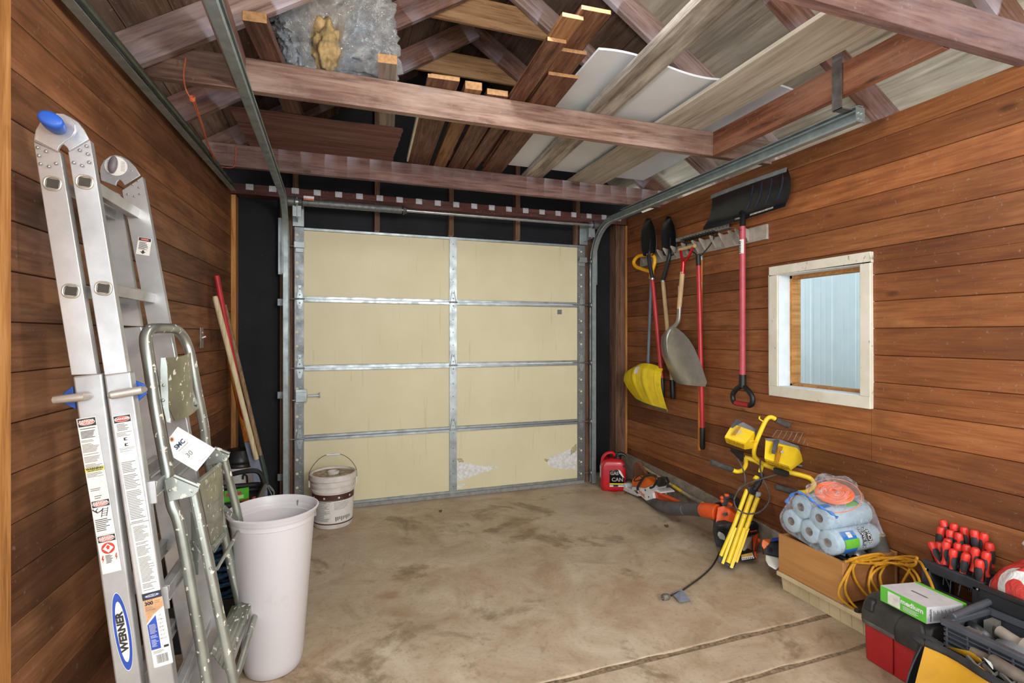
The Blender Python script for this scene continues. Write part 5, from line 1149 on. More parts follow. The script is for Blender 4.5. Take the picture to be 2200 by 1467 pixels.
for k, L in enumerate([[(620, 648, 1.69), (700, 628, 1.702), (800, 612, 1.702), (900, 625, 1.70), (1000, 632, 1.70), (1080, 640, 1.70), (1085, 665, 1.697), (1000, 668, 1.69), (900, 655, 1.69), (760, 660, 1.695), (660, 650, 1.70)],
          [(640, 640, 1.706), (760, 610, 1.69), (850, 600, 1.69), (870, 620, 1.702), (780, 650, 1.70), (850, 672, 1.69), (960, 655, 1.695), (1060, 650, 1.697), (1100, 625, 1.702), (1000, 618, 1.706), (900, 640, 1.70), (820, 680, 1.69)],
          [(700, 655, 1.697), (830, 640, 1.70), (940, 628, 1.70), (1040, 640, 1.698), (1095, 660, 1.695), (1060, 690, 1.69), (980, 665, 1.69)]]):
    m.tube(smooth([F_(*p) + V((0, 0, .003 * k)) for p in L], 7), r_, 8)
m.tube(smooth([F_(700, 985, Ye - .03), F_(735, 990, Ye - .05), (2.24, 1.63, .10), (2.30, 1.60, .06), (2.38, 1.62, .03), (2.45, 1.66, .03), (2.40, 1.58, .03), (2.28, 1.64, .04)], 7), r_, 8)
cd = m.build('extension_cable', plain('cf9420', .55, 0, .12, 30)); tag(cd, 'tangled yellow extension cord draped over the end of the drawer', 'extension cord')
m = MB(); m.rod(F_(690, 975, Ye - .05), F_(722, 1000, Ye - .055), .011, 10); tag(m.build('cord_plug', K_blk), 'black plug of the yellow extension cord by the toolbox', 'plug')

# screwdriver stand with its screwdrivers
t = thing('screwdriver_stand', (2.47, 1.39, 0), 'black plastic screwdriver stand beside the wall', 'stand')
m = MB()
for y0_, y1_ in ((1.285, 1.325), (1.475, 1.51)): m.bx(2.405, 2.565, y0_, y1_, 0, .335)
m.bx(2.405, 2.43, 1.285, 1.51, .315, .36); m.bx(2.54, 2.565, 1.285, 1.51, .315, .36); m.bx(2.42, 2.55, 1.285, 1.51, .325, .345); m.bx(2.405, 2.565, 1.285, 1.51, 0, .012)
m.build('stand_frame', K_blkd, t, bev=.005)
for y in (1.305, 1.492): m = MB(); m.ball((2.4045, y, .325), .005, 5); m.build('screw_head', M_galv, t)
sd = thing('screwdriver', (0, 0, 0), 'x', 'screwdriver', 'red and black screwdrivers in the stand')
m = MB(); m.lathe([(.008, 0), (.0145, .001), (.0145, .006), (.0105, .013), (.0115, .03), (.0145, .055), (.0155, .075), (.0145, .09), (.0105, .097), (.0, .098)], n=16); m.build('handle', plain('e0392c', .35, 0, .06, 12), sd)
m = MB()
for k in range(3):
    a0 = R(120 * k + 20)
    m.sheet(lambda u, v: ((lambda rr, a: (rr * math.cos(a), rr * math.sin(a), .018 + .064 * v))(.0122 + .0045 * math.sin(math.pi * min(1, max(0, v * .75 + .22))) + .0006, a0 + (u - .5) * 1.75 * math.sin(math.pi * (.12 + .76 * v)))), 6, 8)
m.build('grip_panel', plain('2a2a2c', .6), sd)
m = MB(); m.m = 0; m.rod((0, 0, -.09), (0, 0, .002), .0026, 8); m.build('shank', galv('chrome_shank', 'c8c8c8', .2, .9), sd)
def place_sd(o, x, y, x2, y2, X, lab):
    tp = aX(gS(x, y), X); bt = aX(gS(x2, y2), X); d_ = (tp - bt).normalized() if abs((tp - bt).y) < .03 else (tp - bt).normalized()
    Mx = frame(tp - d_ * .097, d_.orthogonal(), z=d_); Mx = Mx @ Matrix.Rotation(rnd(0, 6.28), 4, 'Z'); o.location = Mx.translation; o.rotation_euler = Mx.to_euler(); o['label'] = lab
SDL = [(345, 130, 400, 300, 2.55, 'red and black screwdriver at the back left corner of the stand'), (540, 190, 530, 380, 2.55, 'second screwdriver from the left in the back row of the stand'), (700, 250, 730, 450, 2.55, 'middle screwdriver of the back row of the stand'),
       (870, 295, 910, 580, 2.53, 'fourth screwdriver from the left in the back row'), (1040, 350, 1010, 640, 2.54, 'tall screwdriver at the back right of the stand'), (325, 250, 310, 490, 2.515, 'screwdriver at the left end of the second row of the stand'),
       (470, 295, 490, 560, 2.51, 'second screwdriver from the left in the second row'), (610, 345, 630, 560, 2.51, 'middle screwdriver in the second row of the stand'), (1130, 510, 1130, 740, 2.51, 'screwdriver beside the red and white bag in the second row'),
       (150, 490, 270, 780, 2.47, 'screwdriver leaning out at the left front corner of the stand'), (295, 500, 300, 760, 2.49, 'slim screwdriver behind the leaning front left one'), (430, 440, 450, 700, 2.49, 'screwdriver with only its red top showing behind the big front one'),
       (410, 490, 380, 890, 2.44, 'big screwdriver in the front row, second from the left'), (600, 515, 610, 850, 2.47, 'screwdriver in the third row behind the small front one'), (530, 620, 505, 920, 2.43, 'small screwdriver in the front row, third from the left'),
       (745, 545, 760, 800, 2.475, 'screwdriver in the middle of the third row of the stand'), (745, 685, 690, 970, 2.43, 'small screwdriver in the middle of the front row'), (900, 595, 860, 950, 2.45, 'screwdriver with a visible hanging hole right of centre'),
       (960, 790, 965, 1040, 2.42, 'short stubby screwdriver at the right end of the front row'), (1080, 660, 1060, 1030, 2.45, 'screwdriver at the right front beside the red and white bag')]
for i, a in enumerate(SDL):
    o = sd if i == 0 else dup(sd)
    place_sd(o, *a)

# green and white glove box on the red tool box
t = thing('glove_box', (2.12, 1.34, .272), 'green and white cardboard glove box lying on the red tool box', 'box')
Z0 = .2745; a_ = V((2.058, 1.442, Z0)); b_ = V((2.048, 1.268, Z0)); w_ = V((.165, -.03, 0)); h_ = V((0, 0, .060))
M_grn = plain('5cb83c', .5, 0, .05, 20); M_gwh = plain('c9c8cc', .55, 0, .05, 20)
m = MB(); m.m = 0
P8 = [a_, b_, b_ + w_, a_ + w_]; m.add(P8 + [p + h_ for p in P8], [(3, 2, 1, 0), (4, 5, 6, 7), (1, 2, 6, 5), (2, 3, 7, 6), (3, 0, 4, 7)]); m.m = 1; m.add([a_, b_, b_ + h_, a_ + h_], [(0, 1, 2, 3)])
bx_ = m.build('carton', [M_gwh, M_grn], t, ang=20)
m = MB(); Fg = frame((a_ + b_) / 2 + h_ / 2 + V((-.0008, 0, 0)), (b_ - a_), (0, 0, 1)); L2 = (b_ - a_).length / 2; m.m = 0
m.rect(-L2 + .03, -L2 + .078, -.026, .022, 0, Fg); m.m = 1; m.text('medium', Fg @ Matrix.Translation((.035, .008, 0)), .026, 1, off=.03); m.m = 1
for k in range(4): m.rect(.002, .06 - .008 * (k % 2), -.008 - k * .0045, -.0065 - k * .0045, .0004, Fg)
Fe = frame(b_ + w_ / 2 + h_ / 2 + V((0, -.0008, 0)), w_, (0, 0, 1)); m.m = 2
for k in range(16): m.rect(-.055 + k * .0055, -.0525 + k * .0055, -.022, .016 - .006 * (k % 3), 0, Fe)
m.text('medium', Fe @ Matrix.Translation((-.068, 0, 0)) @ Matrix.Rotation(R(90), 4, 'Z'), .014, 2, off=.03)
Ft = frame((a_ + b_) / 2 + w_ * .45 + h_ + V((0, 0, .0006)), b_ - a_, (w_)); Ft = frame((a_ + b_) / 2 + w_ * .45 + h_ + V((0, 0, .0006)), (b_ - a_), z=(0, 0, 1)); m.rect(-.03, .03, -.004, .004, 0, Ft)
m.build('printing', [plain('dcdad0', .5), K_lab, plain('6b6a66', .6)], t, ang=20)
m = MB(); g0 = a_ + w_ + h_; g1 = b_ + w_ + h_; s_ = w_.normalized()
poly(m, [g0 - s_ * .012, g1 - s_ * .012, g1 + s_ * .004, g0 + s_ * .004], (0, 0, .0012)); poly(m, [g1 + s_ * .004, g1 - s_ * .012, g1 - s_ * .012 - h_ * .9, g1 + s_ * .004 - h_ * .9], (0, -.0012, 0)); m.build('green_edge', M_grn, t)

# red tool box with a black lid
t = thing('tool_box', (2.26, 1.385, 0), 'red plastic tool box with a dusty black lid', 'tool box')
K_tr = plain('a81e22', .45, 0, .08, 10)
def rbox(m, x0, x1, y0, y1, z0, z1, r, taper=0):
    pl = rrect(x1 - x0, y1 - y0, r, 5, (x0 + x1) / 2, (y0 + y1) / 2); cx, cy_ = (x0 + x1) / 2, (y0 + y1) / 2; k = 1 - taper
    n_ = len(pl); vs = [(cx + (x - cx) * k, cy_ + (y - cy_) * k, z0) for x, y in pl] + [(x, y, z1) for x, y in pl]
    m.add(vs, [tuple(range(n_))[::-1], tuple(range(n_, 2 * n_))] + [(i, (i + 1) % n_, (i + 1) % n_ + n_, i + n_) for i in range(n_)])
m = MB(); rbox(m, 2.06, 2.44, 1.265, 1.52, 0.001, .155, .025, .03); m.build('body', K_tr, t, bev=.004)
m = MB(); m.bx(2.0555, 2.063, 1.392, 1.3935, .01, .15); m.build('seam', plain('7d1518', .5), t)
m = MB(); rbox(m, 2.052, 2.448, 1.257, 1.528, .150, .166, .028); m.build('lid_lip', plain('53514c', .6, 0, .2, 20), t, bev=.003)
m = MB()
prof = [(2.056, .16), (2.058, .20), (2.068, .235), (2.085, .258), (2.115, .269), (2.385, .269), (2.415, .258), (2.432, .235), (2.442, .20), (2.444, .16)]
n_ = len(prof); yy = [1.262, 1.266, 1.285, 1.50, 1.519, 1.523]; kk = [.80, .92, 1, 1, .92, .80]
vs = []
for y, k in zip(yy, kk): vs += [(2.25 + (x - 2.25) * (1 - (1 - k) * .12), y, .16 + (z - .16) * k) for x, z in prof]
fs = [(i * n_ + j, i * n_ + j + 1, (i + 1) * n_ + j + 1, (i + 1) * n_ + j) for i in range(len(yy) - 1) for j in range(n_ - 1)] + [tuple(range(n_))[::-1], tuple(range((len(yy) - 1) * n_, len(yy) * n_))] + [tuple([i * n_ for i in range(len(yy))] + [i * n_ + n_ - 1 for i in range(len(yy) - 1, -1, -1)])]
K_lid = plain('3a3936', .5, 0, .3, 9); m.add(vs, fs); m.build('lid', K_lid, t, bev=.006, seg=3)
m = MB(); hull(m, [(2.046 + dx, y, z) for dx, y, z in ((0, 1.385, .148), (0, 1.275, .148), (.0, 1.388, .20), (.0, 1.272, .20), (.012, 1.38, .235), (.012, 1.28, .235), (.03, 1.36, .26), (.03, 1.30, .26), (.05, 1.385, .16), (.05, 1.275, .16), (.05, 1.36, .262), (.05, 1.30, .262))]); m.build('latch', K_lid, t, bev=.012, seg=4)
m = MB(); hull(m, [(2.048, 1.505, .215), (2.048, 1.47, .215), (2.06, 1.50, .25), (2.06, 1.475, .25), (2.08, 1.505, .262), (2.08, 1.47, .262), (2.07, 1.50, .20), (2.07, 1.47, .20)]); m.build('latch', K_lid, t, bev=.006)

# grey plastic crate with odds and ends
t = thing('plastic_crate', (2.16, 1.02, .0), 'dark grey plastic crate with ribbed sides in the bottom right corner', 'crate')
K_cr = plain('4b4e55', .45, 0, .12, 14); X0, X1, Y0, Y1, ZT = 2.045, 2.285, .74, 1.205, .325
m = MB(); m.bx(X0, X0 + .006, Y0, Y1, .02, ZT - .02); m.bx(X1 - .006, X1, Y0, Y1, .02, ZT - .02); m.bx(X0, X1, Y0, Y0 + .006, .02, ZT - .02); m.bx(X0, X1, Y1 - .006, Y1, .02, ZT - .02); m.bx(X0, X1, Y0, Y1, 0, .02); m.build('crate_wall', plain('3a3d44', .5, 0, .12, 14), t)
m = MB()
for k in range(8): z = ZT - .036 - .0175 * k; m.bx(X0 - .009, X0, Y0, Y1, z, z + .005); m.bx(X0, X1, Y1, Y1 + .006, z, z + .005)
y = Y0 + .02
while y < Y1: m.bx(X0 - .0085, X0, y, y + .006, .02, ZT - .02); y += .062
m.build('crate_rib', K_cr, t, bev=.001)
m = MB(); m.bx(X0 - .012, X0 + .010, Y0, Y1 + .01, ZT - .022, ZT); m.bx(X1 - .008, X1 + .008, Y0, Y1 + .01, ZT - .022, ZT); m.bx(X0 + .01, X1 - .008, Y1 - .012, Y1 + .01, ZT - .022, ZT); m.rod((X0 + .03, Y1 - .004, ZT + .006), (X1 + .03, Y1 + .012, ZT + .012), .012, 10); m.build('crate_rim', K_cr, t, bev=.004)
c_ = [('pipe_fitting', 'beige curved plastic fitting lying inside the grey crate', 'pipe fitting'), ('steel_bracket', 'thin steel bracket plate inside the grey crate', 'bracket')]
m = MB(); m.tube(smooth([(2.20, 1.13, .295), (2.19, 1.06, .285), (2.20, .99, .275), (2.24, .93, .26)], 6), [.02] * 6 + [.03] * 6 + [.036] * 7, 16); tag(m.build('pipe_fitting', plain('9b9184', .5, 0, .12, 14)), c_[0][1], c_[0][2])
m = MB(); m.lathe([(.018, -.01), (.042, -.01), (.045, 0), (.042, .012), (.018, .012)], frame((2.16, 1.165, .275), (0, 1, .3), z=(.7, 0, .7)), 20, cap=False); tag(m.build('cable_spool', K_blk), 'black ring spool at the far corner inside the grey crate', 'spool')
m = MB(); m.sheet(lambda u, v: (2.09 + .10 * v, 1.13 - .22 * u, .25 + .03 * math.sin(u * 5) + .02 * v), 14, 6, .002); tag(m.build('metal_sheet', galv('sheet_grey', '8b919a', .5, .3)), 'grey bent metal sheet inside the crate', 'metal sheet')
m = MB(); m.bx(2.10, 2.14, 1.14, 1.18, .24, .30, Matrix.Translation((0, 0, 0))); m.bx(2.20, 2.25, 1.15, 1.175, .26, .31); tag(m.build('switch_box', plain('6e6c64', .6)), 'small grey electrical box inside the crate', 'electrical box')
m = MB(); m.sheet(lambda u, v: (2.20 + .04 * u + .03 * v, 1.03 - .02 * u - .22 * v, .36 + .05 * (1 - v) * math.sin(u * 3) - .10 * v + .03 * (1 - u)), 12, 16); o = m.build('folded_paper', plain('cfc5b8', .7, 0, .1, 20), ang=80); tag(o, 'crumpled folded paper sticking out of the grey crate', 'paper')
m = MB(); m.tube([(2.06, .80, .24), (2.08, .95, .255), (2.09, 1.10, .25)], [.02, .028, .02], 12); m.bx(2.07, 2.20, .8, 1.1, .2, .235); tag(m.build('power_tool', K_blkd), 'dark dusty tool body lying in the crate', 'tool')

# black panel behind the crate
m = MB(); m.bx(2.305, 2.325, .78, 1.245, .0, .375); m.bx(2.30, 2.33, .78, 1.25, .372, .386); tag(m.build('black_case', plain('232426', .5, 0, .2, 10), bev=.003), 'black flat case standing between the crate and the shopping bag', 'case')

# red and white shopping bag
t = thing('shopping_bag', (2.45, 1.08, 0), 'white plastic shopping bag with red target rings, tied at the top', 'bag')
n = NT('printed_bag'); c = n.coord(rnd=False); o3 = n.sep(c)
dd = n.mt('SQRT', n.mt('ADD', n.mt('MULTIPLY', n.mt('ADD', o3[1], -.085), n.mt('ADD', o3[1], -.085)), n.mt('MULTIPLY', n.mt('ADD', o3[2], -.40), n.mt('ADD', o3[2], -.40))))
wv = n.mt('MULTIPLY_ADD', n.mt('SUBTRACT', n.noise(c, 7, 3), .5), .05, dd)
stp = n.ramp(n.mt('DIVIDE', wv, .185), [(0, 1.0), (.17, 0.0), (.34, 1.0), (.53, 0.0), (.72, 1.0), (.90, 0.0)]); 
for nd in n.t.nodes:
    if nd.type == 'VALTORGB': nd.color_ramp.interpolation = 'CONSTANT'
n.out(n.mix(stp, 'dcdad8', 'c43a34'), .4, 0, .5); n.bump(n.noise(c, 18, 6, .6, 1.0), .6, .02); M_bag = n.m
def bagf(u, v):
    a = 2 * math.pi * u; zz = [0, .02, .12, .25, .36, .44, .49, .505][min(7, int(v * 7))]; k_ = v * 7 - int(v * 7) if v < 1 else 0
    Z = [0, .03, .13, .26, .37, .44, .485, .50]; Rr = [.06, .098, .118, .122, .108, .08, .04, .02]
    i = min(6, int(v * 7)); f_ = v * 7 - i; z = Z[i] + (Z[i + 1] - Z[i]) * f_; r = Rr[i] + (Rr[i + 1] - Rr[i]) * f_
    d = V((math.cos(a), math.sin(a), v * 2)); nn = 1 + .10 * _ns.noise(d * 2.2) + .05 * _ns.noise(d * 6) 
    return (2.445 + r * .98 * nn * math.cos(a), 1.10 + r * 1.65 * nn * math.sin(a) + .03 * (z - .25), z + (.02 * _ns.noise(d * 3)))
m = MB(); m.sheet(bagf, 64, 42); o = m.build('bag_body', M_bag, t, ang=180, loc=None)
m = MB()
def knot(u, v):
    a = 2 * math.pi * u; d = V((math.cos(a), math.sin(a), v * 3)); r = (.018 + .035 * v * (1 - v) * 2.2) * (1 + .35 * _ns.noise(d * 2.5))
    return (2.455 + r * math.cos(a) - .02 * v, 1.10 + r * 1.3 * math.sin(a) + .045 * v, .492 + .075 * v + .01 * math.sin(3 * a) * v)
m.sheet(knot, 32, 14); m.build('tied_handles', plain('d9d8d8', .4, 0, .05, 20, bump=.3), t, ang=180)

# yellow and black tool bag
t = thing('tool_bag', (1.93, .98, 0), 'yellow and black open fabric tool bag in the bottom right corner', 'tool bag')
K_by = plain('c28d1a', .6, 0, .08, 12); K_bb = plain('2b2b2c', .8, 0, .25, 14)
gF = G(1880, 1050, 3.519)
def yb(u, v):  # side panel facing the room
    y = 1.21 - .62 * u; x = 1.88 - .055 * math.sin(math.pi * v) * (1 - .3 * v) + .012 * math.sin(u * 14) * v + .06 * (v ** 3) * .3
    return (x + .045 * v * (1 if u < .5 else 1), y - .02 * math.sin(v * 3), .005 + .25 * v)
m = MB(); m.sheet(yb, 40, 16, .004); m.build('side_panel', K_by, t, ang=70)
m = MB(); m.sheet(lambda u, v: V(yb(.20 + .7 * u, .55 * v + .02)) + V((-.006, 0, 0)), 20, 10, .003); m.build('pocket', K_bb, t, ang=70)
m = MB(); m.tube([V(yb(u / 20, 1.0)) + V((.004, 0, .004)) for u in range(21)], .013, 8); m.tube(smooth([V(yb(0, 1.0)), (1.945, 1.245, .262), (2.0, 1.235, .25), (2.022, 1.20, .235)], 5), .012, 8); m.build('rim', K_bb, t)
m = MB(); m.sheet(lambda u, v: (V(yb(0, v)).x + (2.015 - V(yb(0, v)).x) * u, 1.212 + .025 * math.sin(math.pi * u), .005 + .25 * v), 8, 8, .004); m.build('end_panel', K_bb, t, ang=70)
m = MB(); m.sheet(lambda u, v: (2.018 - .008 * v, 1.20 - .62 * u, .005 + .232 * v), 12, 8, .004); m.bx(1.86, 2.015, .6, 1.2, .003, .04); m.build('back_panel', K_bb, t, ang=70)
m = MB(); hull(m, [(1.99, 1.17, .262), (1.99, 1.06, .262), (1.995, 1.17, .255), (1.995, 1.06, .255), (1.985, 1.08, .285), (1.985, 1.10, .287), (1.99, 1.07, .28)]); m.build('yellow_flap', K_by, t, bev=.002)
t = thing('saw_with_dark_blade', (1.96, .95, .2), 'dark hand tool with steel parts lying across the open tool bag', 'tool')
m = MB(); m.tube(smooth([(2.0, 1.10, .285), (1.99, 1.04, .290), (1.985, .97, .285), (1.98, .88, .28)], 6), [.012] * 6 + [.02] * 7 + [.016] * 6, 12); m.build('tool_body', plain('6d6258', .6, .2, .25, 12), t)
m = MB()
for k in range(4): y = 1.10 - .045 * k; m.beam((1.975, y, .270), (1.958, y - .035, .262), .008, .012); m.beam((1.958, y - .035, .262), (1.99, y - .04, .272), .004, .008)
m.build('steel_parts', galv('tool_steel', 'a7a49e', .35, .7), t)
m = MB(); hull(m, [(1.965, 1.03, .28), (1.955, 1.045, .305), (1.965, 1.055, .30), (1.975, 1.03, .29), (1.96, 1.02, .275)]); m.build('thumb_lever', plain('b7bcb8', .4), t, bev=.002)
m = MB(); m.prism([(-.03, 0), (-.02, .012), (0, .018), (.02, .012), (.03, 0)], 0, .006, frame((1.965, 1.06, .246), (0, -1, 0), (0.3, 0, 1))); tag(m.build('tape_measure', K_by, bev=.001), 'small yellow tool edge inside the tool bag', 'tape measure')
# ================================================================ left side: ladders, bins, long handled tools
g1 = G(0, 200, 2.096); gL = G(110, 780, 8.15); gM = G(180, 1050, 3.518); gH = G(60, 220, 5.643)
s1 = G(290, 680, 4.447); s2 = G(320, 960, 5.238); s3 = G(330, 1200, 5.493)
M_lad = galv('ladder_aluminium', 'bababa', .36, .55, 5)
K_blue = plain('2458b8', .4, 0, .06, 14); K_label = plain('dedcd6', .5, 0, .03, 30); K_ink = plain('2c2b2b', .6); K_inkl = plain('6c6a67', .6); K_danger = plain('c33a2a', .5); K_navy = plain('2448a4', .45)
YN, YF = 1.70, 2.10
lad = thing('multi_position_ladder', (-.53, 1.9, 0), 'tall folded aluminium multi position ladder leaning on the left wall', 'ladder')
def railbox(m, pts, Y, depth, ext=True):
    """pts: top-left, top-right, bottom-right, bottom-left pixels on plane Y; carried down to the floor"""
    a, b, c, d = [aY(p, Y) for p in pts]
    if ext:
        c = b + (c - b) * ((b.z - .002) / (b.z - c.z)); d = a + (d - a) * ((a.z - .002) / (a.z - d.z))
    hull(m, [a, b, c, d] + [p + V((0, depth, 0)) for p in (a, b, c, d)])
    return a, b, c, d
m = MB(); railbox(m, [(71, 303), (129, 327), (208.5, 804), (152.7, 806)], YN, .026, False); i1 = m.build('inner_rail', M_lad, lad, bev=.002)
m = MB(); railbox(m, [(145.5, 326), (193, 300), (275, 803), (224, 806)], YN, .026, False); m.build('inner_rail', M_lad, lad, bev=.002)
# outer rails wrap the inner ones
m = MB(); railbox(m, [(155.4, 809), (218, 802), (303.6, 1467), (246.8, 1467)], YN - .004, .036); m.build('outer_rail', M_lad, lad, bev=.005, seg=3)
m = MB(); railbox(m, [(222.3, 805), (280, 798.4), (374.7, 1467), (319.3, 1467)], YN - .004, .036); m.build('outer_rail', M_lad, lad, bev=.005, seg=3)
m = MB(); railbox(m, [(262, 408), (306, 379), (366, 700), (322, 720)], YF, .026, False); m.build('inner_rail', M_lad, lad, bev=.002)
m = MB(); railbox(m, [(214, 395), (258, 418), (303, 701), (262, 700)], YF, .026, False); m.build('inner_rail', M_lad, lad, bev=.002)
m = MB(); railbox(m, [(366 - 46, 704), (366, 700), (474, 1300), (420, 1300)], YF + .002, .03); m.build('outer_rail', M_lad, lad, bev=.004)
m = MB(); railbox(m, [(262, 704), (304, 701), (386, 1155), (344, 1155)], YF + .002, .03); m.build('outer_rail', M_lad, lad, bev=.004)
# rungs
for (x, y, w_, h_) in ((370, 395, .034, .034), (235, 403, .034, .034), (465, 878, .034, .034), (318, 888, .034, .034)):
    p = aY(g1(x, y), YN + .02); q = p + V((0, YF - YN, 0)); m = MB(); m.beam(p, q, w_, h_, up=(.13, 0, 1)); m.beam(p + V((0, 0, h_ * .55)), q + V((0, 0, h_ * .55)), w_ * .6, .004, up=(.13, 0, 1)); m.build('rung', M_lad, lad, bev=.006)
for (x, y) in ((326, 1052), (353, 1276), (379, 1490), (243, 1060), (262, 1283), (283, 1500)):
    p = aY((x, y), YN + .03); q = p + V((0, YF - YN - .01, 0)); m = MB(); m.beam(p, q, .022, .05, up=(.13, 0, 1)); m.beam(p + V((-.002, 0, .018)), q + V((-.002, 0, .018)), .026, .006, up=(.13, 0, 1)); m.beam(p + V((.002, 0, -.018)), q + V((.002, 0, -.018)), .026, .006, up=(.13, 0, 1))
    if x in (326, 353): m.beam(p + V((.004, -.02, .03)), p + V((.010, -.02, -.035)), .005, .02)
    m.build('rung', M_lad, lad, bev=.002)
for (x, y) in ((237, 407), (381, 400), (319, 891), (465, 879)):
    c0 = aY(g1(x, y), YN - .001); m = MB(); rr = rrect(.036, .034, .013, 4); F = FY(c0.x, c0.y, c0.z, -6)
    m.tube([F @ V((a, b, 0)) for a, b in rr], .003, 8, closed=True); m.m = 1; m.prism(rrect(.026, .024, .004, 3), -.0005, .0006, F); m.build('rung_end', [galv('rung_steel', 'bdb8ac', .3, .6), plain('3b3730', .7)], lad, ang=40)
# hinges
def hinge(pts, Y, cx, knob):
    m = MB(); poly(m, [aY(gH(*p), Y) for p in pts], (0, .006, 0)); h = m.build('hinge', galv('hinge_plate', 'b9bcc0', .3, .6), lad, bev=.0015)
    return h
hn = hinge([(68, 470), (72, 400), (100, 310), (160, 220), (250, 155), (350, 130), (430, 135), (520, 180), (610, 240), (680, 330), (740, 445), (495, 592), (480, 555), (430, 505), (400, 520), (375, 560), (360, 602)], YN - .006, None, 1)
m = MB(); poly(m, [aY(gH(*p), YN - .010) for p in ((90, 340), (150, 230), (250, 155), (350, 130), (430, 140), (520, 190), (570, 260), (575, 340), (530, 420), (450, 470), (380, 530), (355, 590), (80, 450))], (0, .004, 0)); m.build('hinge_disc', galv('hinge_disc_steel', 'c4c6c8', .28, .6), hn, bev=.001)
k0 = aY(gH(335, 300), YN - .01); k1 = aY(gH(262, 190), YN - .062)
m = MB(); m.tube([k0, k0.lerp(k1, .2), k0.lerp(k1, .8), k0.lerp(k1, .94), k1], [.024, .027, .0285, .026, .018], 24, flat=.72, up=(.5, 0, 1)); m.build('knob', K_blue, hn, ang=50)
hf = hinge([(870, 830), (880, 770), (920, 700), (990, 650), (1060, 635), (1130, 650), (1220, 700), (1300, 780), (1365, 885), (1170, 1005), (1140, 960), (1110, 935), (1080, 960), (1065, 1012), (885, 945)], YF - .006, None, 1)
c0 = aY(gH(1068, 772), YF - .008); m = MB(); m.prism([(.033 * math.cos(R(a)), .033 * math.sin(R(a))) for a in range(0, 360, 15)], 0, .001, FY(*c0)); m.m = 1
for k in range(7):
    for sx in (-1, 1): m.rect(sx * .020 - .006, sx * .020 + .006, -.015 + k * .005, -.0138 + k * .005, .0014, FY(*c0))
m.build('hinge_label', [K_label, K_inkl], hf, ang=20)
k0 = aY(gH(1045, 765), YF - .008); m = MB(); m.ball((0, 0, 0), (.013, .012, .030), 12, Matrix.Translation(k0 + V((0, -.01, 0))) @ Matrix.Rotation(R(8), 4, 'Y')); m.build('knob', plain('6e686a', .5), hf, ang=60)
for L_, Y in (([(115, 543), (218, 590), (132, 642), (150, 742), (252, 775), (338, 738), (150, 384), (707, 527), (624, 577), (722, 624), (738, 724), (554, 728), (652, 764), (400, 420)], YN - .007), ([(1330, 950), (1267, 994), (1344, 1030), (1355, 1108), (1288, 1140), (1210, 1113), (1258, 828)], YF - .007)):
    for p in L_: m = MB(); m.ball(aY(gH(*p), Y + .002), (.0042, .003, .0042) if Y < 2 else (.003, .002, .003), 5); m.build('rivet', plain('a3a3a4', .3, .7, .1, 10), hn if Y < 2 else hf)
# lock pins with blue levers
for a, b, bl in ((gL(625, 580), gL(80, 640), [(375, 400), (180, 550), (200, 700), (430, 810)]), (gL(1062, 560), gL(1590, 468), [(1400, 285), (1620, 370), (1665, 540), (1480, 695)])):
    m = MB(); p, q = aY(a, YN - .012), aY(b, YN - .012); d_ = (q - p); m.tube([p + V((0, .02, 0)), p, p + d_ * .04 + V((0, -.006, 0)), q + V((0, -.004, 0)), q + V((0, .012, 0)) + d_ * .03], [.009, .0105, .0115, .0115, .008], 14); pin = m.build('lock_pin', plain('b9b4ac', .3, .5, .08, 10), lad)
    m = MB(); poly(m, [aY(gL(*t_), YN + .034) for t_ in bl], (0, .012, 0)); m.build('lever', K_blue, pin, bev=.002)
# printed labels
def strip(xt, yt, xb, yb_, Y):
    def P_(py): return aY((xt + (xb - xt) * (py - yt) / (yb_ - yt), py), Y)
    up = (P_(yt) - P_(yb_)).normalized(); x = up.cross(V((0, -1, 0))).normalized()
    def F(py): return frame(P_(py), x, up)
    return P_, F
def lines(m, F, w_, y0, y1, n, mi, x0=0, seed=1, h=.38):
    r = random.Random(seed); st = (y0 - y1) / n
    for k in range(n):
        y = y0 - st * (k + .5); L = w_ * r.uniform(.55, 1.0)
        if r.random() < .12: continue
        m.rect(x0 - w_ / 2, x0 - w_ / 2 + L, y - st * h / 2, y + st * h / 2, .0008, F, mi)
def danger(m, F, w_, y0, h, two=True):
    m.rect(-w_ / 2 + .002, w_ / 2 - .002, y0 - h, y0 - .002, .0004, F, 1)
    A_ = F @ Matrix.Translation((0, y0 - h / 2 - .001, .0008)) @ Matrix.Diagonal((1, .42, 1, 1)); old = m.m; m.m = 0
    m.prism([(w_ * .42 * math.cos(R(a)), w_ * .42 * math.sin(R(a))) for a in range(0, 360, 12)], 0, .0001, A_); m.m = 2; m.prism([(w_ * .395 * math.cos(R(a)), w_ * .38 * math.sin(R(a))) for a in range(0, 360, 12)], .0001, .0003, A_); m.m = old
    if two:
        m.text('DANGER', F @ Matrix.Translation((0, y0 - h * .40, .0012)), w_ * .19, 0, off=.03); m.text('PELIGRO', F @ Matrix.Translation((0, y0 - h * .66, .0012)), w_ * .17, 0, off=.03)
    else: m.text('DANGER', F @ Matrix.Translation((0, y0 - h * .52, .0012)), w_ * .19, 0, off=.03)
MATS = [K_label, K_ink, K_danger, K_inkl, plain('d8cf6a', .5), K_navy, plain('c89a70', .5)]
P1, F1 = strip(185, 897, 262, 1350, YN - .005)
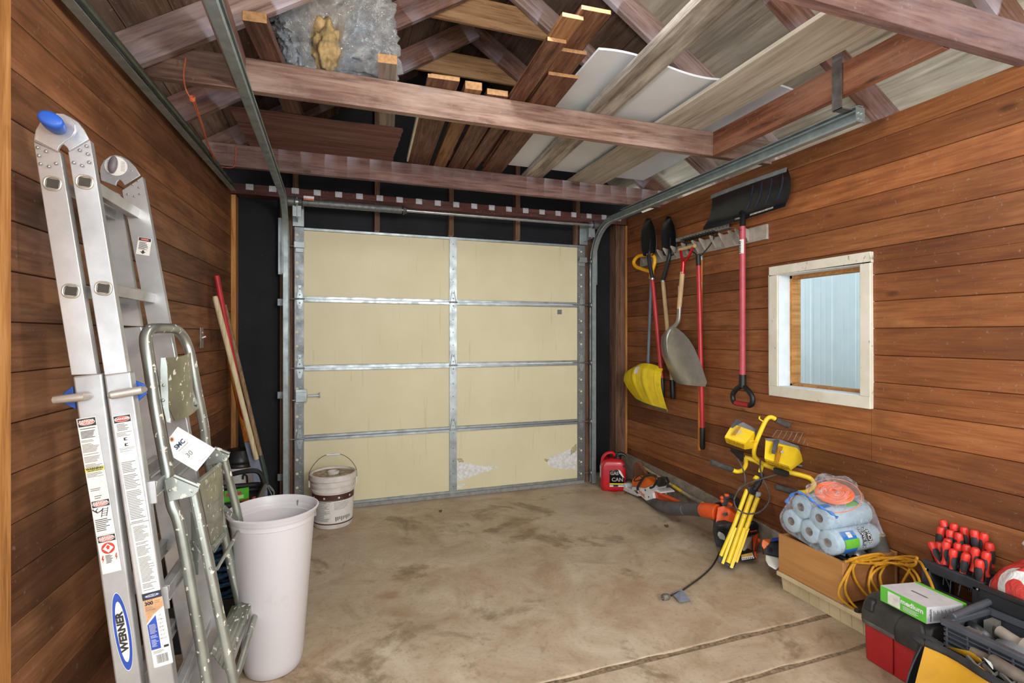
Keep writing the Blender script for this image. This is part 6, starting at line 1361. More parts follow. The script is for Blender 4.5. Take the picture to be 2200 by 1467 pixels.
# real lengths along the rail
def seg(P_, F, ya, yb_): return (P_(ya) - P_(yb_)).length
W = .044
m = MB(); f = F1(897); L1_ = seg(P1, F1, 897, 1073); m.m = 0; m.rect(-W / 2, W / 2, -L1_, 0, 0, f); danger(m, f, W, 0, .024)
lines(m, f, W * .8, -.028, -.056, 8, 1, 0, 2, .5); lines(m, f, W * .88, -.06, L1_ * -.60, 22, 3, 0, 3)
m.rect(-W / 2, W / 2, -L1_ * .60 - .012, -L1_ * .60, .0006, f, 4); m.text('WARNING', f @ Matrix.Translation((0, -L1_ * .60 - .004, .0006)), .008, 1, off=.04); m.text('ADVERTENCIA', f @ Matrix.Translation((0, -L1_ * .60 - .0095, .0006)), .005, 1, off=.02)
lines(m, f, W * .88, -L1_ * .60 - .014, -L1_ * .60 - .03, 6, 3, 0, 5)
for (x, y) in ((-.011, -L1_ * .80), (.010, -L1_ * .79), (-.011, -L1_ * .91), (-.002, -L1_ * .90)): m.tube([f @ V((x - .004, y - .006, .001)), f @ V((x, y + .006, .001)), f @ V((x + .004, y - .006, .001))], .0003, 4)
lines(m, f, W * .8, -L1_ * .85, -L1_ * .89, 2, 3, 0, 8); lines(m, f, W * .5, -L1_ * .94, -L1_ * .99, 2, 3, 0, 9)
lb = m.build('warning_label', MATS, lad, ang=20)
m = MB(); f = F1(1073); L2_ = seg(P1, F1, 1073, 1148); m.m = 0; m.rect(-W / 2, W / 2, -L2_ + .001, 0, .0002, f); danger(m, f, W, 0, .020)
m.m = 1
for s_ in (-.003, .009): m.tube([f @ V((s_, -.048, .001)), f @ V((s_ + .006, -.024, .001))], .0008, 4)
for k in range(4): m.tube([f @ V((-.002 + k * .0015, -.045 + .006 * k, .001)), f @ V((.010 + k * .0015, -.045 + .006 * k, .001))], .0006, 4)
m.tube([f @ V(p) for p in ((-.018, -.027, .0012), (-.010, -.035, .0012), (-.002, -.031, .0012), (.004, -.027, .0012))], .0014, 5); m.tube([f @ V(p) for p in ((-.010, -.035, .0012), (-.013, -.028, .0012), (-.008, -.023, .0012))], .001, 5); m.ball(f @ V((-.019, -.025, .001)), .002, 4); m.m = 0
lines(m, f, W * .85, -.052, -L2_ + .006, 8, 1, 0, 11, .4); m.build('warning_label', MATS, lad, ang=20)
m = MB(); f = F1(1148); L3_ = seg(P1, F1, 1148, 1229); m.m = 0; m.rect(-W / 2, W / 2, -L3_, 0, .0003, f); danger(m, f, W, 0, .020)
c_ = f @ Matrix.Translation((0, -.038, .0008)); m.m = 2; m.prism([(.0155 * math.cos(R(a)), .0155 * math.sin(R(a))) for a in range(0, 360, 12)], 0, .0002, c_); m.m = 0; m.prism([(0, .0125), (-.0125, 0), (0, -.0125), (.0125, 0)], .0002, .0004, c_)
m.m = 2; m.prism([(0, .009), (-.006, .002), (-.003, .002), (-.003, -.003), (.003, -.003), (.003, .002), (.006, .002)], .0004, .0006, c_); m.m = 2
for sx in (-.0155, .0155): m.prism([(0, .010), (-.0035, -.001), (-.0005, -.001), (-.002, -.010), (.003, .001), (.0005, .001), (.0025, .010)], 0, .0003, f @ Matrix.Translation((sx, -.066, .0008)))
m.m = 0; lines(m, f, W * .42, -.056, -.08, 7, 1, 0, 14, .5); m.build('warning_label', MATS, lad, ang=20)
m = MB(); f = F1(1357); Lw = seg(P1, F1, 1273, 1441) / 2; S_w = .0195
for k, (mi, a, b) in enumerate(((0, S_w, Lw), (5, S_w - .0012, Lw - .0022), (0, S_w * .62, Lw * .77))):
    m.m = mi; m.prism([(a * math.cos(R(q)), b * math.sin(R(q))) for q in range(0, 360, 8)], .0003 * k, .0003 * (k + 1), f)
m.text('WERNER', f @ Matrix.Rotation(R(90), 4, 'Z') @ Matrix.Translation((0, 0, .0012)), .0235, 1, off=.05, sx=1.18); m.build('brand_oval', MATS, lad, ang=20)
P2, F2 = strip(261, 891, 352, 1430, YN - .005)
m = MB(); f = F2(891); L4_ = seg(P2, F2, 891, 1271); W2 = .043; m.m = 0; m.rect(-W2 / 2, W2 / 2, -L4_, 0, 0, f); danger(m, f, W2, 0, .021, False)
lines(m, f, W2 * .7, -.024, -.044, 5, 3, 0, 21, .5); lines(m, f, W2 * .85, -.047, -.06, 4, 3, 0, 22)
for yy in (-.068, -.084): m.rect(-.004, .004, yy - .004, yy + .004, .0008, f, 1); m.rect(0, .005, yy - .002, yy + .002, .001, f, 0)
m.rect(-W2 * .42, W2 * .42, -.0935, -.0925, .0008, f, 3); lines(m, f, W2 * .8, -.095, -.103, 3, 3, 0, 23)
for x in (-.008, .004, .012): m.tube([f @ V((x - .003, -.122, .001)), f @ V((x, -.108, .001)), f @ V((x + .003, -.122, .001))], .0003, 4)
lines(m, f, W2 * .88, -.130, -L4_ * .60, 38, 3, 0, 24); m.rect(-W2 * .5, W2 * .5, -L4_ * .605, -L4_ * .602, .0008, f, 3); lines(m, f, W2 * .84, -L4_ * .62, -L4_ + .006, 52, 3, .001, 25)
m.build('instruction_label', MATS, lad, ang=20)
m = MB(); f = F2(1271); L5 = seg(P2, F2, 1271, 1429); W3 = .0465; h3 = .020; m.m = 0; m.prism(rrect(W3, L5, .003, 3, 0, -L5 / 2), 0, .0004, f)
m.rect(-W3 / 2, W3 / 2, -h3, -.0005, .0006, f, 1); m.m = 5; m.prism([(.019 * math.cos(R(a)), .0048 * math.sin(R(a))) for a in range(0, 360, 12)], .0006, .0008, f @ Matrix.Translation((0, -h3 / 2, 0))); m.m = 0; m.prism([(.016 * math.cos(R(a)), .0032 * math.sin(R(a))) for a in range(0, 360, 12)], .0008, .001, f @ Matrix.Translation((0, -h3 / 2, 0)))
m.text('WERNER', f @ Matrix.Translation((0, -h3 / 2, .0008)), .0056, 1, off=.04); m.m = 6; m.prism([(-W3 / 2 + .0005, -h3), (-W3 / 2 + .0005, -L5 * .40), (-.004, -L5 * .30), (W3 / 2 - .0005, -L5 * .22), (W3 / 2 - .0005, -h3)], .0004, .0007, f)
m.text('300', f @ Matrix.Translation((-.010, -h3 - .011, .0006)), .0135, 1, off=.05); 
for k in range(4): m.m = 1; m.prism([(.0017 * (1 if q % 2 else .45) * math.cos(R(36 * q + 54)), .0017 * (1 if q % 2 else .45) * math.sin(R(36 * q + 54))) for q in range(10)], .0007, .0009, f @ Matrix.Translation((-.018 + .0055 * k, -h3 - .0028, 0)))
lines(m, f, .018, -h3 - .004, -h3 - .014, 4, 1, .012, 31, .3); lines(m, f, .025, -h3 - .018, -h3 - .032, 6, 1, -.008, 32, .3)
m.m = 5; m.prism([(-W3 / 2 + .001, -L5 * .42), (-W3 / 2 + .001, -L5 * .76), (.001, -L5 * .76), (.001, -L5 * .315)], .0004, .0007, f); lines(m, f, .018, -L5 * .42, -L5 * .74, 22, 0, -.010, 33, .28)
for k, s_ in enumerate(("17'", '5.18m', "16'1\"", "4'10\"", "11'9\"", "3'11\"", 'MT-17')): m.text(s_, f @ Matrix.Translation((.011, -L5 * (.33 + .052 * k), .0006)), .0058 if k != 1 else .0052, 1)
m.rect(.008, .020, -L5 * .765, -L5 * .735, .0006, f, 1); r_ = random.Random(4); x = -.014
while x < .014: w_ = r_.choice((.0004, .0008, .0012)); m.rect(x, x + w_, -L5 * .955, -L5 * .84, .0006, f, 1); x += w_ + r_.choice((.0005, .0009))
lines(m, f, .03, -L5 * .78, -L5 * .82, 3, 3, -.004, 35); m.build('product_label', MATS, lad, ang=20)
c0 = aY(g1(648, 690), YF - .001); f = FY(c0.x, c0.y, c0.z, 0); f = frame(c0, (1, 0, -.14), (.14, 0, 1)); m = MB(); m.m = 0; m.rect(-.020, .020, -.030, .030, .0004, f); m.rect(-.018, .018, .018, .029, .0008, f, 1); m.m = 2; m.prism([(.013 * math.cos(R(a)), .004 * math.sin(R(a))) for a in range(0, 360, 20)], .001, .0013, f @ Matrix.Translation((0, .0235, 0)))
m.text('DANGER', f @ Matrix.Translation((0, .0235, .001)), .005, 0); lines(m, f, .03, .015, -.012, 9, 1, 0, 41, .5); m.m = 1; m.prism([(-.003, -.014), (-.003, -.019), (-.009, -.019), (0, -.027), (.009, -.019), (.003, -.019), (.003, -.014)], .0005, .0008, f); m.build('warning_label', MATS, lad, ang=20)
c0 = aY(g1(612, 897), 2.0); m = MB(); m.rect(-.03, .03, -.008, .008, .0, frame(aX((303, 628), -.535) if False else c0, (.0, 1, 0), (.13, 0, 1))); 

# paint spattered aluminium step ladder
def spatter(name, base):
    n = NT(name); c = n.coord(); f1 = n.noise(c, 9, 5); b = lin(base)[:3]
    col = n.ramp(f1, [(.3, tuple(x * .72 for x in b)), (.6, b), (.75, tuple(min(1, x * 1.12) for x in b))])
    k = n.mt('ADD', n.voro(n.vm('ADD', c, n.vm('MULTIPLY', n.comb(n.noise(c, 50, 2), n.noise(c, 43, 2), n.noise(c, 61, 2)), (.03, .03, .05))), 38), n.mt('MULTIPLY', n.noise(c, 7, 4), -.40)); sp = n.ramp(k, [(-.0, 1.0), (.02, 0.0)])
    k2 = n.noise(c, 26, 5, .7); sp2 = n.ramp(k2, [(.70, 0.0), (.71, 1.0)]); s_ = n.mt('MAXIMUM', sp, sp2)
    n.out(n.mix(s_, col, 'd9d6c6'), n.mt('MULTIPLY_ADD', s_, .3, .32), n.mt('MULTIPLY_ADD', s_, -.7, .75)); return n.m
M_step = spatter('spattered_aluminium', 'adb2ab'); M_stepd = spatter('spattered_tread', '9da094'); M_pan = spatter('painted_panel', 'b0b09a')
st_ = thing('step_ladder', (-.35, 2.0, 0), 'paint spattered aluminium step ladder folded in front of the tall ladder', 'step ladder')
q1 = lambda x, y, Y: aY(s1(x, y), Y); q2_ = lambda x, y, Y: aY(s2(x, y), Y); q3 = lambda x, y, Y: aY(s3(x, y), Y)
def tofloor(a, b, z=.02): return a + (b - a) * ((a.z - z) / (a.z - b.z))
na, nb = q2_(370, 1000, 1.80), q3(640, 1467, 1.80)
fa, fb_ = q2_(860, 1050, 2.19), q3(1195, 1300, 2.24)
hoop = smooth([tofloor(na, nb), nb, na, q2_(260, 640, 1.80), q2_(210, 300, 1.81), q1(200, 900, 1.82), q1(140, 500, 1.83), q1(100, 230, 1.85), q1(135, 130, 1.87), q1(200, 112, 1.90), q1(300, 112, 1.98), q1(380, 118, 2.04), q1(445, 170, 2.08), q1(495, 260, 2.10), q1(535, 400, 2.10), q1(590, 700, 2.11), q1(660, 1050, 2.13), q2_(660, 100, 2.15), fa, fb_, tofloor(fa, fb_, .03)], 5)
m = MB(); m.tube(hoop, .0165, 14); m.build('front_frame', M_step, st_, ang=60)
ra, rb = q3(660, 100, 1.79), q3(950, 1467, 1.79); rc_, rd = q3(1110, 50, 2.21), q3(1385, 1200, 2.25)
m = MB(); m.tube([q2_(500, 500, 1.80), ra, rb, tofloor(ra, rb)], .0145, 14); m.build('rear_leg', M_step, st_, ang=60)
m = MB(); m.tube([q2_(840, 130, 2.15), q2_(990, 700, 2.18), rc_, rd, tofloor(rc_, rd, .035)], .0145, 14); m.build('rear_leg', M_step, st_, ang=60)
ft = tofloor(fa, fb_, .045); fe = tofloor(fa, fb_, .004); m = MB(); m.tube([ft, fe], [.0195, .0205], 14); m.build('rubber_foot', plain('222224', .7), st_)
ft = tofloor(rc_, rd, .05); fe = tofloor(rc_, rd, .004); m = MB(); m.tube([ft, ft.lerp(fe, .6), fe], [.016, .0185, .015], 14); o = m.build('rubber_foot', plain('c9bfa8', .8, 0, .15, 60), st_); o['label'] = 'cracked cream foot'
def plate(name, pts, th, mat, bev=.001): m = MB(); poly(m, pts, th); return m.build(name, mat, st_, bev=bev)
o = plate('bracket', [q2_(170, 375, 1.78), q2_(285, 320, 1.78), q2_(570, 440, 1.775), q2_(555, 500, 1.775), q2_(500, 555, 1.775), q2_(225, 615, 1.78)], (0, .002, 0), M_step); 
m = MB(); m.tube([q2_(285, 322, 1.785), q2_(568, 442, 1.78)], .007, 8)
for p in ((485, 500), (235, 490)): m.ball(q2_(*p, 1.778), .004, 5)
m.build('bracket_edge', M_step, o)
o = plate('bracket', [q2_(735, 20, 2.13), q2_(905, 75, 2.13), q2_(905, 110, 2.13), q2_(865, 165, 2.13), q2_(640, 215, 2.13), q2_(650, 90, 2.13)], (0, .002, 0), M_step); m = MB(); m.tube([q2_(740, 10, 2.135), q2_(908, 75, 2.13)], .0065, 8); m.ball(q2_(848, 132, 2.128), .004, 5); m.build('bracket_edge', M_step, o)
yx = lambda x: 1.855 + .255 * (x - 245) / 355
m = MB()
def pan(u, v):
    L = [(285, 395), (308, 470), (318, 850), (380, 998)]; Rr = [(535, 342), (545, 500), (560, 850), (605, 872)]
    k = v * 3; i = min(2, int(k)); t_ = k - i; a = (L[i][0] + (L[i + 1][0] - L[i][0]) * t_, L[i][1] + (L[i + 1][1] - L[i][1]) * t_); b = (Rr[i][0] + (Rr[i + 1][0] - Rr[i][0]) * t_, Rr[i][1] + (Rr[i + 1][1] - Rr[i][1]) * t_)
    x, y = a[0] + (b[0] - a[0]) * u, a[1] + (b[1] - a[1]) * u + (10 * math.sin(math.pi * u) if v in (0, 1) else 0); return q1(x, y, yx(x)) + V((.010 * math.sin(math.pi * u), 0, 0))
m.sheet(pan, 16, 16, -.0025); m.build('top_panel', M_pan, st_, ang=60)
plate('side_strap', [q1(245, 390, 1.84), q1(290, 390, 1.84), q1(310, 480, 1.84), q1(322, 870, 1.835), q1(345, 1020, 1.83), q1(300, 1010, 1.83), q1(245, 790, 1.835), q1(238, 500, 1.84)], (0, .003, 0), M_step)
plate('side_strap', [q1(515, 345, 2.09), q1(560, 400, 2.09), q1(600, 840, 2.10), q1(560, 850, 2.10), q1(520, 560, 2.09)], (0, .003, 0), M_step)
for c_, r_ in [(q1(*p), .0055) for p in ((275, 655, 1.838), (268, 800, 1.833), (538, 570, 2.088), (640, 1088, 2.11))] + [(q2_(*p), .004) for p in ((792, 402, 2.11), (1008, 838, 2.165), (690, 1365, 1.775), (500, 1070, 1.83))]:
    m = MB(); m.ball(c_, r_, 5); m.build('rivet', plain('a8a8a4', .35, .7, .1, 10), st_)
# folded middle step
yy2 = lambda x: 1.83 + .30 * (x - 545) / 300
m = MB()
def mid(u, v):
    a = (560 + 160 * v, 395 + 790 * v); b = (812 + 50 * min(1, v * 1.3), 205 + 800 * v); x, y = a[0] + (b[0] - a[0]) * u, a[1] + (b[1] - a[1]) * u
    g_ = .003 * max(0, math.sin(v * math.pi * 7)) * (1 if .15 < u < .8 else 0); return q2_(x, y, yy2(x)) + V((g_, 0, 0))
m.sheet(mid, 20, 60, -.003); m.build('middle_step', M_pan, st_, ang=60)
m = MB(); m.tube([q2_(545, 402, 1.825), q2_(798, 198, 2.115)], .008, 8); m.tube([q2_(798, 200, 2.115), q2_(822, 270, 2.12), q2_(855, 1000, 2.13), q2_(735, 1180, 2.0)], .003, 6); m.tube([q2_(715, 1140, 1.98), q2_(835, 985, 2.10)], .009, 8); m.build('step_edge', M_step, st_)
m = MB(); m.ball(q2_(806, 660, 2.105), (.004, .002, .004), 5); o = m.build('rust_spot', plain('7a3f22', .8), st_)
plate('side_strap', [q2_(465, 700, 1.83), q2_(500, 755, 1.83), q2_(560, 1000, 1.82), q2_(560, 1440, 1.82), q2_(530, 1440, 1.82), q2_(480, 1150, 1.83)], (0, .003, 0), M_step)
plate('side_strap', [q2_(480, 1085, 1.825), q2_(505, 1070, 1.825), q2_(620, 1220, 1.80), q2_(610, 1250, 1.80)], (0, .003, 0), M_step)
# ridged bottom step
m = MB()
def low(u, v):
    near = [(672, 1085), (712, 1392), (850, 1300)]; far = [(925, 560), (1065, 545), (1163, 468)]
    k = u * 2; i = min(1, int(k)); t_ = k - i; lerp = lambda P_: (P_[i][0] + (P_[i + 1][0] - P_[i][0]) * t_, P_[i][1] + (P_[i + 1][1] - P_[i][1]) * t_)
    a, b = (665 + 190 * u, 1110 + 240 * u), (925 + 240 * u, 565 - 95 * u); x, y = a[0] + (b[0] - a[0]) * v, a[1] + (b[1] - a[1]) * v
    rb_ = .005 * abs(math.sin(u * math.pi * 4)); return q3(x, y, 1.84 + .34 * v) + V((rb_ * .6, -rb_, 0))
m.sheet(low, 48, 10, -.003); m.build('bottom_step', M_stepd, st_, ang=70)
m = MB(); m.sheet(lambda u, v: V(low(1, v)) + V((.004, 0, -.03 * u)), 2, 8, .002); m.build('step_lip', M_step, st_)
m = MB(); m.tube([q3(1268, 490, 2.22), q3(1190, 700, 2.14), q3(1000, 1330, 1.86), q3(975, 1400, 1.83)], [.009, .0105, .0105, .006], 10); m.build('brace', M_step, st_)
m = MB(); m.tube([q2_(1040, 905, 2.19), q2_(900, 1140, 2.02), q2_(765, 1375, 1.84)], [.008, .0065, .005], 8); m.build('brace', M_step, st_)
m = MB(); m.beam(q2_(845, 680, 2.10), q2_(1000, 825, 2.17), .003, .016); m.build('brace', M_step, st_)
# card tag tied to it
m = MB(); dT = 1.50; TC = [(381.7, 916.7), (462.4, 964), (422.6, 1012.4), (373, 983), (363.8, 947), (363.8, 940)]
poly(m, [at(p, dT) for p in TC], FW * .0008); m.m = 1; u_ = (RT * .73 + UP * .683).normalized(); v_ = (UP * .73 - RT * .683).normalized()
gt = G(360, 910, 13.336); Ft = lambda x, y: frame(at(gt(x, y), dT) - FW * .0006, u_, v_)
m.text('SMC', Ft(355, 590), .0185, 1, off=.032, sx=1.0); m.m = 2; m.text('30', Ft(630, 870), .021, 2, off=-.005)
for (x, y, L, w_) in ((460, 660, .038, .0011), (545, 690, .042, .0004), (560, 720, .042, .0003), (880, 740, .03, .0002), (1040, 1015, .022, .0008)): m.rect(-L / 2, L / 2, -w_ / 2, w_ / 2, .0006, Ft(x, y), 2)
c_ = Ft(130, 450); m.m = 3; m.tube([c_ @ V((.0058 * math.cos(R(a)), .0058 * math.sin(R(a)), .0004)) for a in range(0, 360, 20)], .0016, 6, closed=True); m.m = 4; m.prism([(.0042 * math.cos(R(a)), .0042 * math.sin(R(a))) for a in range(0, 360, 30)], .0002, .0006, c_)
o = m.build('card_tag', [plain('dddcda', .6, 0, .02, 20), plain('27374f', .6), K_inkl, plain('c59a86', .6), plain('6f4a38', .7)], ang=20); tag(o, 'white card tag marked SMC 30 hanging from the step ladder', 'tag')

# white tapered bin
c0 = V((-.228, 2.265, 0)); t = thing('waste_bin', c0, 'tall white tapered plastic bin beside the step ladder', 'bin'); HB = .635
n = NT('white_plastic'); c = n.coord(); n.out(n.mix(n.ramp(n.noise(c, 7, 6, .65), [(.60, 0.0), (.75, .35)]), 'cdc9cb', 'aaa29a'), .35, 0, .5, Subsurface_Weight=.0); M_wp = n.m
Am = Matrix.Translation(c0); m = MB()
m.lathe([(.0, .002), (.098, .002), (.104, .008), (.112, .04), (.155, HB - .036), (.157, HB - .030), (.160, HB - .027), (.162, HB - .010), (.169, HB - .008), (.172, HB), (.166, HB + .003), (.160, HB - .006), (.157, HB - .045), (.151, HB - .05), (.108, .04), (.10, .014), (.0, .012)], Am, 56, cap=False)
m.build('bin_body', M_wp, t, ang=40)
m = MB(); m.bx(-.004, .004, -.002, .002, HB - .040, HB - .018, Am @ Matrix.Rotation(R(58), 4, 'Z') @ Matrix.Translation((0, -.0, 0)) @ Matrix.Translation((.158, 0, 0))); m.bx(-.003, .003, -.02, .02, HB - .045, HB - .012, Am @ Matrix.Rotation(R(0), 4, 'Z') @ Matrix.Translation((.159, 0, 0))); m.build('handle_slot', plain('7c7a78', .6), t)

# bucket of drywall compound
c0 = V((.0, 3.84, 0)); t = thing('plastic_bucket', c0, 'white plastic bucket with dirty lid and brown label by the garage door', 'bucket'); Am = Matrix.Translation(c0)
K_bw = plain('d9d3cc', .5, 0, .08, 14); hB = .365
m = MB(); m.lathe([(0, .002), (.126, .002), (.130, .008), (.141, .245), (.147, .25), (.147, .262), (.1425, .266), (.144, .285), (.150, .288), (.150, .300), (.145, .304), (.146, .322), (.152, .325), (.152, .335), (0, .335)], Am, 56, cap=False); m.build('bucket_body', K_bw, t, ang=40)
n = NT('dirty_lid'); c = n.coord(); n.out(n.mix(n.ramp(n.noise(c, 30, 7, .7), [(.42, 0.0), (.6, .8)]), 'bdb09a', '74593c'), .85); M_lid = n.m
m = MB(); m.m = 0; m.lathe([(.153, .325), (.159, .328), (.160, .362), (.155, hB), (.146, hB), (.144, .352)], Am, 56, cap=False); m.m = 1; m.lathe([(.1445, .352), (.0, .351)], Am, 56, cap=False); m.m = 0; m.lathe([(.038, .350), (.040, .366), (.036, .370), (.032, .366), (.031, .352)], Am, 30, cap=False); m.build('lid', [K_bw, M_lid], t, ang=40)
m = MB(); rr = lambda z: .130 + (.141 - .130) * (z - .008) / (.245 - .008) + .0006
def band(z0, z1, a0, a1, mi, dr_=0.0):
    old = m.m; m.m = mi; nseg = max(1, int(abs(a1 - a0) / 6)); m.sheet(lambda u, v: (c0.x + (rr(z0 + (z1 - z0) * v) + dr_) * math.cos(R(a0 + (a1 - a0) * u)), c0.y + (rr(z0 + (z1 - z0) * v) + dr_) * math.sin(R(a0 + (a1 - a0) * u)), z0 + (z1 - z0) * v), nseg, 1); m.m = old
band(.195, .238, 180, 360, 0); band(.045, .195, 180, 360, 1); band(.032, .040, 180, 360, 0)
r_ = random.Random(3)
for k in range(22): z = .186 - k * .0062; band(z, z + .0026, 200 + r_.uniform(0, 3), 262 - r_.uniform(0, 20), 2, .0004)
for k in range(6): z = .182 - k * .009; band(z, z + .0022, 272, 325 - r_.uniform(0, 22), 2, .0004)
for k in range(9): band(.055 + .005 * (k % 3), .085, 276 + k * 5.5, 279 + k * 5.5, 2, .0004)
band(.188, .1905, 200, 264, 3, .0005)
for a in (205, 243, 283, 318): band(.210, .222, a, a + 5, 1, .0004); band(.214, .217, a + 7, a + 13, 2, .0004)
band(.200, .2025, 225, 300, 2, .0004)
m.build('label', [plain('4d2b26', .5), K_label, K_inkl, K_ink], t, ang=30)
m = MB(); pv = [c0 + V((-.158, 0, .305)), c0 + V((.158, 0, .305))]
m.tube(smooth([pv[0], c0 + V((-.155, -.01, .38)), c0 + V((-.11, -.02, .45)), c0 + V((-.045, -.025, .492)), c0 + V((.045, -.025, .490)), c0 + V((.11, -.02, .448)), c0 + V((.155, -.01, .375)), pv[1]], 6), .0022, 6); m.build('wire_handle', plain('6d655c', .4, .6, .1, 30), t)
m = MB(); m.rod(c0 + V((-.045, -.025, .492)), c0 + V((.045, -.025, .490)), .007, 12); m.build('hand_grip', K_wht, t)
m = MB()
for p in pv: m.bx(p.x - .006, p.x + .006, p.y - .014, p.y + .014, p.z - .035, p.z + .015)
m.build('handle_ear', K_bw, t, bev=.003)

# long handled tools in the corner
gc3 = G(420, 560, 2.487); gk = G(470, 920, 6.378)
CG = 'long handled tools leaning in the left corner'
a = aX((465, 592), -.69); b = aY((525, 900), 3.80); m = MB(); m.tube([a, a + (b - a) * 1.0, a + (b - a) * 1.85], [.0165, .0165, .0165], 12); t = m.build('red_handle_tool', plain('b5242c', .45, 0, .1, 14)); tag(t, 'long red handle leaning in the left corner, highest of the group', 'tool handle', CG)
a = aX((462, 636), -.672); b = aY((551, 986), 3.66); m = MB(); m.tube([a, a + V((0, 0, -.006)) + (b - a) * .01, b], [.012, .016, .015], 12); t = m.build('cream_handle_tool', wood('cream_handle', 'a89674', 'cdbd98', 'ddd0b0', axis=2, fib=16, knots=False, bumps=.05)); tag(t, 'cream wooden broom handle leaning in the left corner', 'tool handle', CG)
t = thing('garden_fork_tool', (-.45, 3.85, .2), 'brown wooden handled fork with thin steel prongs in the left corner', 'garden fork', CG)
a = aX((482, 655), -.695); b = aY((570, 1022), 3.83); m = MB(); m.tube([a, b], .0145, 12); m.build('handle', M_oldw, t)
m = MB(); c_ = aY((575, 1042), 3.83); m.tube([b + (a - b) * .12, b, c_], [.017, .017, .009], 12); m.build('socket', plain('2f3d36', .5), t)
m = MB(); 
for (x0, y0, x1, y1, x2, y2) in ((572, 1040, 580, 1055, 584, 1066), (574, 1040, 584, 1052, 589, 1058), (574, 1038, 588, 1054, 588, 1066)): m.tube(smooth([aY((x0, y0), 3.83), aY((x1, y1), 3.83), aY((x2, y2), 3.83), aY((x2 - 3, y2 + 14), 3.82)], 4), .0035, 6)
m.build('prong', M_galv, t)
t = thing('drain_spade', (-.5, 3.7, .1), 'orange brown handled spade with a long blue grey blade in the left corner', 'spade', CG)
a = aX((492, 770), -.69); b = aY((530, 950), 3.72); m = MB(); m.tube([a, b], .0155, 12); m.build('handle', M_amber, t)
m = MB(); P_ = [aY(gk(*p), 3.70) for p in ((345, 175), (400, 180), (600, 480), (665, 800), (665, 935), (540, 935), (450, 560))]; low_ = [aY((552, 1215), 3.55), aY((527, 1215), 3.55)]
poly(m, [aY(gk(345, 178), 3.72), aY(gk(405, 180), 3.72), aY(gk(545, 410), 3.70), aY(gk(668, 860), 3.66), aY(gk(668, 940), 3.64), aY(gk(585, 1300), 3.60), aY(gk(500, 1300), 3.60), aY(gk(460, 640), 3.68)], (0, .006, 0)); m.m = 0
m.build('blade', galv('blue_grey_blade', '6c7386', .5, .3), t, bev=.002)

# wet vacuum
c0 = V((-.60, 3.93, 0)); Am = Matrix.Translation(c0); t = thing('wet_vacuum', c0, 'white and black wet vacuum standing behind the step ladder', 'vacuum')
m = MB(); m.lathe([(0, .0), (.09, .0), (.10, .03), (.105, .40), (.107, .445), (0, .445)], Am, 32, cap=False); m.build('drum', plain('c4c2c0', .45, 0, .06, 14), t)
m = MB(); m.lathe([(.110, .44), (.112, .455), (.106, .465), (.110, .47), (.110, .485), (.10, .51), (.08, .55), (.0, .56)], Am, 32, cap=False); m.build('motor_head', K_blk, t, ang=50)
m = MB(); m.tube(smooth([c0 + V((.03, -.107, .37)), c0 + V((.036, -.125, .40)), c0 + V((.055, -.12, .39)), c0 + V((.055, -.10, .33))], 5), .006, 8); m.build('latch', K_blk, t)
for k in range(3): pass

# black tote with seed packets on a dark crate, blue rope inside the crate
t = thing('dark_crate', (-.50, 2.66, 0), 'dark plastic crate half hidden behind the two ladders', 'crate')
m = MB(); X0, X1, Y0, Y1 = -.66, -.33, 2.47, 2.88
m.bx(X0, X1, Y0, Y1, .0, .02); m.bx(X0, X0 + .01, Y0, Y1, .02, .51); m.bx(X1 - .01, X1, Y0 + .011, Y1, .02, .24); m.bx(X0 + .01, X1, Y0, Y0 + .01, .02, .20); m.bx(X0, X1, Y1 - .01, Y1, .02, .51); m.bx(X1 - .012, X1, Y0, Y0 + .02, .0, .51); m.bx(X0, X1, Y0, Y0 + .012, .495, .52); m.bx(X1 - .012, X1, Y0, Y1, .495, .52); m.build('crate_wall', K_blk, t, bev=.002)
m = MB(); r_ = random.Random(12)
for k in range(9):
    z = .06 + .035 * k; cx, cy_ = -.485 + r_.uniform(-.02, .02), 2.665 + r_.uniform(-.02, .02); ph = r_.uniform(0, 6)
    m.tube(smooth([(cx + (.10 + .02 * math.sin(a * 2 + ph)) * math.cos(a), cy_ + (.135 + .02 * math.cos(a * 3 + ph)) * math.sin(a), z + .016 * math.sin(a * 2 + ph)) for a in [2 * math.pi * q / 12 for q in range(12)]], 4, True), .0085, 7, closed=True)
o = m.build('blue_rope', plain('3f6f94', .75, 0, .3, 80)); tag(o, 'coiled blue rope inside the dark crate behind the ladders', 'rope')
m = MB(); m.bx(-.353, -.345, 2.62, 2.68, .255, .415); o = m.build('orange_level', plain('cf7a22', .5)); tag(o, 'orange plastic edge standing in the dark crate', 'tool')
t = thing('black_tote', (-.44, 2.78, .517), 'black plastic tool tray with a handle behind the white bin', 'tool tray')
m = MB(); x0, x1, y0, y1, z0 = -.58, -.33, 2.60, 2.92, .5205
m.bx(x0, x1, y0, y1, z0, z0 + .012); m.build('tray_base', K_blk, t, bev=.004)
m = MB(); m.tube([V((x, y, z0 + .04)) for x, y in rrect(x1 - x0, y1 - y0, .05, 5, (x0 + x1) / 2, (y0 + y1) / 2)], .015, 8, closed=True); m.tube([V((x, y, z0 + .018)) for x, y in rrect(x1 - x0 - .01, y1 - y0 - .01, .05, 5, (x0 + x1) / 2, (y0 + y1) / 2)], .012, 8, closed=True); m.build('tray_wall', K_blk, t)
m = MB(); m.tube(smooth([(x0 + .02, y1 - .03, z0 + .04), (x0 + .06, y1 - .05, z0 + .10), (x0 + .14, y1 - .06, z0 + .125), (x1 - .03, y1 - .05, z0 + .12), (x1 - .005, y1 - .03, z0 + .05)], 6), .012, 8); m.build('carry_handle', K_blk, t)
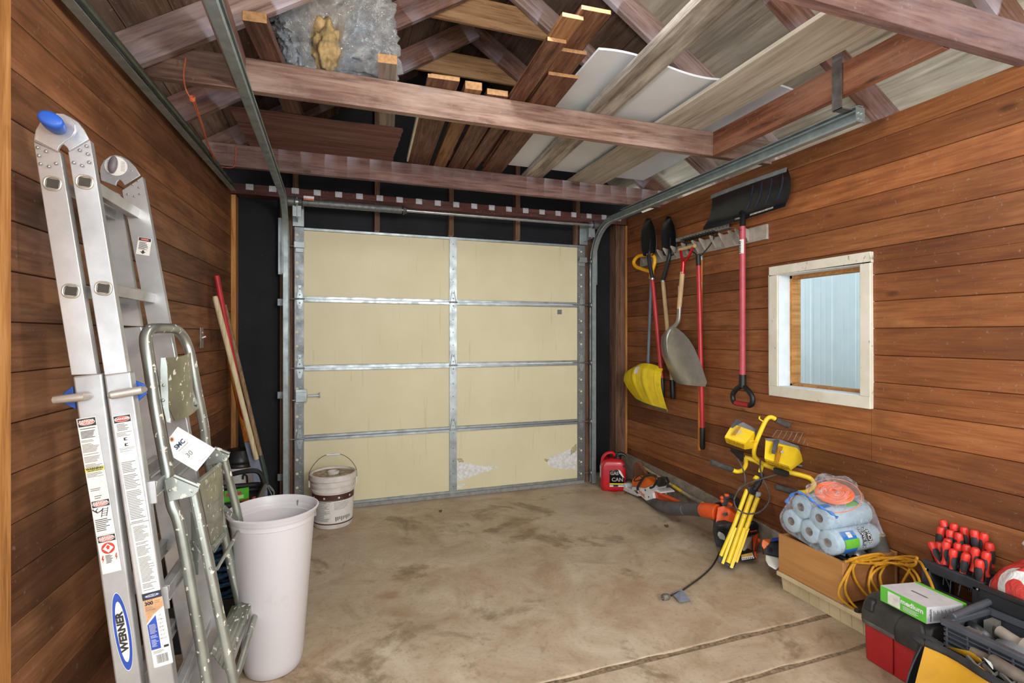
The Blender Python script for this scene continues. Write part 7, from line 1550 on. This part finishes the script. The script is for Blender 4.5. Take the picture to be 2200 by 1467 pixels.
m = MB(); m.m = 0; m.bx(-.052, .052, -.036, .036, 0, .006, frame((-.435, 2.74, z0 + .045), (.94, .1, .06), z=(.1, -.55, 1))); m.m = 1; m.rect(-.045, .02, -.004, .016, .0065, frame((-.435, 2.74, z0 + .045), (.94, .1, .06), z=(.1, -.55, 1))); m.m = 2; m.rect(-.02, .03, -.03, -.008, .0065, frame((-.435, 2.74, z0 + .045), (.94, .1, .06), z=(.1, -.55, 1)))
tag(m.build('seed_packet', [plain('4ea832', .5), plain('b04a5e', .5), plain('a8d27e', .5)], ang=20), 'bright green packet lying in the black tool tray', 'packet')
m = MB(); m.bx(-.06, .06, -.012, .012, 0, .008, frame((-.43, 2.66, z0 + .028), (.96, .22, .05), z=(0, 0, 1))); m.ball((-.352, 2.675, z0 + .04), .011, 6); tag(m.build('red_marker', plain('a8402f', .5, 0, .3, 60)), 'red and yellow marker lying in the black tool tray', 'marker')

# light switch on the left wall
sw = V((XL(3.45) + .002, 3.45, 1.315)); t = thing('light_switch', sw, 'old metal light switch plate on the left wall', 'light switch')
m = MB(); m.bx(sw.x - .002, sw.x + .003, sw.y - .036, sw.y + .036, sw.z - .06, sw.z + .06); m.build('switch_plate', plain('9a8f84', .5, .3, .2, 30), t, bev=.001)
m = MB(); m.beam(sw + V((.003, 0, 0)), sw + V((.022, 0, .008)), .009, .008); m.ball(sw + V((.004, 0, .03)), .004, 4); m.build('toggle', K_label, t)

# dry leaves on the floor
for i, (p, l) in enumerate((((946, 1099), 'small dry leaf on the floor in front of the middle of the garage door'), ((1432, 1131), 'round dry leaf on the floor below the leaf blower nozzle'), ((1343, 1060), 'dry leaf on the floor beside the rear of the chainsaw'))):
    c_ = aZ(p, .003); m = MB(); m.sheet(lambda u, v: (c_.x + (.022 * (u - .5)) * (1 if i != 1 else 1.3), c_.y + .03 * (v - .5) * math.sin(math.pi * (.15 + .7 * u)), c_.z + .012 * abs(u - .5) + .006 * v), 6, 6, .0006); tag(m.build('dry_leaf', plain('5f4a28', .8, 0, .2, 90)), l, 'leaf', 'dry leaves on the floor')
